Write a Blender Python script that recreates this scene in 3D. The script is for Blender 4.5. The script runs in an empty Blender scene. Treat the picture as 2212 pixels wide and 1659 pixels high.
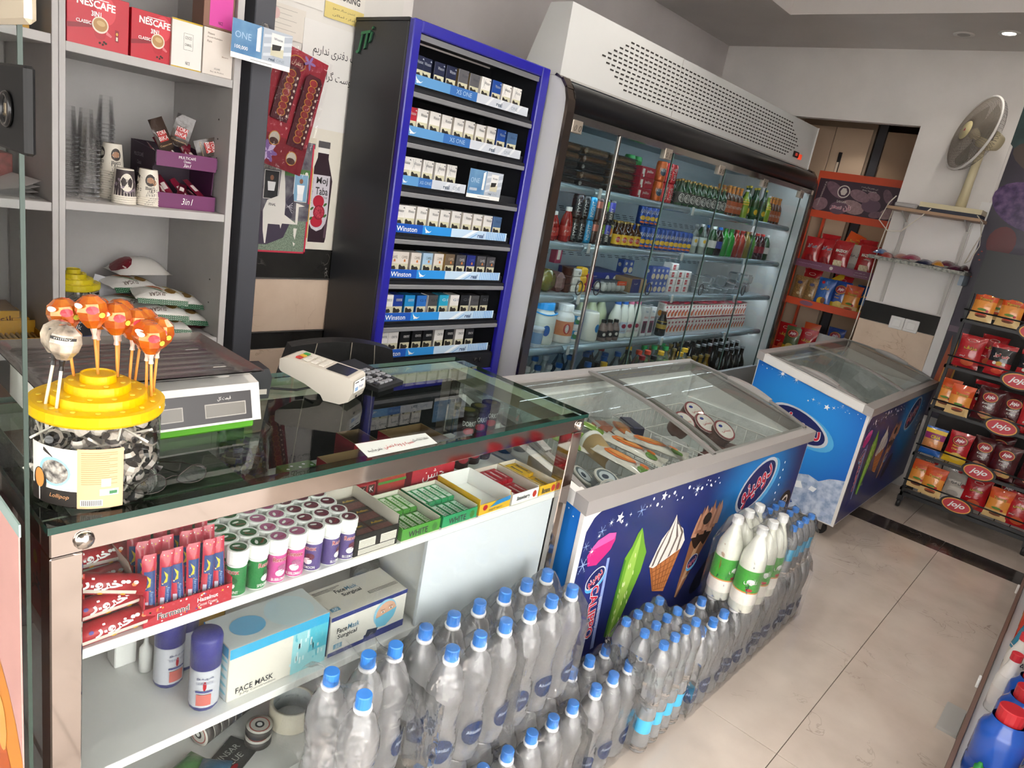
import bpy, bmesh, math, random
from math import sin, cos, pi, sqrt, radians, atan2, hypot
from mathutils import Vector, Matrix

random.seed(7)
SC = bpy.context.scene
COL = SC.collection

# ---------------------------------------------------------------- camera, sky, exposure
cam_d = bpy.data.cameras.new('camera')
cam_d.sensor_fit = 'HORIZONTAL'; cam_d.sensor_width = 36.0
cam_d.lens = 1520.627 / 2212 * 36.0
cam_d.clip_start = 0.02
cam = bpy.data.objects.new('camera', cam_d); COL.objects.link(cam)
_r = Vector((0.66327664, -0.72780611, 0.17424797)).normalized()
_f = Vector((0.74258703, 0.61115890, -0.27395127)).normalized()
_u = _r.cross(_f).normalized()
_r = _f.cross(_u).normalized()
cam.matrix_world = Matrix(((_r.x, _u.x, -_f.x, 0.0), (_r.y, _u.y, -_f.y, 0.0), (_r.z, _u.z, -_f.z, 1.6), (0, 0, 0, 1)))
SC.camera = cam

world = bpy.data.worlds.new('overcast_sky'); SC.world = world
world.use_nodes = True
_bg = world.node_tree.nodes['Background']
_bg.inputs['Color'].default_value = (1.0, 0.965, 0.93, 1)
_bg.inputs['Strength'].default_value = 5.9

SC.view_settings.view_transform = 'Standard'
SC.view_settings.look = 'None'
SC.view_settings.gamma = 1.0
SC.view_settings.use_curve_mapping = False
SC.view_settings.exposure = 0.0
try:
    SC.cycles.transparent_max_bounces = 40
    SC.cycles.max_bounces = 6
    SC.cycles.diffuse_bounces = 3
    SC.cycles.glossy_bounces = 3
    SC.cycles.use_denoising = True
    SC.cycles.use_adaptive_sampling = True
    SC.cycles.adaptive_threshold = 0.2
    SC.cycles.adaptive_min_samples = 10
    SC.cycles.caustics_reflective = False
    SC.cycles.caustics_refractive = False
    SC.cycles.sample_clamp_indirect = 6.0
except Exception:
    pass

# ---------------------------------------------------------------- materials
def lin(h):
    h = h.lstrip('#')
    o = []
    for i in (0, 2, 4):
        c = int(h[i:i+2], 16) / 255
        o.append(c/12.92 if c <= 0.04045 else ((c+0.055)/1.055)**2.4)
    return (o[0], o[1], o[2], 1.0)

_M = {}
def mat(h, rough=0.5, metal=0.0, noise=0.0, scale=30.0, bump=0.0, bscale=60.0, emit=0.0, coat=0.0, h2=None, sss=0.0):
    key = (h, rough, metal, noise, scale, bump, bscale, emit, coat, h2)
    if key in _M: return _M[key]
    m = bpy.data.materials.new('paint_' + h.lstrip('#')); m.use_nodes = True
    nt = m.node_tree; b = nt.nodes['Principled BSDF']
    b.inputs['Base Color'].default_value = lin(h)
    b.inputs['Roughness'].default_value = rough
    b.inputs['Metallic'].default_value = metal
    if coat: b.inputs['Coat Weight'].default_value = coat; b.inputs['Coat Roughness'].default_value = 0.08
    if emit:
        b.inputs['Emission Color'].default_value = lin(h); b.inputs['Emission Strength'].default_value = emit
    tc = None
    if noise or bump or h2:
        tc = nt.nodes.new('ShaderNodeTexCoord')
    if noise or h2:
        n = nt.nodes.new('ShaderNodeTexNoise'); n.inputs['Scale'].default_value = scale; n.inputs['Detail'].default_value = 5
        nt.links.new(tc.outputs['Object'], n.inputs['Vector'])
        mx = nt.nodes.new('ShaderNodeMix'); mx.data_type = 'RGBA'
        c = lin(h); d = lin(h2) if h2 else tuple(x*(1-noise) for x in c[:3])+(1,)
        mx.inputs[6].default_value = c; mx.inputs[7].default_value = d
        rp = nt.nodes.new('ShaderNodeMapRange'); rp.inputs[1].default_value = 0.35; rp.inputs[2].default_value = 0.68
        nt.links.new(n.outputs['Fac'], rp.inputs[0]); nt.links.new(rp.outputs[0], mx.inputs[0])
        nt.links.new(mx.outputs[2], b.inputs['Base Color'])
    if bump:
        n2 = nt.nodes.new('ShaderNodeTexNoise'); n2.inputs['Scale'].default_value = bscale; n2.inputs['Detail'].default_value = 3
        nt.links.new(tc.outputs['Object'], n2.inputs['Vector'])
        bp = nt.nodes.new('ShaderNodeBump'); bp.inputs['Strength'].default_value = bump; bp.inputs['Distance'].default_value = 0.01
        nt.links.new(n2.outputs['Fac'], bp.inputs['Height']); nt.links.new(bp.outputs['Normal'], b.inputs['Normal'])
    _M[key] = m
    return m

def clear(h='FFFFFF', alpha=0.1, rough=0.03, refl=1.0, bump=0.0, bscale=40.0, body='FFFFFF', edge=0.0):
    """thin clear sheet: transparent (tinted) with a fresnel gloss and a little milky body"""
    key = ('clear', h, alpha, rough, refl, bump, bscale, body, edge)
    if key in _M: return _M[key]
    m = bpy.data.materials.new('clear_' + h); m.use_nodes = True
    nt = m.node_tree; nt.nodes.clear()
    out = nt.nodes.new('ShaderNodeOutputMaterial')
    tr = nt.nodes.new('ShaderNodeBsdfTransparent'); tr.inputs['Color'].default_value = lin(h)
    df = nt.nodes.new('ShaderNodeBsdfDiffuse'); df.inputs['Color'].default_value = lin(body)
    tl = nt.nodes.new('ShaderNodeBsdfTranslucent'); tl.inputs['Color'].default_value = lin(body)
    ad = nt.nodes.new('ShaderNodeMixShader'); ad.inputs[0].default_value = 0.5
    nt.links.new(df.outputs[0], ad.inputs[1]); nt.links.new(tl.outputs[0], ad.inputs[2])
    gl = nt.nodes.new('ShaderNodeBsdfGlossy'); gl.inputs['Roughness'].default_value = rough
    mx = nt.nodes.new('ShaderNodeMixShader'); m2 = nt.nodes.new('ShaderNodeMixShader')
    nt.links.new(tr.outputs[0], mx.inputs[1]); nt.links.new(ad.outputs[0], mx.inputs[2])
    mx.inputs[0].default_value = alpha
    lw = nt.nodes.new('ShaderNodeLayerWeight'); lw.inputs['Blend'].default_value = 0.35
    if edge:
        mr0 = nt.nodes.new('ShaderNodeMath'); mr0.operation = 'MULTIPLY_ADD'
        nt.links.new(lw.outputs['Facing'], mr0.inputs[0]); mr0.inputs[1].default_value = edge; mr0.inputs[2].default_value = alpha
        mr0.use_clamp = True
        nt.links.new(mr0.outputs[0], mx.inputs[0])
    fr = nt.nodes.new('ShaderNodeFresnel'); fr.inputs['IOR'].default_value = 1.5
    mr = nt.nodes.new('ShaderNodeMath'); mr.operation = 'MULTIPLY'; mr.use_clamp = True
    nt.links.new(fr.outputs[0], mr.inputs[0]); mr.inputs[1].default_value = refl
    nt.links.new(mr.outputs[0], m2.inputs[0])
    nt.links.new(mx.outputs[0], m2.inputs[1]); nt.links.new(gl.outputs[0], m2.inputs[2])
    nt.links.new(m2.outputs[0], out.inputs[0])
    if bump:
        tc = nt.nodes.new('ShaderNodeTexCoord'); n2 = nt.nodes.new('ShaderNodeTexNoise'); n2.inputs['Scale'].default_value = bscale
        n2.inputs['Detail'].default_value = 2
        nt.links.new(tc.outputs['Object'], n2.inputs['Vector'])
        bp = nt.nodes.new('ShaderNodeBump'); bp.inputs['Strength'].default_value = bump; bp.inputs['Distance'].default_value = 0.02
        nt.links.new(n2.outputs['Fac'], bp.inputs['Height'])
        for nd in (gl, df, fr): nt.links.new(bp.outputs['Normal'], nd.inputs['Normal'])
    _M[key] = m
    return m

def foil(h, rough=0.28, bump=0.35, bscale=45.0):
    return mat(h, rough, 0.0, 0, 30, bump, bscale, coat=0.7)

# ---------------------------------------------------------------- lettering
_J = {}
def _arab():
    two = {'ا': 0xFE8D, 'د': 0xFEA9, 'ذ': 0xFEAB, 'ر': 0xFEAD, 'ز': 0xFEAF, 'ژ': 0xFB8A, 'و': 0xFEED}
    four = {'ب': 0xFE8F, 'پ': 0xFB56, 'ت': 0xFE95, 'ث': 0xFE99, 'ج': 0xFE9D, 'چ': 0xFB7A, 'ح': 0xFEA1, 'خ': 0xFEA5, 'س': 0xFEB1, 'ش': 0xFEB5,
            'ص': 0xFEB9, 'ض': 0xFEBD, 'ط': 0xFEC1, 'ظ': 0xFEC5, 'ع': 0xFEC9, 'غ': 0xFECD, 'ف': 0xFED1, 'ق': 0xFED5, 'ک': 0xFB8E, 'گ': 0xFB92,
            'ل': 0xFEDD, 'م': 0xFEE1, 'ن': 0xFEE5, 'ه': 0xFEE9, 'ی': 0xFBFC}
    for k, v in two.items(): _J[k] = (v, v+1, None, None)
    for k, v in four.items(): _J[k] = (v, v+1, v+2, v+3)
_arab()
def fa(s):
    out = []
    for i, c in enumerate(s):
        if c not in _J: out.append(c); continue
        f = _J[c]
        prev = i > 0 and s[i-1] in _J and _J[s[i-1]][2] is not None
        nxt = i+1 < len(s) and s[i+1] in _J and f[2] is not None
        k = 3 if prev and nxt else 1 if prev else 2 if nxt else 0
        out.append(chr(f[k]))
    return ''.join(reversed(out))

_T = {}
def glyphs(s, bold=0.0, shear=0.0):
    key = (s, bold, shear)
    if key in _T: return _T[key]
    body = fa(s) if any(c in _J for c in s) else s
    cu = bpy.data.curves.new('lettering', 'FONT'); cu.body = body; cu.resolution_u = 2; cu.offset = bold; cu.shear = shear
    o = bpy.data.objects.new('lettering', cu)
    me = o.to_mesh()
    vs = [(v.co.x, v.co.y) for v in me.vertices]
    fs = [tuple(p.vertices) for p in me.polygons]
    o.to_mesh_clear(); bpy.data.objects.remove(o); bpy.data.curves.remove(cu)
    if not vs: vs = [(0, 0), (1, 0), (0, 1)]; fs = [(0, 1, 2)]
    x0 = min(v[0] for v in vs); x1 = max(v[0] for v in vs); y0 = min(v[1] for v in vs); y1 = max(v[1] for v in vs)
    r = (vs, fs, x0, x1, y0, y1); _T[key] = r
    return r

# ---------------------------------------------------------------- surfaces to print on: S(u, v, d) -> point
def flat(o, u, v):
    """plane through o with unit directions u, v; d goes along u x v"""
    o, u, v = Vector(o), Vector(u).normalized(), Vector(v).normalized(); n = u.cross(v)
    return lambda a, b, d: o + u*a + v*b + n*d
def cyl(r, a0=0.0, z0=0.0, c=(0, 0)):
    """round a standing cylinder; u runs along the circumference to the right as seen from outside at angle a0"""
    return lambda a, b, d: Vector((c[0] + (r+d)*cos(a0 + a/r), c[1] + (r+d)*sin(a0 + a/r), z0 + b))

# ---------------------------------------------------------------- mesh builder
class MB:
    def __init__(s): s.v = []; s.f = []; s.m = []; s.ms = []; s.sm = []
    def mi(s, m):
        if m not in s.ms: s.ms.append(m)
        return s.ms.index(m)
    def add(s, vs, fs, m, M=None, smooth=False):
        b = len(s.v)
        if M is None: s.v.extend(tuple(v) for v in vs)
        else: s.v.extend(tuple(M @ Vector(v)) for v in vs)
        single = not isinstance(m, (list, tuple))
        k = s.mi(m) if single else None
        for i, f in enumerate(fs):
            s.f.append(tuple(b+j for j in f)); s.m.append(k if single else s.mi(m[i])); s.sm.append(smooth)
        return s
    def box(s, a, b, m, M=None, bev=0.0):
        x0, y0, z0 = a; x1, y1, z1 = b
        if x0 > x1: x0, x1 = x1, x0
        if y0 > y1: y0, y1 = y1, y0
        if z0 > z1: z0, z1 = z1, z0
        if not bev:
            vs = [(x0,y0,z0),(x1,y0,z0),(x1,y1,z0),(x0,y1,z0),(x0,y0,z1),(x1,y0,z1),(x1,y1,z1),(x0,y1,z1)]
            fs = [(0,3,2,1),(4,5,6,7),(0,1,5,4),(1,2,6,5),(2,3,7,6),(3,0,4,7)]  # bottom top -y +x +y -x
            return s.add(vs, fs, m, M)
        e = min(bev, (x1-x0)*.49, (y1-y0)*.49, (z1-z0)*.49)
        vs = []; idx = {}
        for ix, (xx, sx) in enumerate(((x0, 1), (x1, -1))):
            for iy, (yy, sy) in enumerate(((y0, 1), (y1, -1))):
                for iz, (zz, sz) in enumerate(((z0, 1), (z1, -1))):
                    idx[ix, iy, iz, 0] = len(vs); vs.append((xx, yy+sy*e, zz+sz*e))
                    idx[ix, iy, iz, 1] = len(vs); vs.append((xx+sx*e, yy, zz+sz*e))
                    idx[ix, iy, iz, 2] = len(vs); vs.append((xx+sx*e, yy+sy*e, zz))
        g = lambda *k: idx[k]
        fs = [(g(0,0,0,2),g(0,1,0,2),g(1,1,0,2),g(1,0,0,2)), (g(0,0,1,2),g(1,0,1,2),g(1,1,1,2),g(0,1,1,2)),
              (g(0,0,0,1),g(1,0,0,1),g(1,0,1,1),g(0,0,1,1)), (g(1,0,0,0),g(1,1,0,0),g(1,1,1,0),g(1,0,1,0)),
              (g(1,1,0,1),g(0,1,0,1),g(0,1,1,1),g(1,1,1,1)), (g(0,1,0,0),g(0,0,0,0),g(0,0,1,0),g(0,1,1,0))]
        mm = list(m) if isinstance(m, (list, tuple)) else [m]*6
        ex = []
        for a_ in (0, 1):
            for b_ in (0, 1):
                ex += [(g(0,a_,b_,1),g(1,a_,b_,1),g(1,a_,b_,2),g(0,a_,b_,2)), (g(a_,0,b_,0),g(a_,1,b_,0),g(a_,1,b_,2),g(a_,0,b_,2)), (g(a_,b_,0,0),g(a_,b_,1,0),g(a_,b_,1,1),g(a_,b_,0,1))]
        for k in [(a_, b_, c_) for a_ in (0,1) for b_ in (0,1) for c_ in (0,1)]:
            ex.append((idx[k+(0,)], idx[k+(1,)], idx[k+(2,)]))
        return s.add(vs, fs+ex, mm+[mm[2]]*len(ex), M)
    def lathe(s, prof, m, seg=16, M=None, smooth=True, a0=0.0, a1=2*pi, cap0=True, cap1=True):
        """prof: [(r, z)], m: one material or one per ring of faces"""
        full = abs(a1-a0) > 6.28
        n = seg if full else seg+1
        vs = [(r*cos(a0+(a1-a0)*i/seg), r*sin(a0+(a1-a0)*i/seg), z) for r, z in prof for i in range(n)]
        fs = []; mm = []
        for j in range(len(prof)-1):
            for i in range(seg):
                k = (i+1) % n
                fs.append((j*n+i, j*n+k, (j+1)*n+k, (j+1)*n+i)); mm.append(m[j] if isinstance(m, (list, tuple)) else m)
        if full and cap0 and prof[0][0] > 1e-5: fs.append(tuple(reversed(range(n)))); mm.append(mm[0])
        if full and cap1 and prof[-1][0] > 1e-5: fs.append(tuple((len(prof)-1)*n+i for i in range(n))); mm.append(mm[-1])
        b = len(s.f)
        s.add(vs, fs, mm, M, smooth)
        for i in range(b, len(s.f)):
            if len(s.f[i]) > 4: s.sm[i] = False
        return s
    def prism(s, poly, d0, d1, m, S, mside=None):
        """poly [(u,v)] on surface S extruded from depth d0 to d1"""
        n = len(poly)
        vs = [S(u, v, d0) for u, v in poly] + [S(u, v, d1) for u, v in poly]
        fs = [tuple(reversed(range(n))), tuple(range(n, 2*n))] + [(i, (i+1) % n, n+(i+1) % n, n+i) for i in range(n)]
        return s.add(vs, fs, [m, m] + [mside or m]*n)
    def tube(s, pts, r, m, seg=6, closed=False, M=None):
        pts = [Vector(p) for p in pts]; n = len(pts)
        vs = []; fs = []
        up = Vector((0.13, 0.21, 1)).normalized()
        for i, p in enumerate(pts):
            a = pts[i-1] if (i or closed) else p; b = pts[(i+1) % n] if (i < n-1 or closed) else p
            t = (b-a)
            t = t.normalized() if t.length > 1e-9 else Vector((0, 0, 1))
            x = t.cross(up)
            if x.length < 1e-3: x = t.cross(Vector((1, 0, 0)))
            x.normalize(); y = t.cross(x)
            rr = r[i] if isinstance(r, (list, tuple)) else r
            for k in range(seg):
                q = 2*pi*k/seg
                vs.append(p + x*(rr*cos(q)) + y*(rr*sin(q)))
        for i in range(n if closed else n-1):
            j = (i+1) % n
            for k in range(seg):
                l = (k+1) % seg
                fs.append((i*seg+k, i*seg+l, j*seg+l, j*seg+k))
        if not closed:
            fs.append(tuple(reversed(range(seg)))); fs.append(tuple((n-1)*seg+k for k in range(seg)))
        return s.add(vs, fs, m, M, True)
    def grid(s, fn, nu, nv, m, smooth=True, M=None):
        vs = [fn(i/nu, j/nv) for j in range(nv+1) for i in range(nu+1)]
        fs = [(j*(nu+1)+i, j*(nu+1)+i+1, (j+1)*(nu+1)+i+1, (j+1)*(nu+1)+i) for j in range(nv) for i in range(nu)]
        return s.add(vs, fs, m, M, smooth)
    # flat print
    def rect(s, S, u0, v0, u1, v1, m, d=0.0004, n=1, nv=1):
        return s.grid(lambda a, b: S(u0+(u1-u0)*a, v0+(v1-v0)*b, d), n, nv, m, n > 1)
    def poly(s, S, pts, m, d=0.0004):
        return s.add([S(u, v, d) for u, v in pts], [tuple(range(len(pts)))], m)
    def ell(s, S, cu, cv, ru, rv, m, d=0.0004, seg=16, rings=1, tilt=0.0, a0=0.0, a1=2*pi):
        vs = [S(cu, cv, d)]; fs = []
        ct, st = cos(tilt), sin(tilt)
        full = abs(a1-a0) > 6.28; n = seg if full else seg+1
        for k in range(1, rings+1):
            for i in range(n):
                q = a0+(a1-a0)*i/seg; x = ru*cos(q)*k/rings; y = rv*sin(q)*k/rings
                vs.append(S(cu+x*ct-y*st, cv+x*st+y*ct, d))
        for i in range(seg):
            fs.append((0, 1+i, 1+(i+1) % n))
            for k in range(1, rings):
                fs.append((1+(k-1)*n+i, 1+k*n+i, 1+k*n+(i+1) % n, 1+(k-1)*n+(i+1) % n))
        return s.add(vs, fs, m)
    def star(s, S, cu, cv, r, m, d=0.0004, pts=5, inner=0.4, rot=0.3):
        p = [(cu + (r if k % 2 == 0 else r*inner)*sin(rot+pi*k/pts), cv + (r if k % 2 == 0 else r*inner)*cos(rot+pi*k/pts)) for k in range(2*pts)]
        vs = [S(cu, cv, d)] + [S(u, v, d) for u, v in p]
        return s.add(vs, [(0, 1+(k+1) % (2*pts), 1+k) for k in range(2*pts)], m)
    def txt(s, S, t, cu, cv, h, m, d=0.0006, w=None, bold=0.0, shear=0.0, rot=0.0, deep=0.0):
        vs, fs, x0, x1, y0, y1 = glyphs(t, bold, shear)
        k = h/max(1e-6, (y1-y0)); kx = k
        if w: kx = w/max(1e-6, (x1-x0))
        cx, cy = (x0+x1)/2, (y0+y1)/2; cr, sr = cos(rot), sin(rot)
        pp = []
        for x, y in vs:
            a, b = (x-cx)*kx, (y-cy)*k
            pp.append((cu + a*cr - b*sr, cv + a*sr + b*cr))
        s.add([S(a, b, d) for a, b in pp], fs, m)
        return s
    def build(s, name, parent=None, loc=None, rz=0.0, rot=None, shade=True):
        o = bpy.data.objects.new(name, s.mesh(name)); COL.objects.link(o)
        if parent is not None: o.parent = parent
        if loc is not None: o.location = loc
        if rot is not None: o.rotation_euler = rot
        elif rz: o.rotation_euler = (0, 0, rz)
        return o
    def mesh(s, name):
        me = bpy.data.meshes.new(name)
        me.from_pydata(s.v, [], s.f)
        for m in s.ms: me.materials.append(m)
        me.polygons.foreach_set('material_index', s.m)
        me.polygons.foreach_set('use_smooth', s.sm)
        me.update()
        return me

def tag(o, label, cat, group=None, kind=None):
    o['label'] = label; o['category'] = cat
    if group: o['group'] = group
    if kind: o['kind'] = kind
    return o
def structure(o, label=None):
    o['kind'] = 'structure'
    if label: o['label'] = label
    return o
def thing(name, label, cat, loc=(0, 0, 0), rz=0.0, group=None, rot=None):
    o = bpy.data.objects.new(name, None); COL.objects.link(o)
    o.empty_display_size = 0.02
    o.location = loc; o.rotation_euler = rot if rot is not None else (0, 0, rz)
    return tag(o, label, cat, group)
def copy_tree(o, parent=None):
    c = o.copy(); COL.objects.link(c); c.parent = parent
    for ch in o.children: copy_tree(ch, c)
    return c
def dup(o, label, loc, rz=None, rot=None, group=None, scale=None):
    c = copy_tree(o)
    c.location = loc
    if rot is not None: c.rotation_euler = rot
    elif rz is not None: c.rotation_euler = (0, 0, rz)
    if scale is not None: c.scale = scale if isinstance(scale, (tuple, list)) else (scale,)*3
    c['label'] = label
    if group: c['group'] = group
    return c
class Kind:
    """first placement uses the prototype itself, later ones copies of it with all parts"""
    def __init__(s, proto, group=None): s.p = proto; s.used = False; s.group = group
    def put(s, label, loc, rz=0.0, rot=None, scale=None, group=None):
        g = group or s.group
        if not s.used:
            s.used = True; o = s.p
            o.location = loc; o.rotation_euler = rot if rot is not None else (0, 0, rz)
            if scale is not None: o.scale = scale if isinstance(scale, (tuple, list)) else (scale,)*3
            o['label'] = label
            if g: o['group'] = g
            return o
        return dup(s.p, label, loc, rz, rot, g, scale)
ORD = ['first', 'second', 'third', 'fourth', 'fifth', 'sixth', 'seventh', 'eighth', 'ninth', 'tenth', 'eleventh', 'twelfth', 'thirteenth', 'fourteenth', 'fifteenth', 'sixteenth', 'seventeenth', 'eighteenth', 'nineteenth', 'twentieth', 'twenty-first', 'twenty-second', 'twenty-third', 'twenty-fourth', 'twenty-fifth', 'twenty-sixth', 'twenty-seventh', 'twenty-eighth', 'twenty-ninth', 'thirtieth']
def nth(i, n=None):
    if n is not None and n > 1 and i == 0: return 'leftmost'
    if n is not None and n > 1 and i == n-1: return 'rightmost'
    return ORD[i]

WHITE = mat('E9E7E4', 0.45); PAPER = mat('EDEAE4', 0.6); BLACK = mat('141416', 0.45); CHROME = mat('C9C4BF', 0.12, 1.0)
STEEL = mat('9A9792', 0.3, 0.9); DGREY = mat('2B2D33', 0.5); GREYM = mat('8E9094', 0.45)
# ================================================================ the room
def part(mb, name, root, label=None, kind=None):
    """mesh built in world coordinates, hung under a root that stands at its own place"""
    o = mb.build(name, root)
    o.matrix_parent_inverse = Matrix.Identity(4)
    o.location = -root.location if root.rotation_euler.z == 0 else (0, 0, 0)
    if label: o['label'] = label
    if kind: o['kind'] = kind
    return o

PLASTER = mat('E4DFDB', 0.85, noise=0.10, scale=3.0, bump=0.05, bscale=90)
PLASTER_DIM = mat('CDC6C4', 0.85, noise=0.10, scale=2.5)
CEIL = mat('D8D2CE', 0.9, noise=0.06, scale=3)

def marble(name, c1, c2, vein, scale, rough=0.22, width=0.02):
    m = bpy.data.materials.new(name); m.use_nodes = True
    nt = m.node_tree; b = nt.nodes['Principled BSDF']; b.inputs['Roughness'].default_value = rough
    tc = nt.nodes.new('ShaderNodeTexCoord')
    n = nt.nodes.new('ShaderNodeTexNoise'); n.inputs['Scale'].default_value = scale; n.inputs['Detail'].default_value = 8
    nt.links.new(tc.outputs['Object'], n.inputs['Vector'])
    r = nt.nodes.new('ShaderNodeValToRGB'); r.color_ramp.elements[0].color = lin(c1); r.color_ramp.elements[1].color = lin(c2)
    r.color_ramp.elements[0].position = 0.35; r.color_ramp.elements[1].position = 0.7
    nt.links.new(n.outputs['Fac'], r.inputs[0])
    n2 = nt.nodes.new('ShaderNodeTexNoise'); n2.inputs['Scale'].default_value = scale*0.9; n2.inputs['Detail'].default_value = 4
    n2.inputs['Distortion'].default_value = 1.2
    nt.links.new(tc.outputs['Object'], n2.inputs['Vector'])
    s1 = nt.nodes.new('ShaderNodeMath'); s1.operation = 'SUBTRACT'; s1.inputs[1].default_value = 0.5
    s2 = nt.nodes.new('ShaderNodeMath'); s2.operation = 'ABSOLUTE'
    s3 = nt.nodes.new('ShaderNodeMapRange'); s3.inputs[1].default_value = 0.0; s3.inputs[2].default_value = width; s3.inputs[3].default_value = 1; s3.inputs[4].default_value = 0
    nt.links.new(n2.outputs['Fac'], s1.inputs[0]); nt.links.new(s1.outputs[0], s2.inputs[0]); nt.links.new(s2.outputs[0], s3.inputs[0])
    n3 = nt.nodes.new('ShaderNodeTexNoise'); n3.inputs['Scale'].default_value = scale*0.5
    nt.links.new(tc.outputs['Object'], n3.inputs['Vector'])
    s4 = nt.nodes.new('ShaderNodeMapRange'); s4.inputs[1].default_value = 0.5; s4.inputs[2].default_value = 0.7
    nt.links.new(n3.outputs['Fac'], s4.inputs[0])
    s5 = nt.nodes.new('ShaderNodeMath'); s5.operation = 'MULTIPLY'
    nt.links.new(s3.outputs[0], s5.inputs[0]); nt.links.new(s4.outputs[0], s5.inputs[1])
    mx = nt.nodes.new('ShaderNodeMix'); mx.data_type = 'RGBA'; mx.inputs[7].default_value = lin(vein)
    nt.links.new(s5.outputs[0], mx.inputs[0]); nt.links.new(r.outputs[0], mx.inputs[6]); nt.links.new(mx.outputs[2], b.inputs['Base Color'])
    return m
FLOOR_STONE = marble('floor_stone', 'CBBFB3', 'BBAEA2', '94867A', 4.5, 0.16, 0.008)
FLOOR_DARK = marble('dark_strip_stone', '3A3230', '2B2624', '8D847E', 6, 0.14, 0.012)
CREAM_TILE = marble('cream_marble', 'D9C3AE', 'CDB59F', 'B0937A', 6, 0.3, 0.012)
BLACK_TILE = marble('black_marble', '2A2927', '1F1E1D', 'B9B4AE', 7, 0.22, 0.012)

# floor: slabs of 0.81 m with a dark strip near the back
fl = MB(); fl.box((-3.2, -2.6, -0.06), (8.2, 3.3, -0.004), mat('5A5148', 0.8))
floor = structure(fl.build('floor'))
xs = [-0.29, 0.52, 1.33, 2.14, 2.954, 3.76, 4.567, 4.78, 5.59, 6.4]
ys = [-1.225, -0.415, 0.395, 1.205, 2.015, 2.825]
for i in range(len(xs)-1):
    for j in range(len(ys)-1):
        dark = i == 6
        sh = 0.24 if i > 6 else 0.0
        t = MB(); t.box((xs[i]+.0012, ys[j]+sh+.0012, -0.02), (xs[i+1]-.0012, ys[j+1]+sh-.0012, 0.0), FLOOR_DARK if dark else FLOOR_STONE, bev=0.0008)
        t.build('floor_slab', floor)
pv = MB(); pv.box((-9, -9, -0.12), (-0.3, 9, -0.062), mat('8C8781', 0.9, noise=.2, scale=8))
structure(pv.build('pavement'), 'grey pavement outside the shop door')

# ceiling with a raised tray
cl = MB()
zc = 2.91
cl.box((0.25, 2.19, zc), (5.62, 3.05, zc+.05), CEIL); cl.box((4.74, -1.25, zc), (5.62, 2.19, zc+.05), CEIL)
cl.box((0.25, -1.25, zc), (0.6, 2.19, zc+.05), CEIL)
cl.box((0.6, 2.19, zc+.05), (4.74, 2.23, zc+.3), CEIL); cl.box((4.74, -1.25, zc+.05), (4.78, 2.23, zc+.3), CEIL)
cl.box((0.56, -1.25, zc+.05), (0.6, 2.23, zc+.3), CEIL)
cl.box((0.5, -1.25, zc+.3), (4.8, 2.3, zc+.34), CEIL)
structure(cl.build('ceiling'), 'white plaster ceiling with a raised tray in the middle')

wl = MB()
wl.box((1.158, 2.56, 0), (2.04, 2.60, 0.76), PLASTER); wl.box((1.158, 2.568, 0.76), (2.04, 2.60, zc), PLASTER)
wl.box((2.0, 2.6, 0), (2.04, 3.05, zc), PLASTER)
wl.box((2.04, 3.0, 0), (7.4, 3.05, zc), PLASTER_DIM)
wl.box((0.2, 2.70, 0), (1.16, 2.75, zc), PLASTER)
wall_left = structure(wl.build('wall_left'), 'white plaster wall behind the shelves, cabinet and cooler')
def tile(root, a, b, m, name='wall_tile'):
    t = MB(); t.box(a, b, m, bev=0.0015); return t.build(name, root)
tile(wall_left, (1.392, 2.556, 0.84), (2.0, 2.5675, 1.060), CREAM_TILE)
tile(wall_left, (1.392, 2.556, 1.0625), (2.0, 2.5675, 1.185), BLACK_TILE)
tile(wall_left, (1.392, 2.556, 0.767), (2.0, 2.5675, 0.8375), BLACK_TILE)
tile(wall_left, (1.392, 2.548, 0.40), (2.0, 2.5595, 0.7645), CREAM_TILE)
tr = MB(); tr.box((1.392, 2.551, 1.0585), (2.0, 2.556, 1.064), STEEL); tr.box((1.392, 2.551, 0.836), (2.0, 2.556, 0.8405), STEEL)
tr.build('metal_tile_trim', wall_left)

wb = MB()
wb.box((5.55, 1.445, 2.43), (5.62, 3.05, zc), PLASTER)
wb.box((5.55, 0.90, 0), (5.90, 1.445, zc), PLASTER)
wb.box((5.55, 2.42, 0), (5.62, 3.05, 2.43), PLASTER)
wb.box((5.56, -1.25, 0), (5.90, 0.90, zc), PLASTER)
wb.box((5.545, 0.885, 0.7), (5.56, 0.945, 2.0), mat('E6E4E2', 0.35))
wall_back = structure(wb.build('wall_back'), 'white back wall with an open passage')
tile(wall_back, (5.540, 0.947, 1.094), (5.5495, 1.447, 1.226), BLACK_TILE)
tile(wall_back, (5.540, 0.947, 0.55), (5.5495, 1.447, 1.0915), CREAM_TILE)
pn = MB(); pn.box((5.542, 0.95, 1.235), (5.5495, 1.345, 1.86), mat('E8E4E1', 0.5)); pn.build('white_wall_panel', wall_back)
# passage behind the opening
pw_ = MB()
pw_.box((5.62, 2.6, 0), (7.4, 2.64, zc), mat('C2AC98', 0.8)); pw_.box((7.2, 0.9, 0), (7.24, 2.64, zc), mat('A08A76', 0.8))
pw_.box((5.9, 0.9, 0), (7.24, 0.94, zc), mat('A08A76', 0.8)); pw_.box((5.6, 0.9, 2.6), (7.24, 2.64, 2.64), mat('B7A898', 0.9))
structure(pw_.build('wall_passage'), 'brown panelled walls of the passage behind the opening')
wr = MB(); wr.box((1.95, -1.25, 0), (5.62, -1.2, zc), PLASTER)
structure(wr.build('wall_right'))
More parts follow.
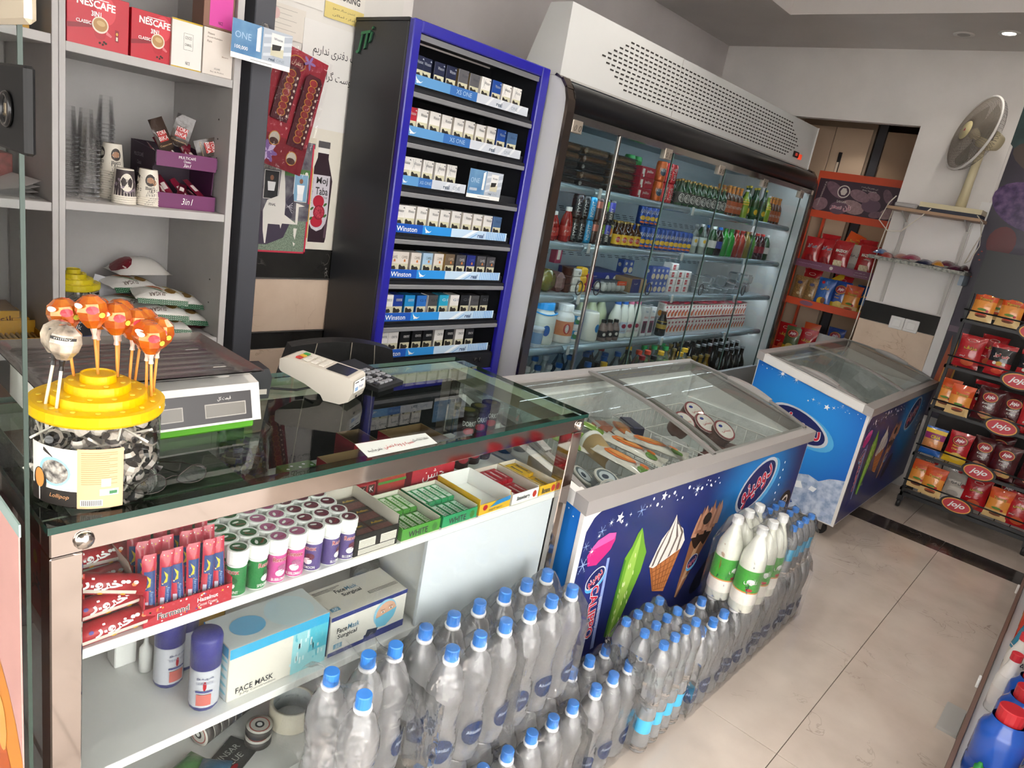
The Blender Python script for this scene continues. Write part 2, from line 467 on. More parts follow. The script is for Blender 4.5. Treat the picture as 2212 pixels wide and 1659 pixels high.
# shop front: header over the glass
hd = MB(); hd.box((0.2, -2.5, 2.6), (0.25, 2.75, 3.3), mat('8B8782', 0.6)); structure(MB().box((.2, 1.36, 0), (.25, 2.75, 2.595), mat('9A9088', .7)).build('wall_front'), 'solid part of the shop front beside the glass')
structure(hd.build('wall_front'), 'header above the glass shop front')
aw = MB(); aw.box((-1.7, -2.6, 2.62), (.2, 2.8, 2.66), mat('8E8A84', .7)); aw.box((-1.9, 1.40, 0), (.2, 1.46, 2.62), mat('5A5652', .8)); structure(aw.build('wall_shade_screen'), 'unseen roof and side wall added outside to shade the shop front')  # out-of-view awning and side wall, added to block daylight on the poster and front

# cupboard in the passage
t = thing('passage_cupboard', 'tall beige cupboard with black recessed handle in the back passage', 'cupboard', (6.4, 2.2, 0))
BEIGE = mat('C2AB93', 0.5)
m = MB(); m.box((6.42, 1.98, 0), (6.98, 2.59, 2.55), mat('8A7867', 0.6)); part(m, 'carcass', t)
for (y0, y1, z0, z1) in ((2.30, 2.59, 1.78, 2.5), (2.0, 2.295, 1.78, 2.5), (2.30, 2.59, 0.05, 1.775), (2.0, 2.295, 0.05, 1.775)):
    m = MB(); m.box((6.40, y0, z0), (6.42, y1, z1), BEIGE, bev=.003); d = part(m, 'door', t)
    if y0 < 2.2 and z0 > 1:
        h = MB(); h.box((6.385, 2.19, 1.88), (6.4, 2.215, 2.3), BLACK); h.box((6.38, 2.194, 1.96), (6.386, 2.211, 2.22), mat('C9BBA8', .5))
        h.build('handle', d)
t = thing('brown_partition', 'brown wooden partition panel standing in the back passage', 'partition', (6.45, 1.6, 0))
m = MB(); m.box((6.45, 1.25, 0), (6.47, 1.90, 2.5), mat('B09478', 0.55, noise=.12, scale=2)); part(m, 'panel', t)
m = MB(); m.box((6.42, 1.90, 0), (6.47, 1.965, 2.55), mat('34343A', 0.5)); part(m, 'post', t)

# ceiling spots
def spot(label, x, y, lit, group='recessed ceiling spots', en=6):
    t = thing('ceiling_spot', label, 'ceiling light', (x, y, zc), group=group)
    m = MB(); m.lathe([(0.036, -0.004), (0.058, -0.006), (0.06, 0.0)], mat('D9D5D0', 0.4), 20, cap0=False, cap1=False); m.build('ring', t)
    m = MB(); m.lathe([(0.036, -0.001), (0.036, -0.0035)], mat('FFF4E6', 0.4, emit=14.0) if lit else mat('8E8A88', 0.3), 20); m.build('lens', t)
    if lit:
        L = bpy.data.lights.new('ceiling_spot_light', 'SPOT'); L.energy = en; L.spot_size = 2.0; L.spot_blend = 0.6; L.color = (1, .93, .84); L.shadow_soft_size = .04
        lo = bpy.data.objects.new('ceiling_spot_light', L); COL.objects.link(lo); lo.parent = t; lo.location = (0, 0, -0.02)
    return t
spot('lit recessed ceiling spot near the right edge, above the fan', 5.14, 1.03, True)
spot('unlit recessed ceiling spot left of the lit one', 5.17, 1.27, False)
for w_, x, y in (('near the door on the aisle side', 1.6, 0.4), ('deep in the shop on the aisle side', 3.0, 0.4), ('above the counter', 1.6, 1.6), ('before the cooler', 3.0, 1.6)):
    t = spot('lit spot in the ceiling tray ' + w_, x, y, True, 'spots in the raised ceiling tray', 42)
    t.location.z = zc + .3

t = spot('lit spot in the passage ceiling out of view', 6.05, 2.0, True, 'passage lights', 9); t.location.z = 2.595
# ================================================================ white shelf unit on the left
UNIT = mat('BFBCBA', 0.55, noise=.05, scale=12)
ub = thing('shelf_unit', 'tall white board shelf unit with open bays on the left', 'shelf unit', (0.65, 2.46, 0))
def board(a, b, name, mm=UNIT):
    m = MB(); m.box(a, b, mm, bev=.0012); return part(m, name, ub)
board((0.12, 2.668, 0), (0.64, 2.685, 2.45), 'back_panel'); board((0.68, 2.668, 0), (1.155, 2.685, 2.45), 'back_panel')
for x0, x1 in ((0.643, 0.6585), (0.6595, 0.675), (1.133, 1.155), (0.10, 0.118)):
    board((x0, 2.25, 0), (x1, 2.667, 2.45), 'side_panel')
ZS = (0.915, 1.330, 1.742, 2.14)
for z in ZS + (0.45,):
    board((0.6755, 2.253, z-.024), (1.1325, 2.667, z), 'shelf')
for z in (0.900, 1.322, 1.750, 2.15, 0.45):
    board((0.1185, 2.253, z-.024), (0.6425, 2.667, z), 'shelf')
board((0.678, 2.245, 0.47), (1.13, 2.262, 0.885), 'lower_door')
for z in (1.02, 1.10, 1.5, 1.56, 1.62):   # shelf-pin holes
    m = MB(); m.lathe([(0.0028, 0), (0.0028, 0.0012)], mat('4A4744', .6), 8, M=Matrix.Translation((1.1331, 2.33, z)) @ Matrix.Rotation(-pi/2, 4, 'Y')); part(m, 'pin_hole', ub)

# dark grey upright between unit and posters
m = MB(); m.box((1.215, 2.30, 0), (1.285, 2.545, 2.6), mat('4A4B52', 0.45), bev=.003)
tag(m.build('grey_upright'), 'dark grey upright panel between the white shelf unit and the posters', 'upright')

# ================================================================ cigarette cabinet
CAB = mat('2A2C31', 0.42, bump=.04, bscale=200); CABIN = mat('15171C', 0.55); BLUE = mat('25229A', 0.28, coat=.4); BAR = mat('8F9093', 0.35, 0.3)
cab = thing('cigarette_cabinet', 'tall black cigarette cabinet with blue frame and seven pusher tiers', 'cabinet', (2.145, 2.38, 0))
m = MB(); m.box((1.757, 2.225, 0), (1.775, 2.548, 2.08), CAB, bev=.003); m.box((1.759, 2.218, 0), (1.777, 2.2245, 2.075), CAB); o = part(m, 'side_panel', cab)
m = MB(); S = flat((1.7565, 2.52, 1.965), (0, -1, 0), (0, 0, 1)); G = mat('1F7A4C', .45); GD = mat('143D2A', .5)
def jti(S, m, d):
    # raised letters: hooked j, T, i
    q = lambda u, v: (u, v)
    m.prism([q(.000,.0), q(.012,-.004), q(.022,.004), q(.026,.018), q(.036,.064), q(.026,.064), q(.017,.020), q(.013,.008), q(.004,.008)], 0, d, G, S, GD)
    m.prism([q(.022,.064), q(.024,.074), q(.082,.080), q(.080,.070)], 0, d, G, S, GD)
    m.prism([q(.048,.012), q(.058,.016), q(.068,.071), q(.057,.069)], 0, d, G, S, GD)
    m.prism([q(.076,.034), q(.086,.042), q(.093,.075), q(.084,.070)], 0, d, G, S, GD)
    m.prism([q(.088,.082), q(.096,.086), q(.097,.094), q(.089,.090)], 0, d, G, S, GD)
jti(S, m, .006); m.build('emblem', o)
m = MB(); m.box((2.515, 2.225, 0), (2.533, 2.548, 2.08), CAB); part(m, 'side_panel', cab)
m = MB(); m.box((1.777, 2.53, 0), (2.513, 2.546, 2.07), CABIN); part(m, 'back_panel', cab)
m = MB(); m.box((1.757, 2.225, 2.0805), (2.533, 2.548, 2.092), CAB); part(m, 'top_panel', cab)
m = MB(); m.box((1.755, 2.19, 0.0), (1.795, 2.218, 2.089), BLUE, bev=.004); part(m, 'frame_post', cab)
m = MB(); m.box((2.484, 2.19, 0.0), (2.535, 2.218, 2.089), BLUE, bev=.004); part(m, 'frame_post', cab)
m = MB(); m.box((1.7955, 2.19, 2.048), (2.4835, 2.218, 2.089), BLUE, bev=.004); part(m, 'frame_rail', cab)
m = MB(); m.box((1.7955, 2.19, 0.66), (2.4835, 2.218, 0.72), BLUE, bev=.004); part(m, 'frame_rail', cab)
m = MB(); m.box((1.796, 2.20, 0.10), (2.483, 2.215, 0.655), CABIN); part(m, 'base_panel', cab)
m = MB(); m.box((1.796, 2.2, 0.722), (2.483, 2.215, 0.79), CABIN)
for x in (2.37, 2.40): m.lathe([(.011, 0), (.011, .006), (.006, .007)], BLACK, 14, M=Matrix.Translation((x, 2.2, .765)) @ Matrix.Rotation(pi/2, 4, 'X'))
part(m, 'lock_panel', cab)
TIER = [1.850, 1.669, 1.487, 1.304, 1.122, 0.942, 0.785]
m = MB(); m.box((1.797, 2.203, 2.026), (2.482, 2.214, 2.046), BAR); part(m, 'light_bar', cab)
STRIP_B = mat('5E97CB', .35); STRIP_B2 = mat('3A6FB3', .35); STRIP_S = mat('C9CFD8', .35); STRIP_D = mat('1C56B5', .35); STRIP_C = mat('2F8FDB', .35)
WH = mat('F3F3F1', .4); STRIP_L = mat('BFD8EE', .35); TXD = mat('2C4660', .4)
def bird(mb, S, u, v, k, m, d=.0012):
    P = lambda pts: [(u+a*k, v+b*k) for a, b in pts]
    mb.poly(S, P([(0, 1.15), (.10, .95), (.32, .62), (.62, .42), (.95, .30), (1.0, .22), (.72, .12), (.42, .10), (.22, .30), (.10, .65)]), m, d)
    mb.poly(S, P([(.42, .10), (.72, .12), (1.0, .22), (1.45, .12), (1.95, .42), (1.55, .02), (1.15, -.12), (.75, -.08)]), m, d)
    mb.poly(S, P([(.30, .12), (.75, -.08), (.62, -.2), (.30, -.12)]), m, d)
for k, z in enumerate(TIER):
    tray = MB(); tray.box((1.797, 2.222, z), (2.482, 2.528, z+.039), CABIN); tray.box((1.797, 2.203, z), (2.482, 2.222, z+.012), mat('1B1D22', .4)); tr_ = part(tray, 'tier', cab)
    b = MB(); b.box((1.797, 2.196, z-.020), (2.479, 2.2155, z-.002), BAR, bev=.002)
    if k < 6: b.build('light_bar', tr_).location = (0, 0, 0)
    x1 = 2.143 if k == 2 else 2.446
    s = MB(); zz = z+.024; hh = .0355
    s.box((1.799, 2.2050, zz), (x1, 2.2065, zz+hh), STRIP_S)
    S = flat((1.799, 2.2050, zz), (1, 0, 0), (0, 0, 1)); L = x1-1.799
    if k < 3:
        a = .33 if k < 2 else .155
        s.rect(S, 0, 0, a, hh, STRIP_B); s.rect(S, a*.55, 0, a, hh, STRIP_B2, .0006)
        bird(s, S, .004, .010, .019 if k < 2 else .013, WH)
        s.txt(S, 'XS ONE', a*.78, hh*.5, .017 if k < 2 else .012, mat('AFC9E2', .4), .0012)
        for q in range(5): s.poly(S, [(a+.05+q*.06 % (L-a), 0), (a+.065+q*.06, 0), (min(L, a+.10+q*.06), hh), (min(L, a+.085+q*.06), hh)], mat('DDE1E6', .3), .0005) if a+.1+q*.06 < L else None
        s.txt(S, 'real', a+(L-a)*.42, hh*.42, .017, TXD, .0012, bold=.015); s.txt(S, 'ONE', a+(L-a)*.72, hh*.45, .014, mat('8E9BA8', .4), .0012)
    else:
        s.rect(S, 0, 0, .30, hh, STRIP_D); s.rect(S, .14, 0, .30, hh, STRIP_C, .0006)
        s.txt(S, 'Winston', .058, hh*.45, .020, WH, .0012, w=.105, bold=.01)
        bird(s, S, .15, .010, .020, WH)
        s.rect(S, .30, 0, L, hh, STRIP_L, .0005)
        s.poly(S, [(.36, 0), (.39, 0), (.46, hh), (.43, hh)], mat('E8F1F9', .3), .0008); s.poly(S, [(.41, 0), (.42, 0), (.46, hh*.6), (.45, hh*.6)], mat('7FB1E0', .3), .0008)
        s.txt(S, 'real', .478, hh*.42, .019, mat('17396F', .4), .0012, bold=.02, shear=.15)
        for q in range(11): s.rect(S, .515+q*.0115, 0, .519+q*.0115, hh, STRIP_C if q > 5 else mat('6FA9E0', .3), .0007)
    s.build('price_strip', tr_)

# ================================================================ upright display cooler
CW = mat('D5D6D4', 0.4); INN = mat('AFC0C8', 0.45); BROWN = mat('6A5F58', 0.25, 0.85); CBLK = mat('131417', 0.28)
coo = thing('display_cooler', 'long multideck drinks cooler with glass doors and black canopy', 'cooler', (4.15, 2.5, 0))
FX0, FX1, FY = 2.56, 5.745, 2.09
endp = [(FY, 0.0), (FY, 1.93), (FY+.004, 1.98), (FY+.02, 2.025), (FY+.05, 2.058), (FY+.09, 2.072), (2.98, 2.072), (2.98, 0)]
for x0, x1, nm in ((FX0, FX0+.045, 'end_panel'), (FX1-.05, FX1, 'end_panel')):
    m = MB(); m.prism(endp, x0, x1, CW, lambda u, v, d: Vector((d, u, v))); e = part(m, nm, coo)
    m = MB(); pts = [(y, z) for y, z in endp[:6]]
    for i in range(len(pts)-1):
        (a, b), (c, d) = pts[i], pts[i+1]
        m.add([(x0-.003, a-.012, b), (x1+.003, a-.012, b), (x1+.003, a+.004, b), (x0-.003, a+.004, b), (x0-.003, c-.012 if i < 2 else c-.004, d+(.01 if i > 1 else 0)), (x1+.003, c-.012 if i < 2 else c-.004, d+(.01 if i > 1 else 0)), (x1+.003, c+.004, d), (x0-.003, c+.004, d)],
              [(0, 3, 2, 1), (4, 5, 6, 7), (0, 1, 5, 4), (1, 2, 6, 5), (2, 3, 7, 6), (3, 0, 4, 7)], BROWN)
    m.build('edge_trim', e)
IX0, IX1 = FX0+.045, FX1-.05
m = MB(); m.box((IX0, 2.80, .30), (IX1, 2.98, 1.99), INN); bk = part(m, 'back_panel', coo)
m = MB()
for z in (1.78, 1.50, 1.23):
    for q in range(34):
        x = IX0+.12+q*.09
        for r in range(3): m.box((x+r*.012, 2.7985, z-.012*r), (x+.05+r*.012, 2.7999, z+.004-.012*r), mat('2F383D', .6))
o = m.build('air_slots', bk); o['kind'] = 'stuff'
m = MB(); m.box((IX0, 2.14, 1.955), (IX1, 2.80, 1.985), INN); part(m, 'inner_ceiling', coo)
m = MB(); m.box((IX0, 2.131, .20), (IX1, 2.80, .345), mat('8C979C', .4)); part(m, 'bottom_deck', coo)
m = MB(); m.box((IX0, 2.10, .05), (IX1, 2.13, .52), mat('9FA3A4', .4)); part(m, 'front_plinth', coo)
# canopy: quarter-round black cover
m = MB(); pr = [(2.13, 1.925), (2.095, 1.93), (2.082, 1.96), (2.083, 1.995), (2.095, 2.025), (2.115, 2.048), (2.15, 2.06), (2.16, 2.06)]
m.grid(lambda a, b: Vector((IX0+.001+(IX1-IX0-.002)*a, pr[min(int(b*7), 6)][0]*(1-(b*7-min(int(b*7), 6)))+pr[min(int(b*7), 6)+1][0]*(b*7-min(int(b*7), 6)),
       pr[min(int(b*7), 6)][1]*(1-(b*7-min(int(b*7), 6)))+pr[min(int(b*7), 6)+1][1]*(b*7-min(int(b*7), 6)))), 1, 7, CBLK)
part(m, 'canopy', coo)
m = MB(); m.box((IX0, 2.085, 1.895), (IX1, 2.125, 1.928), mat('A7A39C', .15, .9)); part(m, 'door_track', coo)
# machine housing on top
hp = [(2.165, 2.075), (2.165, 2.372), (2.29, 2.372), (2.40, 2.075)]
m = MB(); m.prism(hp, FX0+.01, 5.66, CW, lambda u, v, d: Vector((d, u, v))); hs = part(m, 'machine_housing', coo)
m = MB()
SL = mat('33302E', .7)
rows = [(3.05, 5.16, 2.327), (3.01, 5.19, 2.305), (2.967, 5.22, 2.284), (2.925, 5.26, 2.263), (2.884, 5.30, 2.242), (2.843, 5.34, 2.222), (2.884, 5.38, 2.199), (2.925, 5.33, 2.178), (2.97, 5.28, 2.157), (3.018, 5.23, 2.136), (3.065, 5.19, 2.115)]
for a, b, z in rows:
    x = a
    while x < b: m.box((x, 2.1635, z-.0035), (x+.028, 2.1649, z+.0035), SL); x += .0455
o = m.build('vent_slots', hs); o['kind'] = 'stuff'
m = MB(); m.box((3.553, 2.1638, 2.076), (3.556, 2.1649, 2.371), mat('A9A7A4', .5)); m.box((FX0+.03, 2.163, 2.068), (5.66, 2.167, 2.077), mat('B9B7B2', .3)); m.build('panel_seam', hs)
m = MB(); m.box((5.66, 2.158, 2.07), (5.668, 2.17, 2.374), mat('EDEDEA', .4)); m.build('corner_trim', hs)
m = MB(); m.box((5.32, 2.155, 2.12), (5.41, 2.1649, 2.16), BLACK, bev=.003); m.box((5.34, 2.153, 2.13), (5.38, 2.1551, 2.15), mat('B23A2E', .3, emit=.6)); c_ = m.build('thermostat', hs)
m = MB(); m.box((5.42, 2.15, 2.115), (5.46, 2.1649, 2.15), mat('D8452A', .3, emit=.8)); m.build('power_switch', hs)
# shelves
RAIL = mat('93A7B1', 0.22, 0.35); CLIP = mat('DADDDC', .4)
FZ = [1.634, 1.352, 1.080, 0.797]
for z in FZ:
    m = MB(); m.box((IX0+.002, 2.23, z-.022), (IX1-.002, 2.79, z-.006), mat('A5B1B7', .4)); sh = part(m, 'shelf', coo)
    for (x0, x1) in ((IX0+.004, 3.028), (3.036, 4.05), (4.06, 4.98), (4.99, IX1-.004)):
        r = MB(); r.lathe([(.021, x0), (.021, x1)], RAIL, 14, M=Matrix.Translation((0, 2.205, z-.022)) @ Matrix.Rotation(pi/2, 4, 'Y')); r.build('rail', sh)
    for x in (3.06, 4.07, 5.0):
        c = MB(); c.box((x, 2.178, z-.048), (x+.022, 2.186, z+.004), CLIP, bev=.002); c.build('price_clip', sh)
LED = mat('E8F4FF', .4, emit=9.0); LEDB = mat('EFF6FF', .4, emit=15.0)
def tube_lamp(x0, x1, y, z, LED):
    m = MB(); m.lathe([(.007, x0), (.007, x1)], LED, 8, M=Matrix.Translation((0, y, z)) @ Matrix.Rotation(pi/2, 4, 'Y')); part(m, 'lamp_tube', coo)
tube_lamp(IX0+.05, 4.0, 2.17, 1.945, LED); tube_lamp(4.1, IX1-.05, 2.17, 1.945, LEDB)
for z in FZ[:3]: tube_lamp(4.0, IX1-.03, 2.228, z-.030, LEDB); tube_lamp(IX0+.05, 3.9, 2.228, z-.030, LED)
tube_lamp(4.0, IX1-.03, 2.228, FZ[3]-.030, LEDB)
# glass doors
GL = clear('EAF3F1', 0.006, 0.0, 0.6); GE = mat('6F9A8D', .2)
dx = [2.612, 3.012, 3.555, 4.20, 4.862, 5.512, 5.69]
hx = [2.655, 3.479, 4.128, 4.797, 5.483]
for i in range(6):
    m = MB(); m.add([(dx[i]+.004, 2.097, .53), (dx[i+1]-.004, 2.097, .53), (dx[i+1]-.004, 2.097, 1.893), (dx[i]+.004, 2.097, 1.893)], [(0, 1, 2, 3)], GL); d = part(m, 'glass_door', coo)
    e = MB(); e.box((dx[i]+.002, 2.0935, .53), (dx[i]+.005, 2.1005, 1.893), GE); e.box((dx[i+1]-.005, 2.0935, .53), (dx[i+1]-.002, 2.1005, 1.893), mat('2B3432', .3)); e.build('edge', d)
ringx = [(2.93, 0), (3.09, 1), (3.606, 2), (4.265, 3), (4.921, 4)]
for x, i in ringx:
    m = MB(); m.tube([(x+.028*cos(q*pi/8), 2.092, 1.14+.036*sin(q*pi/8)) for q in range(16)], .0035, mat('23282A', .3), 6, True); part(m, 'finger_ring', coo)
HNG = mat('B9AE9F', .35, .5); 
for k, x in enumerate(hx):
    m = MB(); m.box((x-.035, 2.082, 1.85), (x+.04, 2.112, 1.905), HNG, bev=.002); h_ = part(m, 'hinge', coo)
    s = MB(); S = flat((x-.035, 2.0819, 1.85), (1, 0, 0), (0, 0, 1))
    for q in range(2): s.tube([(x-.012+q*.034+.008*cos(a*pi/5), 2.0812, 1.872+.012*sin(a*pi/5)+.006*cos(a*pi/5)) for a in range(10)], .0013, mat('3A332E', .5), 4, True)
    s.build('hinge_mark', h_)
m = MB(); m.box((3.004, 2.084, .53), (3.022, 2.102, 1.895), mat('8E8A84', .25, .8), bev=.003); part(m, 'steel_post', coo)
# ================================================================ chest freezers
def gradient_blue(name, cu, cv, ax, r0, r1, c0, c1):
    """printed panel: bright blue round the emblem, navy elsewhere (object coordinates ax[0], ax[1])"""
    m = bpy.data.materials.new(name); m.use_nodes = True
    nt = m.node_tree; b = nt.nodes['Principled BSDF']; b.inputs['Roughness'].default_value = 0.32
    tc = nt.nodes.new('ShaderNodeTexCoord'); sp = nt.nodes.new('ShaderNodeSeparateXYZ'); nt.links.new(tc.outputs['Object'], sp.inputs[0])
    def mth(op, a, bb):
        n = nt.nodes.new('ShaderNodeMath'); n.operation = op
        for k, x in ((0, a), (1, bb)):
            if isinstance(x, (int, float)): n.inputs[k].default_value = x
            else: nt.links.new(x, n.inputs[k])
        return n.outputs[0]
    du = mth('SUBTRACT', sp.outputs[ax[0]], cu); dv = mth('SUBTRACT', sp.outputs[ax[1]], cv)
    du = mth('MULTIPLY', du, ax[2])
    d = mth('SQRT', mth('ADD', mth('MULTIPLY', du, du), mth('MULTIPLY', dv, dv)), 0.0)
    mr = nt.nodes.new('ShaderNodeMapRange'); mr.inputs[1].default_value = r0; mr.inputs[2].default_value = r1; mr.interpolation_type = 'SMOOTHSTEP'
    nt.links.new(d, mr.inputs[0])
    mx = nt.nodes.new('ShaderNodeMix'); mx.data_type = 'RGBA'; mx.inputs[6].default_value = lin(c0); mx.inputs[7].default_value = lin(c1)
    nt.links.new(mr.outputs[0], mx.inputs[0]); nt.links.new(mx.outputs[2], b.inputs['Base Color'])
    return m
NAVYP = gradient_blue('navy_print', 1.14, .62, (0, 2, 1.0), .10, .42, '1F7FC9', '1F2A66')
BLUEP = gradient_blue('blue_print', .36, .60, (1, 2, 1.0), .10, .60, '2C93E8', '1A3FA6')
FZL = 1.56; FZD = .65
RIMG = mat('A9A5A2', 0.38, 0.25); RIMW = mat('E0DEDA', 0.4); FWHITE = mat('E2E2E0', .45); FROST = mat('F0F4F3', .75, noise=.15, scale=18, bump=.5, bscale=60)
LWH = mat('F4F4F4', .5); LRED = mat('C8233B', .4); LNAVY = mat('1D2560', .4); LBLUE = mat('55B0E6', .4); LGREY = mat('C8CED6', .4)
def domino(mb, S, u, v, ru, rv, tilt, d=.0006, k=1.0):
    ct, st = cos(tilt), sin(tilt)
    mb.ell(S, u+.02*k*ru/.11, v-.01, ru*1.10, rv*1.12, LBLUE, d, 28, tilt=tilt)
    mb.ell(S, u, v, ru*1.08, rv*1.08, LGREY, d+.0003, 28, tilt=tilt)
    mb.ell(S, u, v, ru*.97, rv*.95, LNAVY, d+.0006, 28, tilt=tilt)
    mb.txt(S, 'دومینو', u, v-.004, rv*1.15, LWH, d+.0009, w=ru*1.60, bold=.05, rot=tilt)
    mb.txt(S, 'دومینو', u, v-.004, rv*1.12, LRED, d+.0012, w=ru*1.55, bold=.02, rot=tilt)
def star_field(mb, S, pts, d=.0005):
    for u, v, r, k in pts:
        if k == 0: mb.star(S, u, v, r, LWH, d, 5, .42, random.random())
        elif k == 1: mb.star(S, u, v, r, LWH, d, 4, .22, random.random())
        elif k == 2:
            mb.star(S, u, v, r, mat('C9DDF2', .5), d, 8, .14, .2); mb.ell(S, u, v, r*.3, r*.3, LWH, d+.0002, 8)
        elif k == 3:
            for q in range(6):
                a = q*pi/3; mb.poly(S, [(u+r*.06*sin(a), v-r*.06*cos(a)), (u+r*cos(a), v+r*sin(a)), (u-r*.06*sin(a), v+r*.06*cos(a))], mat('9DB6E0', .5), d)
                for e in (.5, .75):
                    for sg in (-1, 1):
                        x, y = u+r*e*cos(a), v+r*e*sin(a); b = a+sg*.9
                        mb.poly(S, [(x, y), (x+r*.22*cos(b), y+r*.22*sin(b)), (x+r*.05*cos(a), y+r*.05*sin(a))], mat('9DB6E0', .5), d)
        else: mb.ell(S, u, v, r, r, LWH, d, 6)
def freezer(name, label, loc, rz):
    t = thing(name, label, 'freezer', loc, rz)
    L, D = FZL, FZD
    zf, zb = .755, .875           # body top, front and back
    Y = lambda y: zf + (zb-zf)*y/D
    pr = [(0, .10), (0, zf), (D, zb), (D, .10)]
    m = MB(); SX = lambda u, v, d: Vector((d, u, v))
    m.prism([(0, .10), (0, zf), (D, zb), (D, .10)], 0, .035, FWHITE, SX); m.build('end_panel', t)
    m = MB(); m.prism(pr, L-.035, L, FWHITE, SX); m.build('end_panel', t)
    m = MB(); m.box((.035, 0, .10), (L-.035, .035, zf), FWHITE); fp = m.build('front_panel', t)
    m = MB(); m.box((.035, D-.035, .10), (L-.035, D, zb), FWHITE); m.build('back_panel', t)
    m = MB(); m.box((.035, .035, .10), (L-.035, D-.035, .14), FWHITE); m.build('base', t)
    m = MB()   # frosted liner
    m.box((.035, .035, .30), (L-.035, D-.035, .33), FROST); m.box((.035, .035, .33), (.05, D-.035, zf-.01), FROST); m.box((L-.05, .035, .33), (L-.035, D-.035, zf), FROST)
    m.box((.05, .035, .33), (L-.05, .05, zf-.01), FROST); m.box((.05, D-.055, .33), (L-.05, D-.035, zb-.02), FROST)
    m.box((L-.50, .05, .33), (L-.05, D-.055, .52), FROST); m.build('frosted_liner', t)
    # front print
    g = MB(); S = flat((0, 0, 0), (1, 0, 0), (0, 0, 1))
    g.poly(S, [(.02, .105), (L-.004, .105), (L-.004, zf-.006), (.10, zf-.006), (.055, zf-.03), (.03, zf-.07)], NAVYP, .0005)
    domino(g, S, 1.137, .620, .150, .088, .42, .001)
    star_field(g, S, [(.19, .695, .020, 0), (.423, .718, .018, 0), (.639, .70, .026, 2), (.304, .693, .026, 3), (.05, .571, .034, 3), (.11, .669, .022, 3), (.148, .688, .016, 2),
        (.205, .678, .009, 0), (.245, .693, .008, 1), (.35, .70, .008, 1), (.50, .705, .007, 1), (.08, .61, .02, 2), (.045, .635, .018, 3), (.235, .66, .012, 2), (.10, .655, .012, 2)]
        + [(.33+q*.031, .70+.022*sin(q*1.7), .0035+.002*(q % 3), 4) for q in range(14)] + [(.70+q*.02, .705+.014*sin(q*2.1), .004, 4) for q in range(6)] + [(1.36+.012*sin(q*3), .68-q*.035, .006, 4) for q in range(6)], .001)
    PK = mat('C7287C', .5); PK2 = mat('E05AA5', .5)
    g.poly(S, [(.062, .60), (.075, .56), (.12, .552), (.178, .59), (.192, .62), (.188, .645), (.15, .652), (.10, .64)], PK, .0010); g.poly(S, [(.066, .61), (.185, .625), (.188, .645), (.15, .652), (.10, .64)], PK2, .0013)
    g.poly(S, [(.070, .552), (.175, .592), (.215, .22), (.13, .18)], mat('2A2F72', .4), .0008); g.poly(S, [(.172, .56), (.185, .56), (.215, .22), (.198, .22)], mat('8FA2D8', .4), .0009)
    domino(g, S, .132, .503, .045, .030, .5, .0012, .4)
    g.txt(S, 'CALIPPO', .155, .375, .042, LWH, .0013, w=.205, bold=.05, rot=-1.45); g.txt(S, 'CALIPPO', .155, .375, .038, LRED, .0016, w=.20, bold=.02, rot=-1.45)
    g.txt(S, 'Blackberry', .19, .36, .018, LGREY, .0013, w=.12, rot=-1.45)
    CU = mat('6FA62E', .5); CU2 = mat('9CC653', .5); CU3 = mat('3F7A22', .5)
    g.poly(S, [(.335, .625), (.350, .60), (.372, .56), (.398, .52), (.392, .45), (.315, .222), (.262, .242), (.272, .53), (.30, .565), (.318, .61)], CU, .0010)
    g.poly(S, [(.335, .615), (.345, .56), (.345, .45), (.295, .235), (.285, .235), (.30, .50), (.325, .58)], CU2, .0013)
    g.poly(S, [(.262, .242), (.272, .53), (.283, .52), (.275, .24)], CU3, .0014)
    for q in range(20): g.ell(S, .285+.075*random.random(), .27+.27*random.random(), .003, .010, mat('D9E8A8', .5), .0016, 6, tilt=.2)
    CR = mat('E3DED6', .5); CR2 = mat('6E625C', .5); WF = mat('B5713D', .55); WF2 = mat('8F5227', .55)
    g.poly(S, [(.445, .45), (.505, .335), (.585, .31), (.632, .47)], WF, .0010)
    for q in range(6):
        g.poly(S, [(.452+q*.030, .452), (.458+q*.030, .453), (.513+q*.013, .335), (.508+q*.013, .335)], WF2, .0012); g.poly(S, [(.452+q*.011, .44-q*.02), (.630-q*.008, .462-q*.027), (.630-q*.008, .458-q*.027), (.452+q*.011, .436-q*.02)], WF2, .0012)
    g.poly(S, [(.540, .625), (.560, .585), (.610, .555), (.645, .50), (.632, .47), (.56, .455), (.47, .437), (.440, .45), (.465, .51), (.480, .545), (.52, .58)], CR, .0014)
    for a, b, c in (((.540, .62), (.475, .50), (.455, .445)), ((.542, .62), (.53, .52), (.49, .44)), ((.543, .62), (.58, .53), (.55, .455)), ((.545, .61), (.61, .54), (.60, .465))):
        g.poly(S, [a, (b[0]-.006, b[1]), c, (c[0]+.012, c[1]+.004), (b[0]+.008, b[1])], CR2, .0017)
    CH = mat('9A6A52', .5); CHD = mat('2E2018', .45); CNB = mat('8A5B3C', .5)
    g.poly(S, [(.695, .48), (.684, .252), (.70, .245), (.850, .50)], CNB, .0010); g.poly(S, [(.75, .49), (.684, .252), (.692, .248), (.79, .49)], mat('C69A74', .5), .0012)
    g.poly(S, [(.695, .49), (.72, .455), (.745, .435), (.775, .46), (.80, .44), (.845, .50), (.87, .535), (.70, .53)], CHD, .0013)
    for q in range(9):
        x = .705+.018*q; y = .525+.012*(q % 3); g.poly(S, [(x-.018, y-.03), (x+.02, y-.035), (x+.028, y+.03), (x+.012, y+.065+.01*(q % 2)), (x-.006, y+.02)], CH if q % 2 else mat('B98A70', .5), .0016+.0001*q)
    g.ell(S, .775, .555, .03, .025, CHD, .0030, 10)
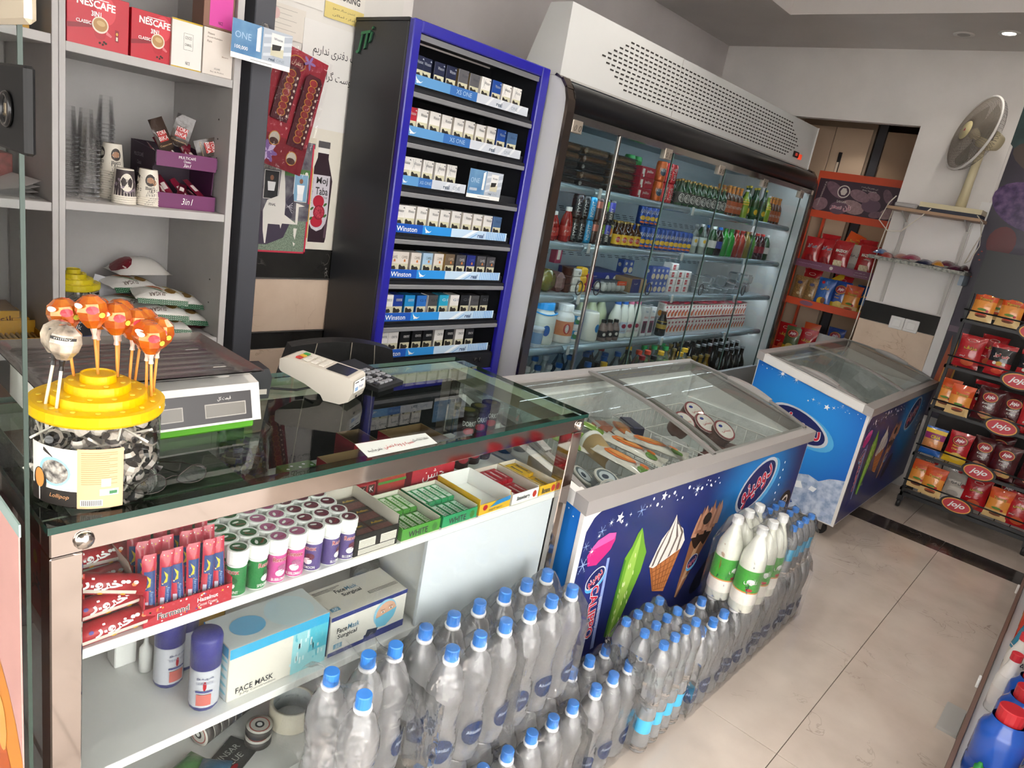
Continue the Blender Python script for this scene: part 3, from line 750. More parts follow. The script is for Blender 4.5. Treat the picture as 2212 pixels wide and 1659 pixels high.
    domino(g, S, .748, .385, .034, .024, .45, .0016, .3); g.txt(S, 'Double', .722, .325, .014, mat('D9C9A8', .5), .0016, w=.035, rot=.3)
    g.ell(S, 1.483, .468, .062, .055, CHD, .0010, 16, tilt=.5); g.ell(S, 1.475, .464, .045, .030, mat('EFE6DA', .5), .0013, 14, tilt=.9); g.ell(S, 1.478, .464, .033, .02, CHD, .0016, 14, tilt=.9); g.ell(S, 1.478, .464, .016, .01, mat('EFE6DA', .5), .0019, 10, tilt=.9)
    g.ell(S, .87, .30, .10, .045, mat('191A2E', .4), .0010, 16, tilt=.8)
    g.build('front_print', t)
    # print on the left end
    g = MB(); S = flat((0, D, 0), (0, -1, 0), (0, 0, 1))     # u from the back to the front
    g.poly(S, [(.004, .105), (D-.012, .105), (D-.012, zf-.005), (.004, zb-.006)], BLUEP, .0005)
    def zt(u, f): return .105+(zf+(zb-zf)*(D-u)/D-.105)*f
    star_field(g, S, [(.155, .831, .030, 2), (.238, .822, .026, 2), (.435, .727, .018, 0), (.33, .73, .006, 0), (.355, .745, .012, 1), (.39, .735, .014, 3), (.47, .735, .012, 1), (.51, .755, .014, 3), (.54, .745, .008, 3)] +
        [(.03+q*.03, .845-.012*sin(q*1.3), .0035+.002*(q % 2), 0) for q in range(8)] + [(.49+q*.021, .745+.02*sin(q*1.9), .0035, 0) for q in range(7)], .001)
    domino(g, S, .318, .580, .170, .078, -.30, .001)
    IC = mat('C9D5E6', .4, h2='7E96BE', scale=24); ICW = mat('EEF3F8', .4)
    g.poly(S, [(.004, .105), (D-.012, .105), (D-.012, .37), (D-.05, .362), (D-.09, .35), (D-.14, .315), (D-.2, .33), (D-.27, .31), (D-.35, .335), (.2, .30), (.1, .33), (.004, .31)], IC, .0008)
    for q in range(34):
        x = .03+.58*random.random(); y = .12+.19*random.random(); s_ = .012+.022*random.random(); a = random.random()*3
        g.poly(S, [(x+s_*cos(a+b)*(.6+.6*random.random()), y+s_*sin(a+b)*.8) for b in (0, 1.6, 3.1, 4.6)], random.choice([ICW, ICW, mat('5C76AC', .4), mat('A9BBD8', .4), mat('31508F', .4)]), .0010+.00002*q)
    g.build('side_print', t)
    w = MB(); w.box((-.002, -.004, .10), (.012, .010, zf), RIMW); w.build('corner_strip', t)
    # rim and lids follow the slope
    def rimpt(x, y, h): return Vector((x, y, zf + (zb-zf)*y/D + h))
    def bar(mb, x0, y0, x1, y1, h0, h1, m_):
        vs = [rimpt(x0, y0, h0), rimpt(x1, y0, h0), rimpt(x1, y1, h0), rimpt(x0, y1, h0), rimpt(x0, y0, h1), rimpt(x1, y0, h1), rimpt(x1, y1, h1), rimpt(x0, y1, h1)]
        mb.add(vs, [(0, 3, 2, 1), (4, 5, 6, 7), (0, 1, 5, 4), (1, 2, 6, 5), (2, 3, 7, 6), (3, 0, 4, 7)], m_)
    r = MB(); bar(r, -.012, -.015, L+.012, .035, 0, .045, RIMG); r.build('rim', t)
    r = MB(); bar(r, -.012, D-.03, L+.012, D+.012, 0, .045, RIMG); r.build('rim', t)
    r = MB(); bar(r, -.012, .035, .03, D-.03, 0, .043, RIMW); r.build('rim', t)
    r = MB(); bar(r, L-.03, .035, L+.012, D-.03, 0, .043, RIMG); r.build('rim', t)
    GLID = clear('EFF4F2', .012, .0, .6)
    def lid(x0, x1, h, nm):
        arch = lambda x, y: rimpt(x, y, h + .030*(1-((y-D/2)/(D/2))**2))
        q = MB(); q.grid(lambda a, b: arch(x0+(x1-x0)*a, .02+(D-.04)*b), 1, 8, GLID); lo = q.build(nm, t)
        for xa in (x0, x1-.022):
            q = MB()
            q.grid(lambda a, b: arch(xa+.022*a, .02+(D-.04)*b)+Vector((0, 0, .005)), 1, 8, mat('8E8B88', .35, .3)); q.grid(lambda a, b: arch(xa+.022*a, .02+(D-.04)*b)-Vector((0, 0, .006)), 1, 8, mat('8E8B88', .35, .3))
            q.grid(lambda a, b: arch(xa, .02+(D-.04)*b)+Vector((0, 0, .005-.011*a)), 1, 8, mat('8E8B88', .35, .3)); q.grid(lambda a, b: arch(xa+.022, .02+(D-.04)*b)+Vector((0, 0, .005-.011*a)), 1, 8, mat('8E8B88', .35, .3))
            q.build('lid_frame', lo)
        return lo, arch
    lo, ar = lid(.02, .83, .030, 'glass_lid')
    lo, ar = lid(.73, L-.02, .044, 'glass_lid')
    h = MB()
    for a in (0, 1):
        x = .055 if a == 0 else L-.08
        for k in range(4):
            pass
    for (x, hh) in ((.022, .030), (L-.045, .044)):
        h = MB(); h.grid(lambda a, b: rimpt(x+.03*a, .20+.22*b, hh+.036+.012*sin(pi*b)), 1, 5, RIMG); h.grid(lambda a, b: rimpt(x+.03*a, .20+.22*b, hh+.018), 1, 5, RIMG)
        h.grid(lambda a, b: rimpt(x, .20+.22*b, hh+.018+(.018+.012*sin(pi*b))*a), 1, 5, RIMG); h.grid(lambda a, b: rimpt(x+.03, .20+.22*b, hh+.018+(.018+.012*sin(pi*b))*a), 1, 5, RIMG)
        h.build('lid_handle', t)
    for x in (.09, L-.09):
        for y in (.08, D-.08):
            c = MB(); c.lathe([(.034, -.014), (.036, -.01), (.036, .01), (.034, .014)], BLACK, 16, M=Matrix.Translation((x, y, .037)) @ Matrix.Rotation(pi/2, 4, 'Y'))
            c.box((x-.02, y-.03, .07), (x+.02, y+.03, .10), STEEL); c.box((x-.019, y-.012, .03), (x-.016, y+.012, .075), STEEL); c.box((x+.016, y-.012, .03), (x+.019, y+.012, .075), STEEL); c.build('caster', t)
    return t
FZ1 = freezer('chest_freezer', 'blue printed ice cream chest freezer beside the glass counter', (1.565, .945, 0), -.055)
FZ2 = freezer('chest_freezer', 'blue printed ice cream chest freezer by the back wall switches', (3.98, .842, 0), 0.0)

# ================================================================ glass counter
CX0, CX1, CY0, CY1, CZ = .275, 1.52, .98, 1.495, 1.045
CHR = mat('BDB3AD', 0.06, 1.0); CREAMF = mat('D8CDB9', .5); BOARD = mat('EAEAE8', .35)
ctr = thing('glass_counter', 'glass display counter with chrome frame and white shelves', 'counter', (.9, 1.24, 0))
for (x0, y0, x1, y1) in ((CX0, CY0, CX0+.042, CY0+.042), (CX1-.042, CY0, CX1, CY0+.042), (CX0, CY1-.042, CX0+.042, CY1), (CX1-.042, CY1-.042, CX1, CY1)):
    m = MB(); m.box((x0, y0, .0), (x1, y1, .994), CHR, bev=.002); part(m, 'post', ctr)
for (a, b) in (((CX0, CY0, .995), (CX1, CY0+.04, 1.034)), ((CX0, CY0+.0405, .995), (CX0+.04, CY1, 1.034))):
    m = MB(); m.box(a, b, CHR, bev=.002); part(m, 'top_rail', ctr)
m = MB(); m.box((CX0+.04, CY1-.05, 1.0), (CX1, CY1, 1.034), CREAMF); part(m, 'top_rail', ctr)
m = MB(); m.box((CX1-.055, CY0+.0405, 1.0), (CX1, CY1-.051, 1.034), CREAMF); part(m, 'top_rail', ctr)
GTOP = clear('D6E8E1', .006, 0.0, 0.9); NOG = clear('F4FAF8', .0, 0.0, 0.0); GEDGE = mat('0F3B33', .12, coat=.5)
m = MB(); m.box((CX0-.004, CY0-.006, 1.0355), (CX1+.004, CY1+.004, 1.0465), [NOG, GTOP, GEDGE, GEDGE, mat('BFD8D2', .2), GEDGE]); part(m, 'glass_top', ctr)
GF = clear('F6FAF8', .008, 0.0, 0.55)
def pane(a, b, c, d, m_): return MB().add([a, b, c, d], [(0, 1, 2, 3)], m_)
m = pane((CX0+.043, CY0+.012, .06), (CX1-.043, CY0+.012, .06), (CX1-.043, CY0+.012, .994), (CX0+.043, CY0+.012, .994), GF); part(m, 'front_pane', ctr)
m = pane((CX0+.012, CY0+.043, .06), (CX0+.012, CY1-.043, .06), (CX0+.012, CY1-.043, .994), (CX0+.012, CY0+.043, .994), GF); part(m, 'side_pane', ctr)
m = pane((CX1-.012, CY0+.043, .06), (CX1-.012, CY1-.043, .06), (CX1-.012, CY1-.043, .994), (CX1-.012, CY0+.043, .994), GF); part(m, 'side_pane', ctr)
m = MB(); m.box((CX0+.018, CY0+.018, .797), (CX1-.018, CY1-.05, .815), BOARD, bev=.001); part(m, 'shelf', ctr)
m = MB(); m.box((CX0+.018, CY0+.018, .552), (1.035, CY1-.05, .570), BOARD, bev=.001); part(m, 'shelf', ctr)
m = MB(); m.box((CX0+.018, CY0+.018, .327), (CX1-.018, CY1-.05, .345), BOARD, bev=.001); part(m, 'shelf', ctr)
m = MB(); m.box((1.022, CY0+.019, .346), (1.474, CY0+.028, .7965), mat('DDE2E8', .25)); part(m, 'white_front_board', ctr)
m = MB(); m.box((1.036, CY0+.0285, .346), (1.050, CY1-.05, .7965), BOARD); part(m, 'divider', ctr)
m = MB(); m.box((CX0+.045, CY1-.046, .06), (CX1-.045, CY1-.034, .70), mat('6B6E74', .6)); part(m, 'back_board', ctr)
for x in (CX0+.022, CX1-.022):
    m = MB(); m.lathe([(.0, .010), (.010, .009), (.013, .005), (.014, 0)], mat('C9C2BC', .15, 1), 14, M=Matrix.Translation((x+ (.02 if x < 1 else 0), CY0, 1.014)) @ Matrix.Rotation(pi/2, 4, 'X')); part(m, 'rail_screw', ctr)

# ================================================================ shop-front glass on the left, with its lock
GX = .25
fr = structure(pane((GX, .985, .02), (GX, 1.36, .02), (GX, 1.36, 2.6), (GX, .985, 2.6), clear('F0F5F3', .01, 0, .06)).build('window_1'), 'fixed glass pane of the shop front')
m = MB(); m.box((GX-.002, .982, 0.02), (GX+.003, .9849, 2.6), mat('36473F', .4)); m.build('glass_edge', fr)
t = thing('glass_lock', 'black patch lock with round key cylinder on the glass edge', 'lock', (GX-.012, 1.05, 1.58))
m = MB(); m.box((GX-.012, .922, 1.533), (GX-.001, 1.10, 1.625), mat('0B0B0C', .6), bev=.003); part(m, 'lock_case', t)
m = MB(); M_ = Matrix.Translation((GX-.0122, .978, 1.577)) @ Matrix.Rotation(-pi/2, 4, 'Y') @ Matrix.Scale(.60, 4); m.lathe([(.0, .0), (.030, .0), (.0335, .004), (.030, .009), (.025, .009), (.024, .004), (.018, .006), (.0, .006)], mat('1D1D1E', .18), 28, M=M_); o = part(m, 'key_cylinder', t)
m = MB(); m.box((GX-.0168, .976, 1.570), (GX-.0156, .9785, 1.583), mat('C7B79A', .25, 1)); m.box((GX-.0168, .9725, 1.570), (GX-.0156, .982, 1.5725), mat('C7B79A', .25, 1)); m.build('keyhole', o)
t = thing('glass_patch', 'cream metal corner fitting at the top of the glass edge', 'fitting', (GX-.012, 1.05, 1.68))
m = MB(); m.box((GX-.012, .914, 1.665), (GX-.001, 1.10, 1.80), mat('D9CBB2', .3, .2), bev=.005); part(m, 'plate', t)
m = MB(); m.lathe([(.006, 0), (.006, .002)], mat('8A7F70', .4), 12, M=Matrix.Translation((GX-.0122, .945, 1.70)) @ Matrix.Rotation(-pi/2, 4, 'Y')); part(m, 'screw', t)
# food poster on the lower glass
t = thing('food_poster', 'pink and orange food poster stuck on the lower shop glass', 'poster', (GX-.007, 1.2, .5))
m = MB(); m.box((GX-.0085, .99, .02), (GX-.0065, 1.355, 1.035), mat('D9A79E', .35, noise=.10, scale=6)); pp = part(m, 'sheet', t)
m = MB(); m.box((GX-.009, .985, 1.036), (GX-.0065, 1.355, 1.055), mat('A9C2BC', .2)); m.build('top_strip', pp)
m = MB(); S = flat((GX-.0087, 1.16, .55), (0, -1, 0), (0, 0, 1))
m.ell(S, -.10, .02, .29, .24, mat('E2913A', .3), .0002, 32, 2); m.ell(S, -.10, -.05, .26, .17, mat('C9602A', .3), .0005, 32); m.ell(S, .06, .10, .03, .05, mat('F4B05A', .3), .0008, 16)
m.ell(S, -.08, -.05, .04, .02, mat('F3E9DA', .3), .0008, 12, tilt=.8); m.ell(S, -.06, -.28, .22, .1, mat('D98033', .3), .0007, 24)
m.build('print', pp)
# brick pier beyond the counter end
pier = structure(MB().box((.258, 1.53, 0), (.378, 1.80, 1.02), mat('5E4A3E', .9)).build('trim_1'), 'brown brick pier behind the left end of the counter')
for k in range(5):
    m = MB(); m.box((.255, 1.522, .02+k*.20), (.386, 1.81, .20+k*.20), mat('8F6245', .8, noise=.35, scale=22, bump=.5, bscale=50), bev=.006); m.build('brick', pier)

# ================================================================ orange bread rack in the passage
ORG = mat('D4502F', .4); PUR = mat('7A4A63', .45); ORD_ = mat('8E2F22', .5)
rk = thing('bread_rack', 'orange metal bread rack with a purple bread banner in the passage', 'rack', (6.05, 1.8, 0))
RX = 5.93; RY0, RY1 = 1.52, 2.14
for y in (RY0-.012, RY1):
    for x in (RX, RX+.36):
        m = MB(); m.box((x, y, 0), (x+.025, y+.02, 2.10), ORG); part(m, 'post', rk)
m = MB(); m.box((RX-.005, RY0-.012, 2.045), (RX+.005, RY1+.02, 2.10), ORG); part(m, 'banner_rail', rk)
m = MB(); m.box((RX-.005, RY0-.012, 1.745), (RX+.005, RY1+.02, 1.80), ORG); part(m, 'banner_rail', rk)
bn = MB(); bn.box((RX-.004, RY0, 1.80), (RX+.002, RY1, 2.045), mat('3E2A38', .45)); ba = part(bn, 'banner', rk)
m = MB(); S = flat((RX-.0045, RY1, 1.80), (0, -1, 0), (0, 0, 1)); LV = [mat('94747E', .5, noise=.3, scale=40), mat('7C5E6B', .5, noise=.3, scale=40), mat('A98A8C', .5, noise=.3, scale=40), mat('6A5060', .5)]
for q, (u, v, a, b, tl) in enumerate(((.05, .05, .06, .05, .3), (.14, .17, .09, .04, -.6), (.30, .06, .09, .05, -.2), (.43, .09, .07, .05, .0), (.33, .15, .08, .04, -.3), (.53, .17, .06, .03, -1.0), (.56, .05, .06, .04, .4), (.20, .04, .07, .05, .1), (.43, .16, .05, .03, -.3), (.48, .03, .05, .025, .2))):
    m.ell(S, u, v, a, b, LV[q % 4], .0004+.0002*q, 18, tilt=tl)
m.ell(S, .205, .165, .048, .048, mat('D9CFC6', .5), .003, 22); m.ell(S, .205, .165, .040, .040, mat('4A3342', .5), .0033, 22); m.ell(S, .205, .165, .026, .030, mat('D9CFC6', .5), .0036, 6)
m.txt(S, 'SAHAR', .21, .088, .018, mat('D6CBC3', .5), .003, w=.075); m.txt(S, 'نان سحر', .215, .045, .055, mat('E7D8D8', .5), .003, w=.155, bold=.05); m.txt(S, 'نان سحر', .215, .045, .050, mat('B05A72', .5), .0034, w=.148, bold=.01)
m.txt(S, 'WWW.SAHARGROUP.IR', .045, .13, .013, mat('C4B8B2', .5), .003, w=.19, rot=1.45); m.txt(S, 'نان، طعم زندگی است', .385, .215, .018, mat('D9CFC6', .5), .003, w=.125, rot=-.06); m.txt(S, 'Bread, Taste of Life', .39, .193, .011, mat('D9CFC6', .5), .003, w=.105, rot=-.06)
m.build('print', ba)
RZ = [1.36, 1.05, .62]
for k, z in enumerate(RZ):
    m = MB(); m.box((RX+.006, RY0+.01, z-.012), (RX+.36, RY1-.002, z), ORD_); s_ = part(m, 'shelf', rk)
    e = MB(); e.box((RX-.006, RY0-.012, z-.012), (RX+.004, RY1+.02, z+.045), PUR if k == 0 else ORG); e.build('shelf_lip', s_)
    if k == 0:
        e = MB(); S = flat((RX-.0063, RY1, z-.012), (0, -1, 0), (0, 0, 1)); e.ell(S, .28, .03, .014, .014, mat('D9CFC6', .5), .0005, 14); e.txt(S, 'نان، طعم زندگی', .50, .037, .012, mat('D9CFC6', .5), .0005, w=.08); e.txt(S, 'Bread, taste of life', .51, .018, .008, mat('D9CFC6', .5), .0005, w=.10)
        for q in range(16): e.ell(S, .02+q*.012, .03, .007, .003, mat('9C7A92', .5), .0004, 6, tilt=.5 if q % 2 else -.5)
        e.build('lip_print', s_)
    elif k == 1:
        e = MB(); S = flat((RX-.0063, RY1, z-.012), (0, -1, 0), (0, 0, 1)); e.ell(S, .17, .03, .055, .018, mat('8A5A74', .5), .0005, 14); e.build('lip_print', s_)

# ================================================================ snack rack on the right
RB = mat('17181A', .4); SX_ = 5.02
sn = thing('snack_rack', 'black wire snack rack on casters with five sloping tiers', 'rack', (5.15, .40, 0))
SY0, SY1 = .03, .752
for y in (SY0, SY1-.016):
    m = MB(); m.box((SX_+.05, y, .085), (SX_+.075, y+.016, 1.70), RB); part(m, 'post', sn)
    m = MB(); m.box((SX_+.05, y, .085), (SX_+.38, y+.016, .11), RB); part(m, 'foot_bar', sn)
    for x in (SX_+.07, SX_+.34):
        m = MB(); m.lathe([(.024, -.011), (.027, -.007), (.027, .007), (.024, .011)], BLACK, 14, M=Matrix.Translation((x, y+.008, .0275)) @ Matrix.Rotation(pi/2, 4, 'X')); m.box((x-.012, y-.008, .045), (x+.012, y+.024, .085), RB); part(m, 'caster', sn)
m = MB(); m.box((SX_+.05, SY0, .088), (SX_+.07, SY1, .112), RB); part(m, 'base_rail', sn)
m = MB(); m.box((SX_+.36, SY0+.016, .12), (SX_+.37, SY1-.016, 1.70), mat('2A2523', .6)); part(m, 'back_panel', sn)
m = MB(); m.box((SX_+.045, SY0+.016, 1.44), (SX_+.055, SY1-.016, 1.70), mat('141416', .35)); hb = part(m, 'header_board', sn)
SNZ = [1.275, .985, .70, .395, .150]
RR = mat('C23B46', .4); RGD = mat('E2A34A', .4)
def jojo_badge(mb, S, u, v, ru, rv, d, tilt=0.0, edge=RGD, fill=RR, tx=LWH, t_='jojo'):
    mb.ell(S, u, v, ru*1.10, rv*1.14, mat('17110F', .4), d, 24, 2, tilt); mb.ell(S, u, v, ru, rv, edge, d+.0004, 24, 2, tilt); mb.ell(S, u, v, ru*.92, rv*.88, fill, d+.0008, 24, 2, tilt)
    mb.txt(S, t_, u, v, rv*.95, tx, d+.0014, w=ru*1.15, bold=.03, shear=.35, rot=tilt)
m = MB(); S = flat((SX_+.0448, SY1-.016, 1.44), (0, -1, 0), (0, 0, 1)); jojo_badge(m, S, .44, .12, .17, .075, .0006); m.build('header_print', hb)
for k, z in enumerate(SNZ):
    m = MB()
    for q in range(9):
        y = SY0+.03+q*(SY1-SY0-.06)/8; m.tube([(SX_+.01, y, z), (SX_+.35, y, z+.045)], .0025, RB, 5)
    m.tube([(SX_+.20, SY0+.016, z+.023), (SX_+.20, SY1-.016, z+.023)], .003, RB, 5)
    tr2 = part(m, 'wire_tier', sn)
    m = MB(); m.box((SX_-.006, SY0, z-.012), (SX_+.01, SY1, z+.006), RB); m.build('front_bar', tr2)
    m = MB(); m.tube([(SX_-.004, SY0, z+.058), (SX_-.004, SY1, z+.066)], .005, RB, 6); m.build('guard_bar', tr2)
    for y in (SY0+.006, SY1-.006):
        m = MB(); m.box((SX_-.006, y-.006, z-.012), (SX_+.37, y+.006, z+.006), RB); m.build('tier_side', tr2)
    by = (.372, .365, .360, .385, .430)[k]; bz = z+.018
    m = MB(); S = flat((SX_-.013, by, bz), (0, -1, 0), (0, 0, 1)); m.ell(S, 0, 0, .093, .053, mat('17110F', .5), -.004, 26); jojo_badge(m, S, 0, 0, .080, .044, .0006, 0); m.build('oval_badge', tr2)
# ================================================================ generic goods
def box_goods(name, w, d, h, m, bev=.001):
    """carton standing on its base, front to -y, left corner at the origin"""
    mb = MB(); mb.box((0, 0, 0), (w, d, h), m, bev=bev); return mb
def FRONT(w=0): return flat((0, 0, 0), (1, 0, 0), (0, 0, 1))
def LEFT(d): return flat((0, d, 0), (0, -1, 0), (0, 0, 1))
def TOP(h): return flat((0, 0, h), (1, 0, 0), (0, 1, 0))

# ---- instant coffee cartons
def coffee_carton(w, h):
    R1, R2, R3 = mat('C22436', .35), mat('A81B2E', .35), mat('8C1626', .35)
    mb = box_goods('x', w, .12, h, R1); t = mb.build('coffee_carton')
    g = MB(); S = FRONT()
    g.rect(S, .004, 0, w-.002, h-.002, R1, .0003); g.ell(S, w*.62, h*.72, w*.16, h*.26, mat('D8414C', .35), .0006, 20)
    g.poly(S, [(0, h*.36), (w*.5, h*.47), (w*.5, h*.39), (0, h*.27)], R3, .0007)
    g.txt(S, 'NESCAFE', w*.46, h*.80, h*.145, WH, .0012, w=w*.62, bold=.03, rot=-.02); g.rect(S, w*.30, h*.885, w*.66, h*.90, WH, .0012)
    g.txt(S, '3IN1', w*.46, h*.62, h*.10, WH, .0012, w=w*.16, bold=.03); g.txt(S, 'CLASSIC', w*.26, h*.44, h*.065, WH, .0012, w=w*.24, bold=.02)
    CR = mat('E9DCCB', .4); 
    g.poly(S, [(w*.40, h*.46), (w*.655, h*.43), (w*.60, h*.20), (w*.55, h*.17), (w*.47, h*.18), (w*.43, h*.24)], mat('B81E30', .3), .0010)
    g.ell(S, w*.525, h*.44, w*.135, h*.155, CR, .0013, 22, tilt=-.25); g.ell(S, w*.525, h*.445, w*.115, h*.125, mat('B58A56', .4), .0016, 22, tilt=-.25); g.ell(S, w*.535, h*.47, w*.07, h*.05, mat('CDAA78', .4), .0018, 16, tilt=-.2)
    g.poly(S, [(w*.63, h*.36), (w*.72, h*.28), (w*.70, h*.25), (w*.62, h*.29)], mat('D9727A', .4), .0011)
    for a, b in ((.52, .11), (.57, .09), (.62, .12), (.59, .14)): g.ell(S, w*a, h*b, w*.022, h*.022, mat('3A1E16', .5), .0012, 8, tilt=.6)
    g.poly(S, [(w*.77, h*.42), (w*.83, h*.41), (w*.83, h*.19), (w*.77, h*.20)], mat('8C1626', .35), .0010); g.ell(S, w*.80, h*.345, w*.018, h*.03, mat('D9A84E', .4), .0013, 10); g.rect(S, w*.785, h*.22, w*.815, h*.29, CR, .0013)
    g.build('front_print', t)
    return tag(t, 'x', 'coffee box', 'red coffee cartons on the top shelf')
K = Kind(coffee_carton(.152, .135))
K.put('larger red coffee carton with a full cup printed, at the left post', (.684, 2.272, 1.7425))
K.put('red coffee carton half hidden behind the white perfume box', (.842, 2.272, 1.7425), scale=(.9, 1, .94))
# ---- perfume boxes
def perfume(name, label, x, y, w, h, base, edge, texts, z=1.7425, side=None, d=.075):
    mb = MB(); mb.box((0, 0, 0), (w, d, h), [base, edge, base, base, base, side or base], bev=.001); t = mb.build(name)
    g = MB(); S = FRONT()
    if edge is not base:
        g.rect(S, 0, h-.004, w, h, edge); g.rect(S, 0, 0, w, .003, edge)
    for (s_, u, v, hh, ww, c) in texts: g.txt(S, s_, u, v, hh, c, .0008, w=ww)
    if name == 'perfume_box' and 'gold' in label:
        bl = mat('4A4640', .5)
        for a in ((.034, .052, .061, .0526), (.034, .096, .061, .0966), (.034, .052, .0346, .0966), (.0604, .052, .061, .0966)): g.rect(S, *a, bl, .0006)
    g.build('front_print', t); t.location = (x, y, z)
    return tag(t, label, 'perfume box', 'boxed perfumes on the top shelf')
TX = mat('2A2826', .5); GOLD = mat('C9A93E', .3, .6); IV = mat('E6E4DE', .4)
perfume('perfume_box', 'white perfume box with gold edges and black framed lettering', .948, 2.262, .088, .130, IV, GOLD, [('COCO', .0475, .085, .008, .019, TX), ('CHANEL', .0475, .066, .007, .020, TX), ('NICE', .0475, .016, .009, .013, TX)], side=mat('CFC2B6', .5))
perfume('perfume_box', 'ivory perfume box with fine brown lettering next to the shelf side', 1.040, 2.262, .092, .130, mat('E6DDD3', .4), mat('E6DDD3', .4), [('Maison', .022, .115, .006, .020, mat('6B584A', .5)), ('Francis Kurkdjian', .034, .104, .006, .045, mat('6B584A', .5)), ('Paris', .018, .093, .006, .014, mat('6B584A', .5)), ('ECLAIRE', .045, .020, .005, .018, TX), ('Eau de Parfum', .045, .011, .004, .042, mat('6B584A', .5)), ('Baccarat', .068, .058, .004, .02, mat('8C5A48', .5))])
perfume('perfume_box', 'brown perfume box with a pink front, stacked on the ivory box', 1.036, 2.262, .094, .13, mat('8A6452', .45), mat('8A6452', .45), [('NICE', .052, .018, .009, .014, TX)], z=1.8735)
m = MB(); S = flat((1.048, 2.2618, 1.876), (1, 0, 0), (0, 0, 1)); 
o = bpy.data.objects['perfume_box.002']; g = MB(); g.rect(FRONT(), .018, .006, .088, .126, mat('D3459F', .45), .0004); g.build('pink_front', o)

# ---- clear plastic tumblers: stacks of upside-down cups
CUPM = clear('FFFFFF', .22, .15, .5, 0, 40, 'FAFBFD', .2); CUPW = clear('FFFFFF', .006, .08, .30, 0, 40, 'FAFBFD', .012)
def cup_proto(R, r, h, m_, name):
    mb = MB(); mb.lathe([(R-.0006, 0), (R+.0014, .0015), (R, .0035), (r, h), (r-.001, h+.0006), (0, h+.0006)], [m_, m_, CUPW, CUPW, CUPW], 18, cap0=False); return mb.build(name)
stk = [('tallest stack at the back, left', .735, 2.56, .047, 20), ('stack in front of the tallest, by the post', .725, 2.40, .047, 15), ('middle stack of the front row', .782, 2.43, .044, 15), ('nearest stack beside the paper cups', .760, 2.325, .044, 13), ('stack behind the paper cups', .866, 2.52, .046, 19)]
pk = None
for nm, x, y, R, n in stk:
    for i in range(n):
        lab = 'clear plastic cup, ' + nth(i) + ' from the bottom, ' + nm
        if pk is None: pk = tag(cup_proto(.0265, .0180, .085, CUPM, 'plastic_cup'), 'x', 'plastic cup', 'clear plastic cups'); o = pk
        else: o = copy_tree(pk)
        k = R/.047; o.location = (x, y, 1.3305+i*.0118); o.scale = (k, k, 1); o['label'] = lab
# ---- printed paper cups, upside down in three stacks
def paper_cup(style):
    W_, D_ = mat('E7E0D2', .55), mat('3B3330', .55)
    mb = MB(); mb.lathe([(.033, 0), (.0345, .002), (.033, .004), (.0255, .082), (.0245, .083), (0, .0815)], W_, 24); t = mb.build('paper_cup')
    g = MB(); S = lambda a, b, d: Vector(((.0332-.0075*b/.082+d)*cos(-2.25+a/.029), (.0332-.0075*b/.082+d)*sin(-2.25+a/.029), b))
    if style == 0:
        for u in (-.034, .012):
            g.ell(S, u, .052, .014, .018, D_, .0004, 16); g.ell(S, u, .052, .009, .009, W_ if u < 0 else mat('A5795A', .5), .0008, 14)
            g.txt(S, 'COFFEE', u, .028, .009, D_, .0005, w=.026, bold=.03, rot=pi); g.txt(S, 'FIRST', u, .017, .007, D_, .0005, w=.016, rot=pi); g.txt(S, 'OK BUT', u, .008, .007, D_, .0005, w=.022, rot=pi)
    else:
        g.rect(S, -.03, .006, .045, .080, mat('3E3538', .55), .0003, 10)
        for q in range(9): g.ell(S, -.025+q*.0085, .015+.05*random.random(), .004, .006, mat('8A7C86', .5), .0005, 8, tilt=q)
        g.ell(S, .004, .045, .018, .026, W_, .0007, 18); g.txt(S, 'Coffee', .004, .047, .016, D_, .0011, w=.032, rot=pi, shear=.3)
    g.build('cup_print', t)
    return tag(t, 'x', 'paper cup', 'printed paper coffee cups')
K0 = Kind(paper_cup(0)); K1 = Kind(paper_cup(1))
for nm, x, y, n, KK, dz in (('left stack', .848, 2.41, 13, K0, .0068), ('front stack with coffee bean print', .850, 2.318, 4, K1, .0062), ('right stack', .921, 2.325, 5, K0, .0062)):
    for i in range(n):
        KK.put('paper coffee cup, ' + nth(i) + ' from the bottom, ' + nm, (x, y, 1.3305+i*dz), rz=.15*i % .5)
# ---- purple sachet dispenser
PURP = mat('54234C', .45); PURD = mat('2E1A2E', .5); PURL = mat('6E2A5E', .4)
t = thing('sachet_dispenser', 'purple cardboard coffee sachet dispenser on the middle shelf', 'dispenser', (.93, 2.30, 1.3305), -.02)
m = MB(); m.box((0, .004, 0), (.19, .20, .004), PURD); m.build('base', t)
m = MB(); m.prism([(.0, 0), (.20, 0), (.20, .185), (.0, .165), (.0, .135), (.02, .12), (.028, .05), (.0, .046)], 0, .003, PURD, lambda u, v, d: Vector((d, u, v))); sd = m.build('side_panel', t)
g = MB(); S = flat((-.0004, .20, 0), (0, -1, 0), (0, 0, 1)); g.txt(S, 'MULTICAFÉ', .07, .145, .014, mat('B9A9B6', .5), .0004, w=.075); g.txt(S, 'Classic', .075, .120, .012, mat('B9A9B6', .5), .0004, w=.035); g.txt(S, '3in1', .075, .095, .016, mat('B9A9B6', .5), .0004, w=.035, shear=.3); g.build('side_print', sd)
m = MB(); m.prism([(.0, 0), (.20, 0), (.20, .185), (.0, .165), (.0, .135), (.02, .12), (.028, .05), (.0, .046)], .187, .190, PURP, lambda u, v, d: Vector((d, u, v))); m.build('side_panel', t)
m = MB(); m.box((.003, .197, 0), (.187, .20, .185), PURD); m.build('back_panel', t)
m = MB(); m.box((.003, 0, 0), (.187, .003, .046), PURL); f1 = m.build('front_lip', t)
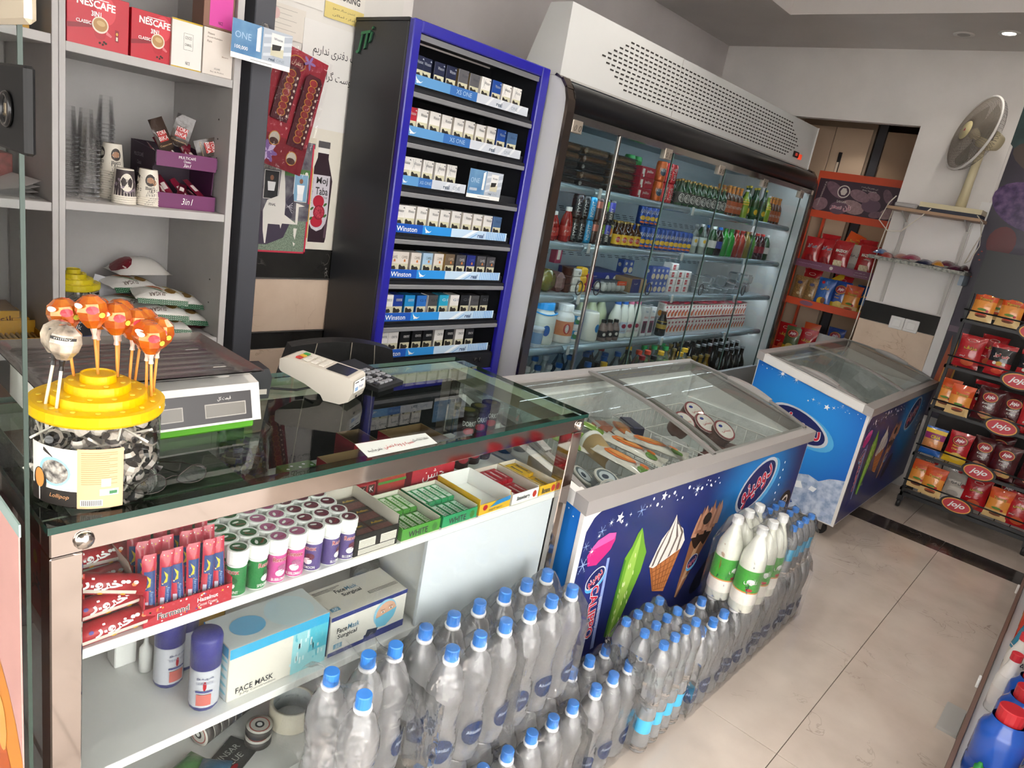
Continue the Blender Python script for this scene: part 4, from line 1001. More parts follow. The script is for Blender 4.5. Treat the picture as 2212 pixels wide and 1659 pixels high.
g = MB(); S = FRONT(); g.txt(S, '3in1', .10, .024, .020, WH, .0006, w=.036, shear=.3); g.build('lip_print', f1)
m = MB(); m.box((.003, .0, .125), (.187, .003, .17), PURL); f2 = m.build('header', t)
g = MB(); S = FRONT(); g.txt(S, 'MULTICAFÉ', .095, .158, .010, WH, .0006, w=.052); g.txt(S, 'Classic', .095, .146, .007, WH, .0006, w=.022); g.txt(S, '3in1', .095, .134, .010, WH, .0006, w=.024, shear=.3); g.build('header_print', f2)
def sachet(w, h, base, stripe, name='coffee_sachet', txt=None):
    mb = MB(); mb.grid(lambda a, b: Vector(((a-.5)*w, -.003*sin(pi*a)*sin(pi*b)+.0008*sin(9*a+5*b), b*h)), 4, 6, base); mb.grid(lambda a, b: Vector(((a-.5)*w, .002*sin(pi*a)*sin(pi*b)+.0008*sin(9*a+5*b), b*h)), 4, 6, base)
    t = mb.build(name); g = MB(); S = lambda u, v, d: Vector((u, -.0036*sin(pi*(u/w+.5))*sin(pi*v/h)-d-.0006, v))
    g.rect(S, -w*.3, h*.30, w*.3, h*.62, stripe, .0004, 4)
    if txt:
        for (s_, v, hh, c, ww) in txt: g.txt(S, s_, 0, v, hh, c, .001, w=ww)
    g.build('sachet_print', t); return tag(t, 'x', 'sachet', 'loose coffee sachets')
DR = foil('7A1430'); KS = Kind(sachet(.022, .085, DR, mat('E3D8D4', .4)))
for i in range(8): KS.put('dark red coffee sachet lying in the lower dispenser slot, ' + nth(i, 8), (.962+.019*i, 2.325+.012*(i % 3), 1.352+.006*(i % 4)), rot=(-1.2+.2*(i % 3), .5*sin(i*2.3), .4*cos(i)))
for i in range(7): KS.put('dark red coffee sachet in the top of the dispenser, ' + nth(i, 7), (.955+.021*i, 2.33+.015*(i % 3), 1.468+.005*(i % 3)), rot=(-.9+.15*(i % 3), .6*sin(i*1.9+1), .5*cos(i*2)))
BRN = foil('3A2A22'); 
kb = Kind(sachet(.055, .10, BRN, mat('B9302C', .4), 'coffee_pouch', [('TORA', .056, .012, WH, .034), ('BIKA', .040, .012, WH, .034), ('Cappuccino', .018, .007, mat('D9B98C', .5), .045)]))
kb.put('black coffee pouch with a red badge on top of the dispenser', (1.075, 2.355, 1.515), rot=(-.15, 1.25, -.2), group='torn coffee pouches')
kb.put('brown coffee pouch leaning left over the dispenser header', (.992, 2.36, 1.498), rot=(-.25, -.35, .35), group='torn coffee pouches')
kb.put('dark coffee pouch behind the red-badged pouch', (1.035, 2.40, 1.515), rot=(.1, .25, -.3), group='torn coffee pouches')

# ---- lollipop jar (stepped lid) used on the shelf and on the counter
def lolli_jar(r, h, yel, sq, label, loc, rz=0.0):
    t = thing('lollipop_jar', label, 'candy jar', loc, rz)
    m = MB(); m.lathe([(r*.96, 0), (r, .006), (r, h)], clear('F5F5F2', .02, .02, .8), 36, cap1=False); m.build('clear_tub', t)
    Y_ = yel
    m = MB(); k = r/.085*sq
    m.lathe([(r*1.02, h-.004), (r*1.05, h), (r*1.05, h+.022*k), (r*.98, h+.024*k), (r*.77, h+.023*k), (r*.76, h+.043*k), (r*.74, h+.044*k), (r*.51, h+.044*k), (r*.50, h+.064*k), (r*.48, h+.065*k), (r*.28, h+.064*k), (r*.275, h+.083*k), (r*.25, h+.084*k), (r*.245, h+.080*k), (0, h+.080*k)], Y_, 40, cap0=False)
    for i in range(len(m.sm)): m.sm[i] = False
    ld = m.build('stepped_lid', t)
    m = MB()
    for rr, zz, n in ((.875, .0242, 15), (.63, .0447, 11), (.40, .0657, 7)):
        for q in range(n): m.lathe([(.0035, 0), (.0035, .0008)], mat('F5D94A', .3), 8, M=Matrix.Translation((r*rr*cos(q*2*pi/n+.2), r*rr*sin(q*2*pi/n+.2), h+zz*k)))
    m.build('stick_holes', ld)['kind'] = 'stuff'
    return t
t = lolli_jar(.068, .150, mat('C9B71E', .35), .8, 'yellow-lidded lollipop jar standing on the lower shelf by the post', (.729, 2.36, .9155))
m = MB(); BK = mat('23232B', .4); WP = mat('E4E2DE', .45); S = cyl(.0682, -2.0)
m.rect(S, -.12, .012, .12, .075, BK, .0003, 24); m.rect(S, -.12, .075, .12, .098, WP, .0003, 24); m.rect(S, -.12, 0, .12, .012, mat('2B3A6B', .4), .0003, 24)
m.txt(S, 'Lollo', .01, .060, .016, WP, .0008, shear=.3); m.txt(S, 'milk', .012, .040, .015, WP, .0008, shear=.3); m.ell(S, .045, .088, .014, .010, BK, .0006, 12); m.ell(S, .02, .092, .018, .012, BK, .0006, 12)
m.build('printed_sleeve', t)
def candy_fill(t, r, h0, h1, n, seed):
    """wrapped lollipops tumbled in the jar: nobody can count them"""
    rnd = random.Random(seed); m = MB(); A_, B_, C_ = foil('E9E0D6', .3, .3), foil('1D1B1C', .25, .3), mat('EDE7DC', .5)
    for i in range(n):
        a = rnd.random()*2*pi; rr = r*(.60+.30*rnd.random()); p = Vector((rr*cos(a), rr*sin(a), h0+(h1-h0)*rnd.random()))
        R_ = Matrix.Translation(p) @ Matrix.Rotation(rnd.random()*6, 4, 'Z') @ Matrix.Rotation(rnd.random()*3, 4, 'X')
        if i % 3 < 2:
            s_ = .009+.004*rnd.random(); m.lathe([(0, -s_), (s_*.8, -s_*.6), (s_, 0), (s_*.8, s_*.6), (.003, s_*1.1), (s_*.5, s_*1.7)], [A_, B_, A_, B_, B_] if i % 2 else [B_, A_, A_, A_, B_], 8, M=R_, smooth=False)
        else: m.tube([(0, 0, -.03), (0, 0, .03)], .0019, C_, 5, M=R_)
    o = m.build('lollipops_inside', t); o['kind'] = 'stuff'; return o
candy_fill(t, .066, .014, .135, 60, 3)
# ---- sugar bags
SUG = mat('E3E1DC', .4, bump=.25, bscale=30); GRN = mat('1F5A3A', .4)
def sugar_bag():
    w, h, tk = .20, .13, .055
    def P(a, b, up):
        e = (1-abs(2*a-1)**3)*(1-abs(2*b-1)**4); 
        return Vector(((a-.5)*w, (b-.5)*h, tk*.5+(tk*.5*e if up else -tk*.5*e) + .002*sin(14*a+9*b)))
    m = MB(); m.grid(lambda a, b: P(a, b, True), 12, 8, SUG); m.grid(lambda a, b: P(a, b, False), 12, 8, SUG); t = m.build('sugar_bag')
    S = lambda u, v, d: P(u/w+.5, v/h+.5, True)+Vector((0, -.2*d, d+.0008))
    g = MB(); g.poly(S, [(-.07, .02), (-.03, .0), (.0, -.02), (.02, -.045), (.0, -.035), (-.03, -.012)], mat('3E6B2E', .4), .001); g.poly(S, [(-.03, .045), (.03, .03), (.06, .0), (.07, -.03), (.05, -.005), (.01, .02)], mat('C8B04E', .4), .001)
    g.poly(S, [(-.05, .035), (-.02, .03), (.0, .01), (.01, -.02), (-.01, .0)], mat('B5653A', .4), .0014); g.ell(S, .035, -.02, .022, .020, mat('8C6A2E', .35, .4), .0016, 12, 2); g.txt(S, 'SUGAR', -.02, -.048, .014, mat('4A2E22', .5), .0016, w=.06, rot=pi)
    g.build('bag_print', t)
    g = MB(); s2 = lambda u, v, d: Vector((u, -h/2-.004-v*.7, tk*.5-v*.75+d*0 + .0015*sin(u*200)))
    g.rect(s2, -w*.47, -.006, w*.47, .016, GRN, 0, 12, 2)
    for q in range(26):
        for r_ in range(3): g.ell(lambda u, v, d: s2(u, v, 0)+Vector((0, -.001, .0006)), -w*.45+q*w*.036, -.003+r_*.0075, .0013, .0016, mat('D9E6DC', .4), 0, 6)
    g.build('gingham_seal', t)
    return tag(t, 'x', 'sugar bag', 'bags of sugar')
KB = Kind(sugar_bag())
for lab, x, y, z, rz, ry in (('lowest white sugar bag at the left of the pile', .925, 2.46, .9155, .25, .05), ('white sugar bag second from the bottom at the left', .922, 2.455, .968, .2, .08), ('white sugar bag on top of the pile at the left back', .935, 2.50, 1.022, .12, .05),
    ('white sugar bag at the lower front, seal hanging over the shelf', .985, 2.345, .922, -.12, .12), ('white sugar bag at the front, second layer', .982, 2.36, .965, -.15, .10), ('white sugar bag with printed letters at the front, third layer', .985, 2.375, 1.012, -.18, .08),
    ('white sugar bag against the right side, lower layer', 1.065, 2.40, .935, -.1, .12), ('white sugar bag topmost against the right side', 1.062, 2.43, .985, -.15, .10)):
    KB.put(lab, (x, y, z), rot=(.06, ry*.5, rz), scale=(.80, .95, .82))
m = MB(); m.grid(lambda a, b: Vector((.16*(a-.5), .15*(b-.5), .012+.018*(1-abs(2*a-1)**3)*(1-abs(2*b-1)**3)+.002*sin(20*a))), 8, 8, foil('5E1426')); o = m.build('dark_red_packet', None, (1.06, 2.42, .9155), -.1); tag(o, 'dark red foil packet under the sugar bags at the right', 'packet')
m = MB(); m.grid(lambda a, b: Vector((.18*(a-.5), .13*(b-.5), .05*(1-abs(2*a-1)**3)*(1-abs(2*b-1)**3))), 8, 8, mat('DAD6D0', .45)); S = lambda u, v, d: Vector((u, v, .05*(1-abs(2*u/.18)**3)*(1-abs(2*v/.13)**3)+.001+d)); m.ell(S, -.06, .0, .03, .05, mat('7E2230', .4), .0, 12, 3)
o = m.build('white_red_bag', None, (.99, 2.56, 1.075), .1); tag(o, 'white bag with a dark red corner behind the sugar bags', 'bag')
m = MB(); m.box((0, 0, 0), (.12, .004, .16), mat('C9C8CC', .5)); o = m.build('white_card', None, (.80, 2.52, .9155), rot=(-.12, .25, -.3)); tag(o, 'white card leaning behind the jar and the sugar bags', 'card')
m = MB(); m.box((0, 0, 0), (.06, .10, .025), mat('8E2A26', .5)); o = m.build('red_box', None, (.70, 2.52, .9155)); tag(o, 'small red box behind the yellow-lidded jar on the shelf', 'box')

# ---- left bay odds and ends
YEL = mat('D9A326', .45)
t = thing('nail_clipper_box', 'open yellow nail clipper tray on the left bay shelf', 'box', (.50, 2.285, .9005))
m = MB(); m.box((0, 0, 0), (.14, .12, .004), YEL); m.box((0, 0, 0), (.14, .003, .028), YEL); m.box((0, 0, 0), (.003, .12, .028), YEL); m.box((.137, 0, 0), (.14, .12, .028), YEL); m.box((0, .117, 0), (.14, .12, .05), YEL); m.build('tray', t)
m = MB(); S = FRONT(); m.txt(S, 'SAN GANG NAIL CLIPPER', .078, .018, .007, mat('3A2A10', .5), .0005, w=.10); m.txt(S, 'GA-COD', .09, .008, .006, mat('3A2A10', .5), .0005, w=.04); m.build('tray_print', t)
for i in range(10):
    m = MB(); m.box((.008+i*.013, .012, .004), (.016+i*.013, .11, .016), STEEL, bev=.002); o = m.build('nail_clipper', None, (.50, 2.285, .9005)); tag(o, nth(i, 10) + ' steel nail clipper in the yellow tray', 'nail clipper', 'nail clippers in the yellow tray')
t = thing('yellow_carton', 'yellow and brown carton with Persian letters behind the clipper tray', 'box', (.53, 2.42, .9005))
m = MB(); m.box((0, 0, 0), (.075, .14, .075), [mat('8A6A3C', .5), mat('8A6A3C', .5), YEL, YEL, YEL, mat('6B5434', .5)], bev=.001); m.build('carton', t)
m = MB(); S = FRONT(); m.rect(S, 0, .0, .075, .022, mat('3A3226', .5)); m.txt(S, 'رازی', .04, .050, .022, mat('5A2E14', .5), .0008, w=.045, bold=.02); m.build('carton_print', t)
m = MB(); m.box((.585, 2.41, .9005), (.628, 2.55, .955), YEL, bev=.001); tag(m.build('yellow_box'), 'small plain yellow box beside the brown-sided carton', 'box')
for i in range(4):
    m = MB(); m.grid(lambda a, b: Vector((.20*(a-.5), .16*(b-.5), .0002+.012*i*(a**3)+.001*i)), 6, 2, mat('E3E1E0', .6)); o = m.build('paper_sheet', None, (.53, 2.40, 1.3235+.002*i), .1*i-.1); tag(o, 'curled white paper sheet on the left bay shelf, ' + ('bottom', 'second', 'third', 'top')[i] + ' of four', 'paper', 'loose sheets in the left bay')
m = MB(); m.box((.47, 2.50, 1.3225), (.615, 2.60, 1.42), mat('9C4A44', .5, noise=.4, scale=60), bev=.002); tag(m.build('red_printed_box'), 'red printed box behind the loose papers in the left bay', 'box')
t = thing('dark_bottle_box', 'yellow and black carton on the upper left bay shelf', 'box', (.55, 2.33, 1.7505))
m = MB(); m.box((0, 0, 0), (.065, .08, .12), mat('2A2620', .5), bev=.001); m.build('carton', t)
m = MB(); S = FRONT(); m.rect(S, 0, .0, .065, .05, YEL); m.build('carton_print', t)

# ================================================================ papers and posters on the pillar wall
def sheet(name, label, cat, x0, z0, x1, z1, m_, y=2.5555, th=.001):
    mb = MB(); mb.box((0, 0, 0), (x1-x0, th, z1-z0), m_); o = mb.build(name, None, (x0, y-th, z0)); tag(o, label, cat); return o
INK = mat('3A3A3C', .6); PW = mat('E4E1DB', .6)
o = sheet('blank_paper', 'long white paper lining behind the wall notices', 'paper', 1.40, 1.20, 1.99, 2.45, mat('DFDCD6', .6), 2.5675)
o = sheet('receipt_note', 'small cream note with faint handwriting above the saffron card', 'note', 1.395, 1.945, 1.55, 2.055, mat('DCD6CC', .6), 2.563)
g = MB(); S = FRONT()
for q in range(5): g.rect(S, .02, .095-.017*q, .12-.02*(q % 2), .0965-.017*q, mat('A9A49C', .6), .0003)
g.ell(S, .035, .075, .017, .020, mat('D9B9B6', .6), .0004, 12); g.build('handwriting', o)
o = sheet('taped_note', 'white note taped at the top of the pillar with a round stamp', 'note', 1.39, 2.075, 1.62, 2.30, PW, 2.5645)
g = MB(); S = FRONT(); g.tube([(.12+.05*cos(q*pi/8), -.001, .075+.05*sin(q*pi/8)) for q in range(16)], .001, INK, 4, True); g.rect(S, .05, .03, .10, .032, INK); g.build('stamp', o)
o = sheet('no_smoking_sign', 'white and yellow NO SMOKING notice at the top', 'sign', 1.625, 2.06, 1.80, 2.33, mat('E6E2DA', .6), 2.5625)
g = MB(); S = FRONT(); g.rect(S, 0, .0, .175, .055, mat('DCC97E', .5)); g.txt(S, 'NO SMOKING', .07, .085, .024, INK, .0006, w=.165, bold=.02); g.txt(S, 'کشیدن سیگار ممنوع', .085, .038, .011, INK, .0006, w=.10); g.txt(S, 'اداره اماکن', .085, .016, .010, INK, .0006, w=.10); g.build('lettering', o)
o = sheet('credit_notice', 'white handwritten style Persian notice partly behind the black cabinet', 'notice', 1.545, 1.62, 1.99, 2.035, mat('E2E0DC', .45), 2.5605)
g = MB(); S = FRONT(); g.txt(S, 'حساب دفتری نداریم', .17, .315, .045, INK, .0006, w=.25); g.txt(S, 'از شما دوست گرامی', .20, .235, .042, INK, .0006, w=.26); g.build('lettering', o)
o = sheet('juice_poster', 'cream poster with a tall dark pomegranate drink bottle', 'poster', 1.585, 1.185, 1.765, 1.66, mat('DED9CC', .5), 2.5585)
g = MB(); S = FRONT(); DK = mat('33222B', .3); DK2 = mat('5B4652', .35); LB = mat('C9C4CC', .5)
cx = .092
g.poly(S, [(cx-.050, .03), (cx+.044, .03), (cx+.048, .05), (cx+.054, .28), (cx+.036, .335), (cx+.026, .365), (cx+.026, .385), (cx-.024, .385), (cx-.024, .365), (cx-.034, .335), (cx-.054, .28), (cx-.054, .05)], DK, .0003)
g.poly(S, [(cx-.024, .385), (cx+.026, .385), (cx+.024, .405), (cx-.022, .405)], PW, .0003); g.poly(S, [(cx-.026, .405), (cx+.028, .405), (cx+.028, .430), (cx-.026, .430)], mat('6E6A6C', .3, .5), .0004)
g.rect(S, cx-.050, .05, cx-.042, .27, DK2, .0006); g.rect(S, cx+.036, .05, cx+.046, .27, DK2, .0006)
lb = [(cx-.042+.010*0, .30), (cx+.042, .30), (cx+.045, .15)] + [(cx+.045*cos(a), .14+.065*-sin(a)) for a in (0, .5, 1, 1.57, 2.14, 2.64, 3.14)] + [(cx-.045, .15)]
g.poly(S, lb, LB, .0008); g.txt(S, 'Moj', cx+.006, .275, .034, INK, .0012, w=.052, bold=.02); g.txt(S, 'Taba', cx+.008, .237, .030, INK, .0012, w=.058, bold=.015); g.txt(S, 'Drink', cx+.026, .213, .010, INK, .0012, w=.022, shear=.3); g.txt(S, 'Pomegranate', cx-.036, .235, .009, mat('7A7680', .5), .0012, w=.10, rot=pi/2)
RP = mat('B3243A', .4)
g.ell(S, cx-.002, .195, .026, .026, RP, .0012, 16); g.ell(S, cx-.004, .115, .028, .024, RP, .0012, 16); g.ell(S, cx+.004, .152, .027, .030, mat('8E1A30', .4), .0016, 16); g.ell(S, cx+.004, .152, .022, .025, mat('C9485A', .4, h2='7A1226', scale=160), .0020, 16)
for u, v in ((-.03, .165), (.03, .185), (.034, .14), (-.032, .125)): g.ell(S, cx+u, v, .010, .005, mat('3E6B34', .4), .0014, 8, tilt=.7)
g.txt(S, 'حصه', cx-.004, .086, .008, WH, .0022, w=.02); g.build('bottle_print', o)
# second bottle poster edge (yellow drink) behind the football poster
o = sheet('mango_poster', 'yellow drink poster peeking out right of the football poster', 'poster', 1.50, 1.20, 1.64, 1.62, mat('D8D2BE', .5), 2.5570)
g = MB(); S = FRONT(); g.poly(S, [(.09, .03), (.137, .03), (.137, .30), (.120, .36), (.10, .37), (.09, .30)], mat('C29A33', .4), .0003); g.ell(S, .105, .14, .030, .03, mat('D98A35', .45), .0006, 14); g.ell(S, .11, .165, .02, .02, mat('E0A045', .45), .0008, 14); g.rect(S, .118, .38, .137, .40, mat('6E6A6C', .3, .5), .0004); g.build('bottle_print', o)
o = sheet('football_poster', 'torn football poster with red edge and white paper scars', 'poster', 1.408, 1.165, 1.632, 1.60, mat('4A4552', .5, h2='7C7A7E', scale=30), 2.5555)
g = MB(); S = FRONT(); RE = mat('C4344C', .45); W2 = mat('E2DED6', .6)
g.rect(S, 0, 0, .224, .007, RE, .0008); g.rect(S, .217, 0, .224, .13, RE, .0008); g.rect(S, .217, .20, .224, .43, RE, .0008)
g.rect(S, 0, .007, .216, .13, mat('5C6A5A', .6, h2='8FA08C', scale=220), .0003); g.poly(S, [(.0, .03), (.05, .03), (.12, .06), (.15, .13), (.0, .16)], mat('3E3547', .5), .0005)
g.rect(S, .012, .315, .13, .365, mat('A8A29A', .5, h2='55504E', scale=90), .0004); g.rect(S, .10, .30, .216, .33, mat('4F7A44', .5), .0005); g.ell(S, .20, .315, .007, .007, W2, .0009, 10)
for u0, c1, c2 in ((.022, '2A2A2C', 'E0E0E0'), (.148, '7FA8C4', 'F0F0F0')):
    g.rect(S, u0, .205, u0+.062, .312, W2, .0007); g.rect(S, u0+.002, .207, u0+.060, .310, mat(c1, .5), .0009)
    g.ell(S, u0+.031, .285, .008, .010, mat('8A5E46', .5), .0013, 10); g.poly(S, [(u0+.014, .27), (u0+.048, .27), (u0+.044, .235), (u0+.018, .235)], mat(c2, .5), .0011); g.rect(S, u0+.018, .21, u0+.044, .236, mat('1E1E22' if u0 < .1 else 'E8E8EA', .5), .0012)
g.poly(S, [(.04, .20), (.085, .22), (.09, .31), (.095, .39), (.10, .39), (.105, .30), (.11, .27), (.118, .19), (.118, .15), (.17, .12), (.175, .115), (.11, .115), (.105, .095), (.10, .11), (.05, .11), (.045, .035), (.040, .035), (.03, .085), (.025, .16)], W2, .0015)
g.poly(S, [(.165, .20), (.205, .19), (.178, .185), (.178, .115), (.168, .115)], W2, .0015); g.poly(S, [(.162, .10), (.178, .10), (.172, .055), (.165, .07)], W2, .0015); g.poly(S, [(.163, .045), (.175, .04), (.170, .028)], W2, .0015)
g.poly(S, [(.11, .19), (.15, .235), (.155, .20), (.15, .14), (.12, .13)], mat('3A3644', .45), .0011)
for q in range(5): g.poly(S, [(.115, .17+q*.008), (.150, .20-q*.01), (.150, .197-q*.01)], mat('C9C6CC', .5), .0014)
g.txt(S, 'FINAL', .062, .185, .010, INK, .0018, w=.03, bold=.02); g.build('photo_print', o)
# ---- hanging price card and saffron cards
def price_card(name, label, w, h):
    t = thing(name, label, 'price card')
    m = MB(); m.box((0, 0, 0), (w, .0012, h), WH, bev=.0004); c = m.build('card', t)
    g = MB(); S = FRONT()
    g.rect(S, 0, h*.14, w*.5, h, mat('3F74A8', .35, h2='7CA6C8', scale=9), .0003); g.rect(S, w*.5, h*.14, w, h, mat('B4BDC8', .3), .0003)
    for q in range(3): g.poly(S, [(w*.52, h*(.25+.25*q)), (w, h*(.45+.25*q)), (w, h*min(.97, .55+.25*q)), (w*.52, h*(.33+.25*q))], mat('D3D9E0', .3), .0005)
    g.poly(S, [(w*.38, h*.88), (w*.46, h*.98), (w*.46, h*.32), (w*.40, h*.32), (w*.40, h*.90)], WH, .0010); g.poly(S, [(w*.46, h*.98), (w*.475, h*.96), (w*.475, h*.32), (w*.46, h*.32)], mat('A9BCCB', .3), .0010)
    g.txt(S, 'ONE', w*.18, h*.62, h*.17, mat('AFCBE2', .4), .0010, w=w*.26); g.txt(S, '100,000', w*.16, h*.30, h*.11, WH, .0010, w=w*.21, bold=.01)
    g.rect(S, w*.64, h*.32, w*.86, h*.92, mat('E4E4E2', .4), .0010); g.rect(S, w*.64, h*.32, w*.86, h*.54, mat('CFCBB2', .4), .0013); g.poly(S, [(w*.66, h*.62), (w*.82, h*.64), (w*.80, h*.50), (w*.66, h*.46)], mat('2C2A28', .5), .0016); g.txt(S, 'Winston', w*.76, h*.78, h*.07, TXD, .0016, w=w*.15)
    g.txt(S, 'real', w*.67, h*.22, h*.085, TXD, .0010, w=w*.10, bold=.01); g.txt(S, 'ONE', w*.82, h*.225, h*.08, mat('8E9BA8', .4), .0010, w=w*.14); g.rect(S, w*.32, h*.06, w*.68, h*.075, mat('9A9A9A', .5), .0006)
    g.build('card_print', c)
    return t
t = price_card('price_card', 'blue and silver 100,000 price card hanging by the shelf unit', .197, .108); t.location = (1.093, 2.20, 1.803); t.rotation_euler = (0, .012, 0)
m = MB(); m.grid(lambda a, b: Vector((.105+.012*b, .001+.045*a, .108+.02*sin(pi*a)-.01*a)), 8, 1, clear('F2F4F4', .15, .1, .9)); m.build('clear_arm', t)
t = thing('saffron_card', 'dark red saffron display card hung with twenty small packets', 'display card', (1.325, 2.475, 1.512), 0, rot=(0, .19, 0))
SR = mat('7E1626', .38); SR2 = mat('9E2234', .38)
m = MB(); m.box((0, 0, 0), (.208, .002, .42), SR2); c = m.build('card', t)
g = MB(); S = FRONT(); GD = mat('C9933F', .35, .4)
g.rect(S, 0, 0, .208, .11, SR, .0003); g.ell(S, .05, .045, .035, .030, mat('9B7FB2', .45), .0006, 6); 
for q in range(7): g.ell(S, .055+.022*cos(q*.9), .045+.022*sin(q*.9), .020, .008, mat('C6B2D6', .45) if q % 2 else mat('7A5A98', .45), .0008+.0001*q, 10, tilt=q*.9)
for u, v in ((.07, .098), (.155, .050)):
    g.ell(S, u, v, .023, .026, GD, .0012, 20); g.ell(S, u, v, .020, .023, mat('C9BFB2', .4), .0015, 20); g.ell(S, u, v-.010, .018, .012, mat('4A2A24', .4), .0018, 16)
g.ell(S, .085, .375, .035, .026, GD, .0010, 18); g.ell(S, .085, .375, .032, .023, SR, .0013, 18); g.txt(S, 'زعفران', .085, .375, .022, mat('E3D2B8', .4), .0016, w=.045); g.ell(S, .185, .345, .014, .014, GD, .0010, 16); g.ell(S, .185, .345, .012, .012, SR2, .0013, 16); g.txt(S, '20', .185, .346, .009, WH, .0016)
for q in range(5): g.ell(S, .13+.014*cos(q*1.25), .395+.012*sin(q*1.25), .014, .005, mat('8A6BA8', .45), .0010+.0001*q, 8, tilt=q*1.25)
g.build('card_print', c)
PKM = mat('4E1020', .4)
def saffron_pack():
    m = MB(); m.prism([(-.034, 0), (.034, 0), (.034, .040), (.022, .056), (-.022, .056), (-.034, .040)], 0, .004, PKM, flat((0, 0, 0), (1, 0, 0), (0, 0, 1))); m.ell(flat((0, 0, 0), (1, 0, 0), (0, 0, 1)), 0, .030, .017, .014, GD, .0044, 14); m.ell(flat((0, 0, 0), (1, 0, 0), (0, 0, 1)), 0, .030, .0145, .0115, mat('8E2A2E', .4), .0047, 14); m.ell(flat((0, 0, 0), (1, 0, 0), (0, 0, 1)), .026, .022, .004, .005, mat('E6DCCB', .4), .0046, 8)
    return m
me = saffron_pack().mesh('saffron_packet')
for c_ in range(2):
    for r_ in range(10 if c_ else 7):
        o = bpy.data.objects.new('saffron_packet', me); COL.objects.link(o); o.parent = t; o.location = (.062+.092*c_, -.001-.0016*(10-r_), .300-.023*r_ + (.0 if c_ else -.0)); o.rotation_euler = (.06, 0, 0)
m = MB(); m.grid(lambda a, b: Vector((-.012+.225*a, -.022-.004*sin(12*a+5*b), -.006+.43*b)), 6, 8, clear('FFFFFF', .0, .06, 1.0, .6, 25)); m.build('clear_sleeve', t)
m = MB(); m.box((-.15, -.002, .395), (.03, .004, .405), clear('FFFFFF', .2, .1, .8)); m.build('hanging_tape', t)
# ================================================================ cigarette packs
BLOB = mat('2B2723', .5); WARN = mat('C9C6A8', .5)
def cig(top, side, text, tcol, h=.087, style=0, band=None):
    w, d = .055, .055
    mb = MB(); mb.box((0, 0, 0), (w, d, h), [side, top, top, side, side, side], bev=.0012); t = mb.build('cigarette_pack')
    g = MB(); S = FRONT()
    g.rect(S, .002, .001, w-.002, h*.46, WARN); g.poly(S, [(w*.12, h*.16), (w*.30, h*.10), (w*.62, h*.13), (w*.80, h*.24), (w*.66, h*.36), (w*.40, h*.33), (w*.22, h*.42), (w*.10, h*.38)], BLOB, .0007)
    g.txt(S, text, w*.60, h*.76, .011, tcol, .0007, w=.032)
    if style == 1:
        for a, b in (((.006, h*.95), (.022, h*.52)), ((.022, h*.95), (.010, h*.52))): g.poly(S, [a, (a[0]+.0012, a[1]), (b[0]+.0012, b[1]), b], mat('7C8288', .4), .0008)
    if style in (0, 1): g.poly(S, [(w*.80, h*.88), (w*.88, h*.93), (w*.97, h*.86), (w*.88, h*.87)], tcol, .0008)
    if style == 2: g.poly(S, [(w*.52, h*.60), (w*.60, h*.68), (w*.70, h*.62), (w*.72, h*.52), (w*.64, h*.56), (w*.56, h*.52)], mat('C9793A', .4), .0008)
    if band: g.rect(S, .002, h*.50, w-.002, h*.58, band, .0005)
    g.build('pack_print', t)
    return tag(t, 'x', 'cigarette pack', 'cigarette packs in the black cabinet')
WP_ = mat('E3E1DC', .4); TC = mat('2C3440', .5); TL_ = mat('B9C2CE', .5)
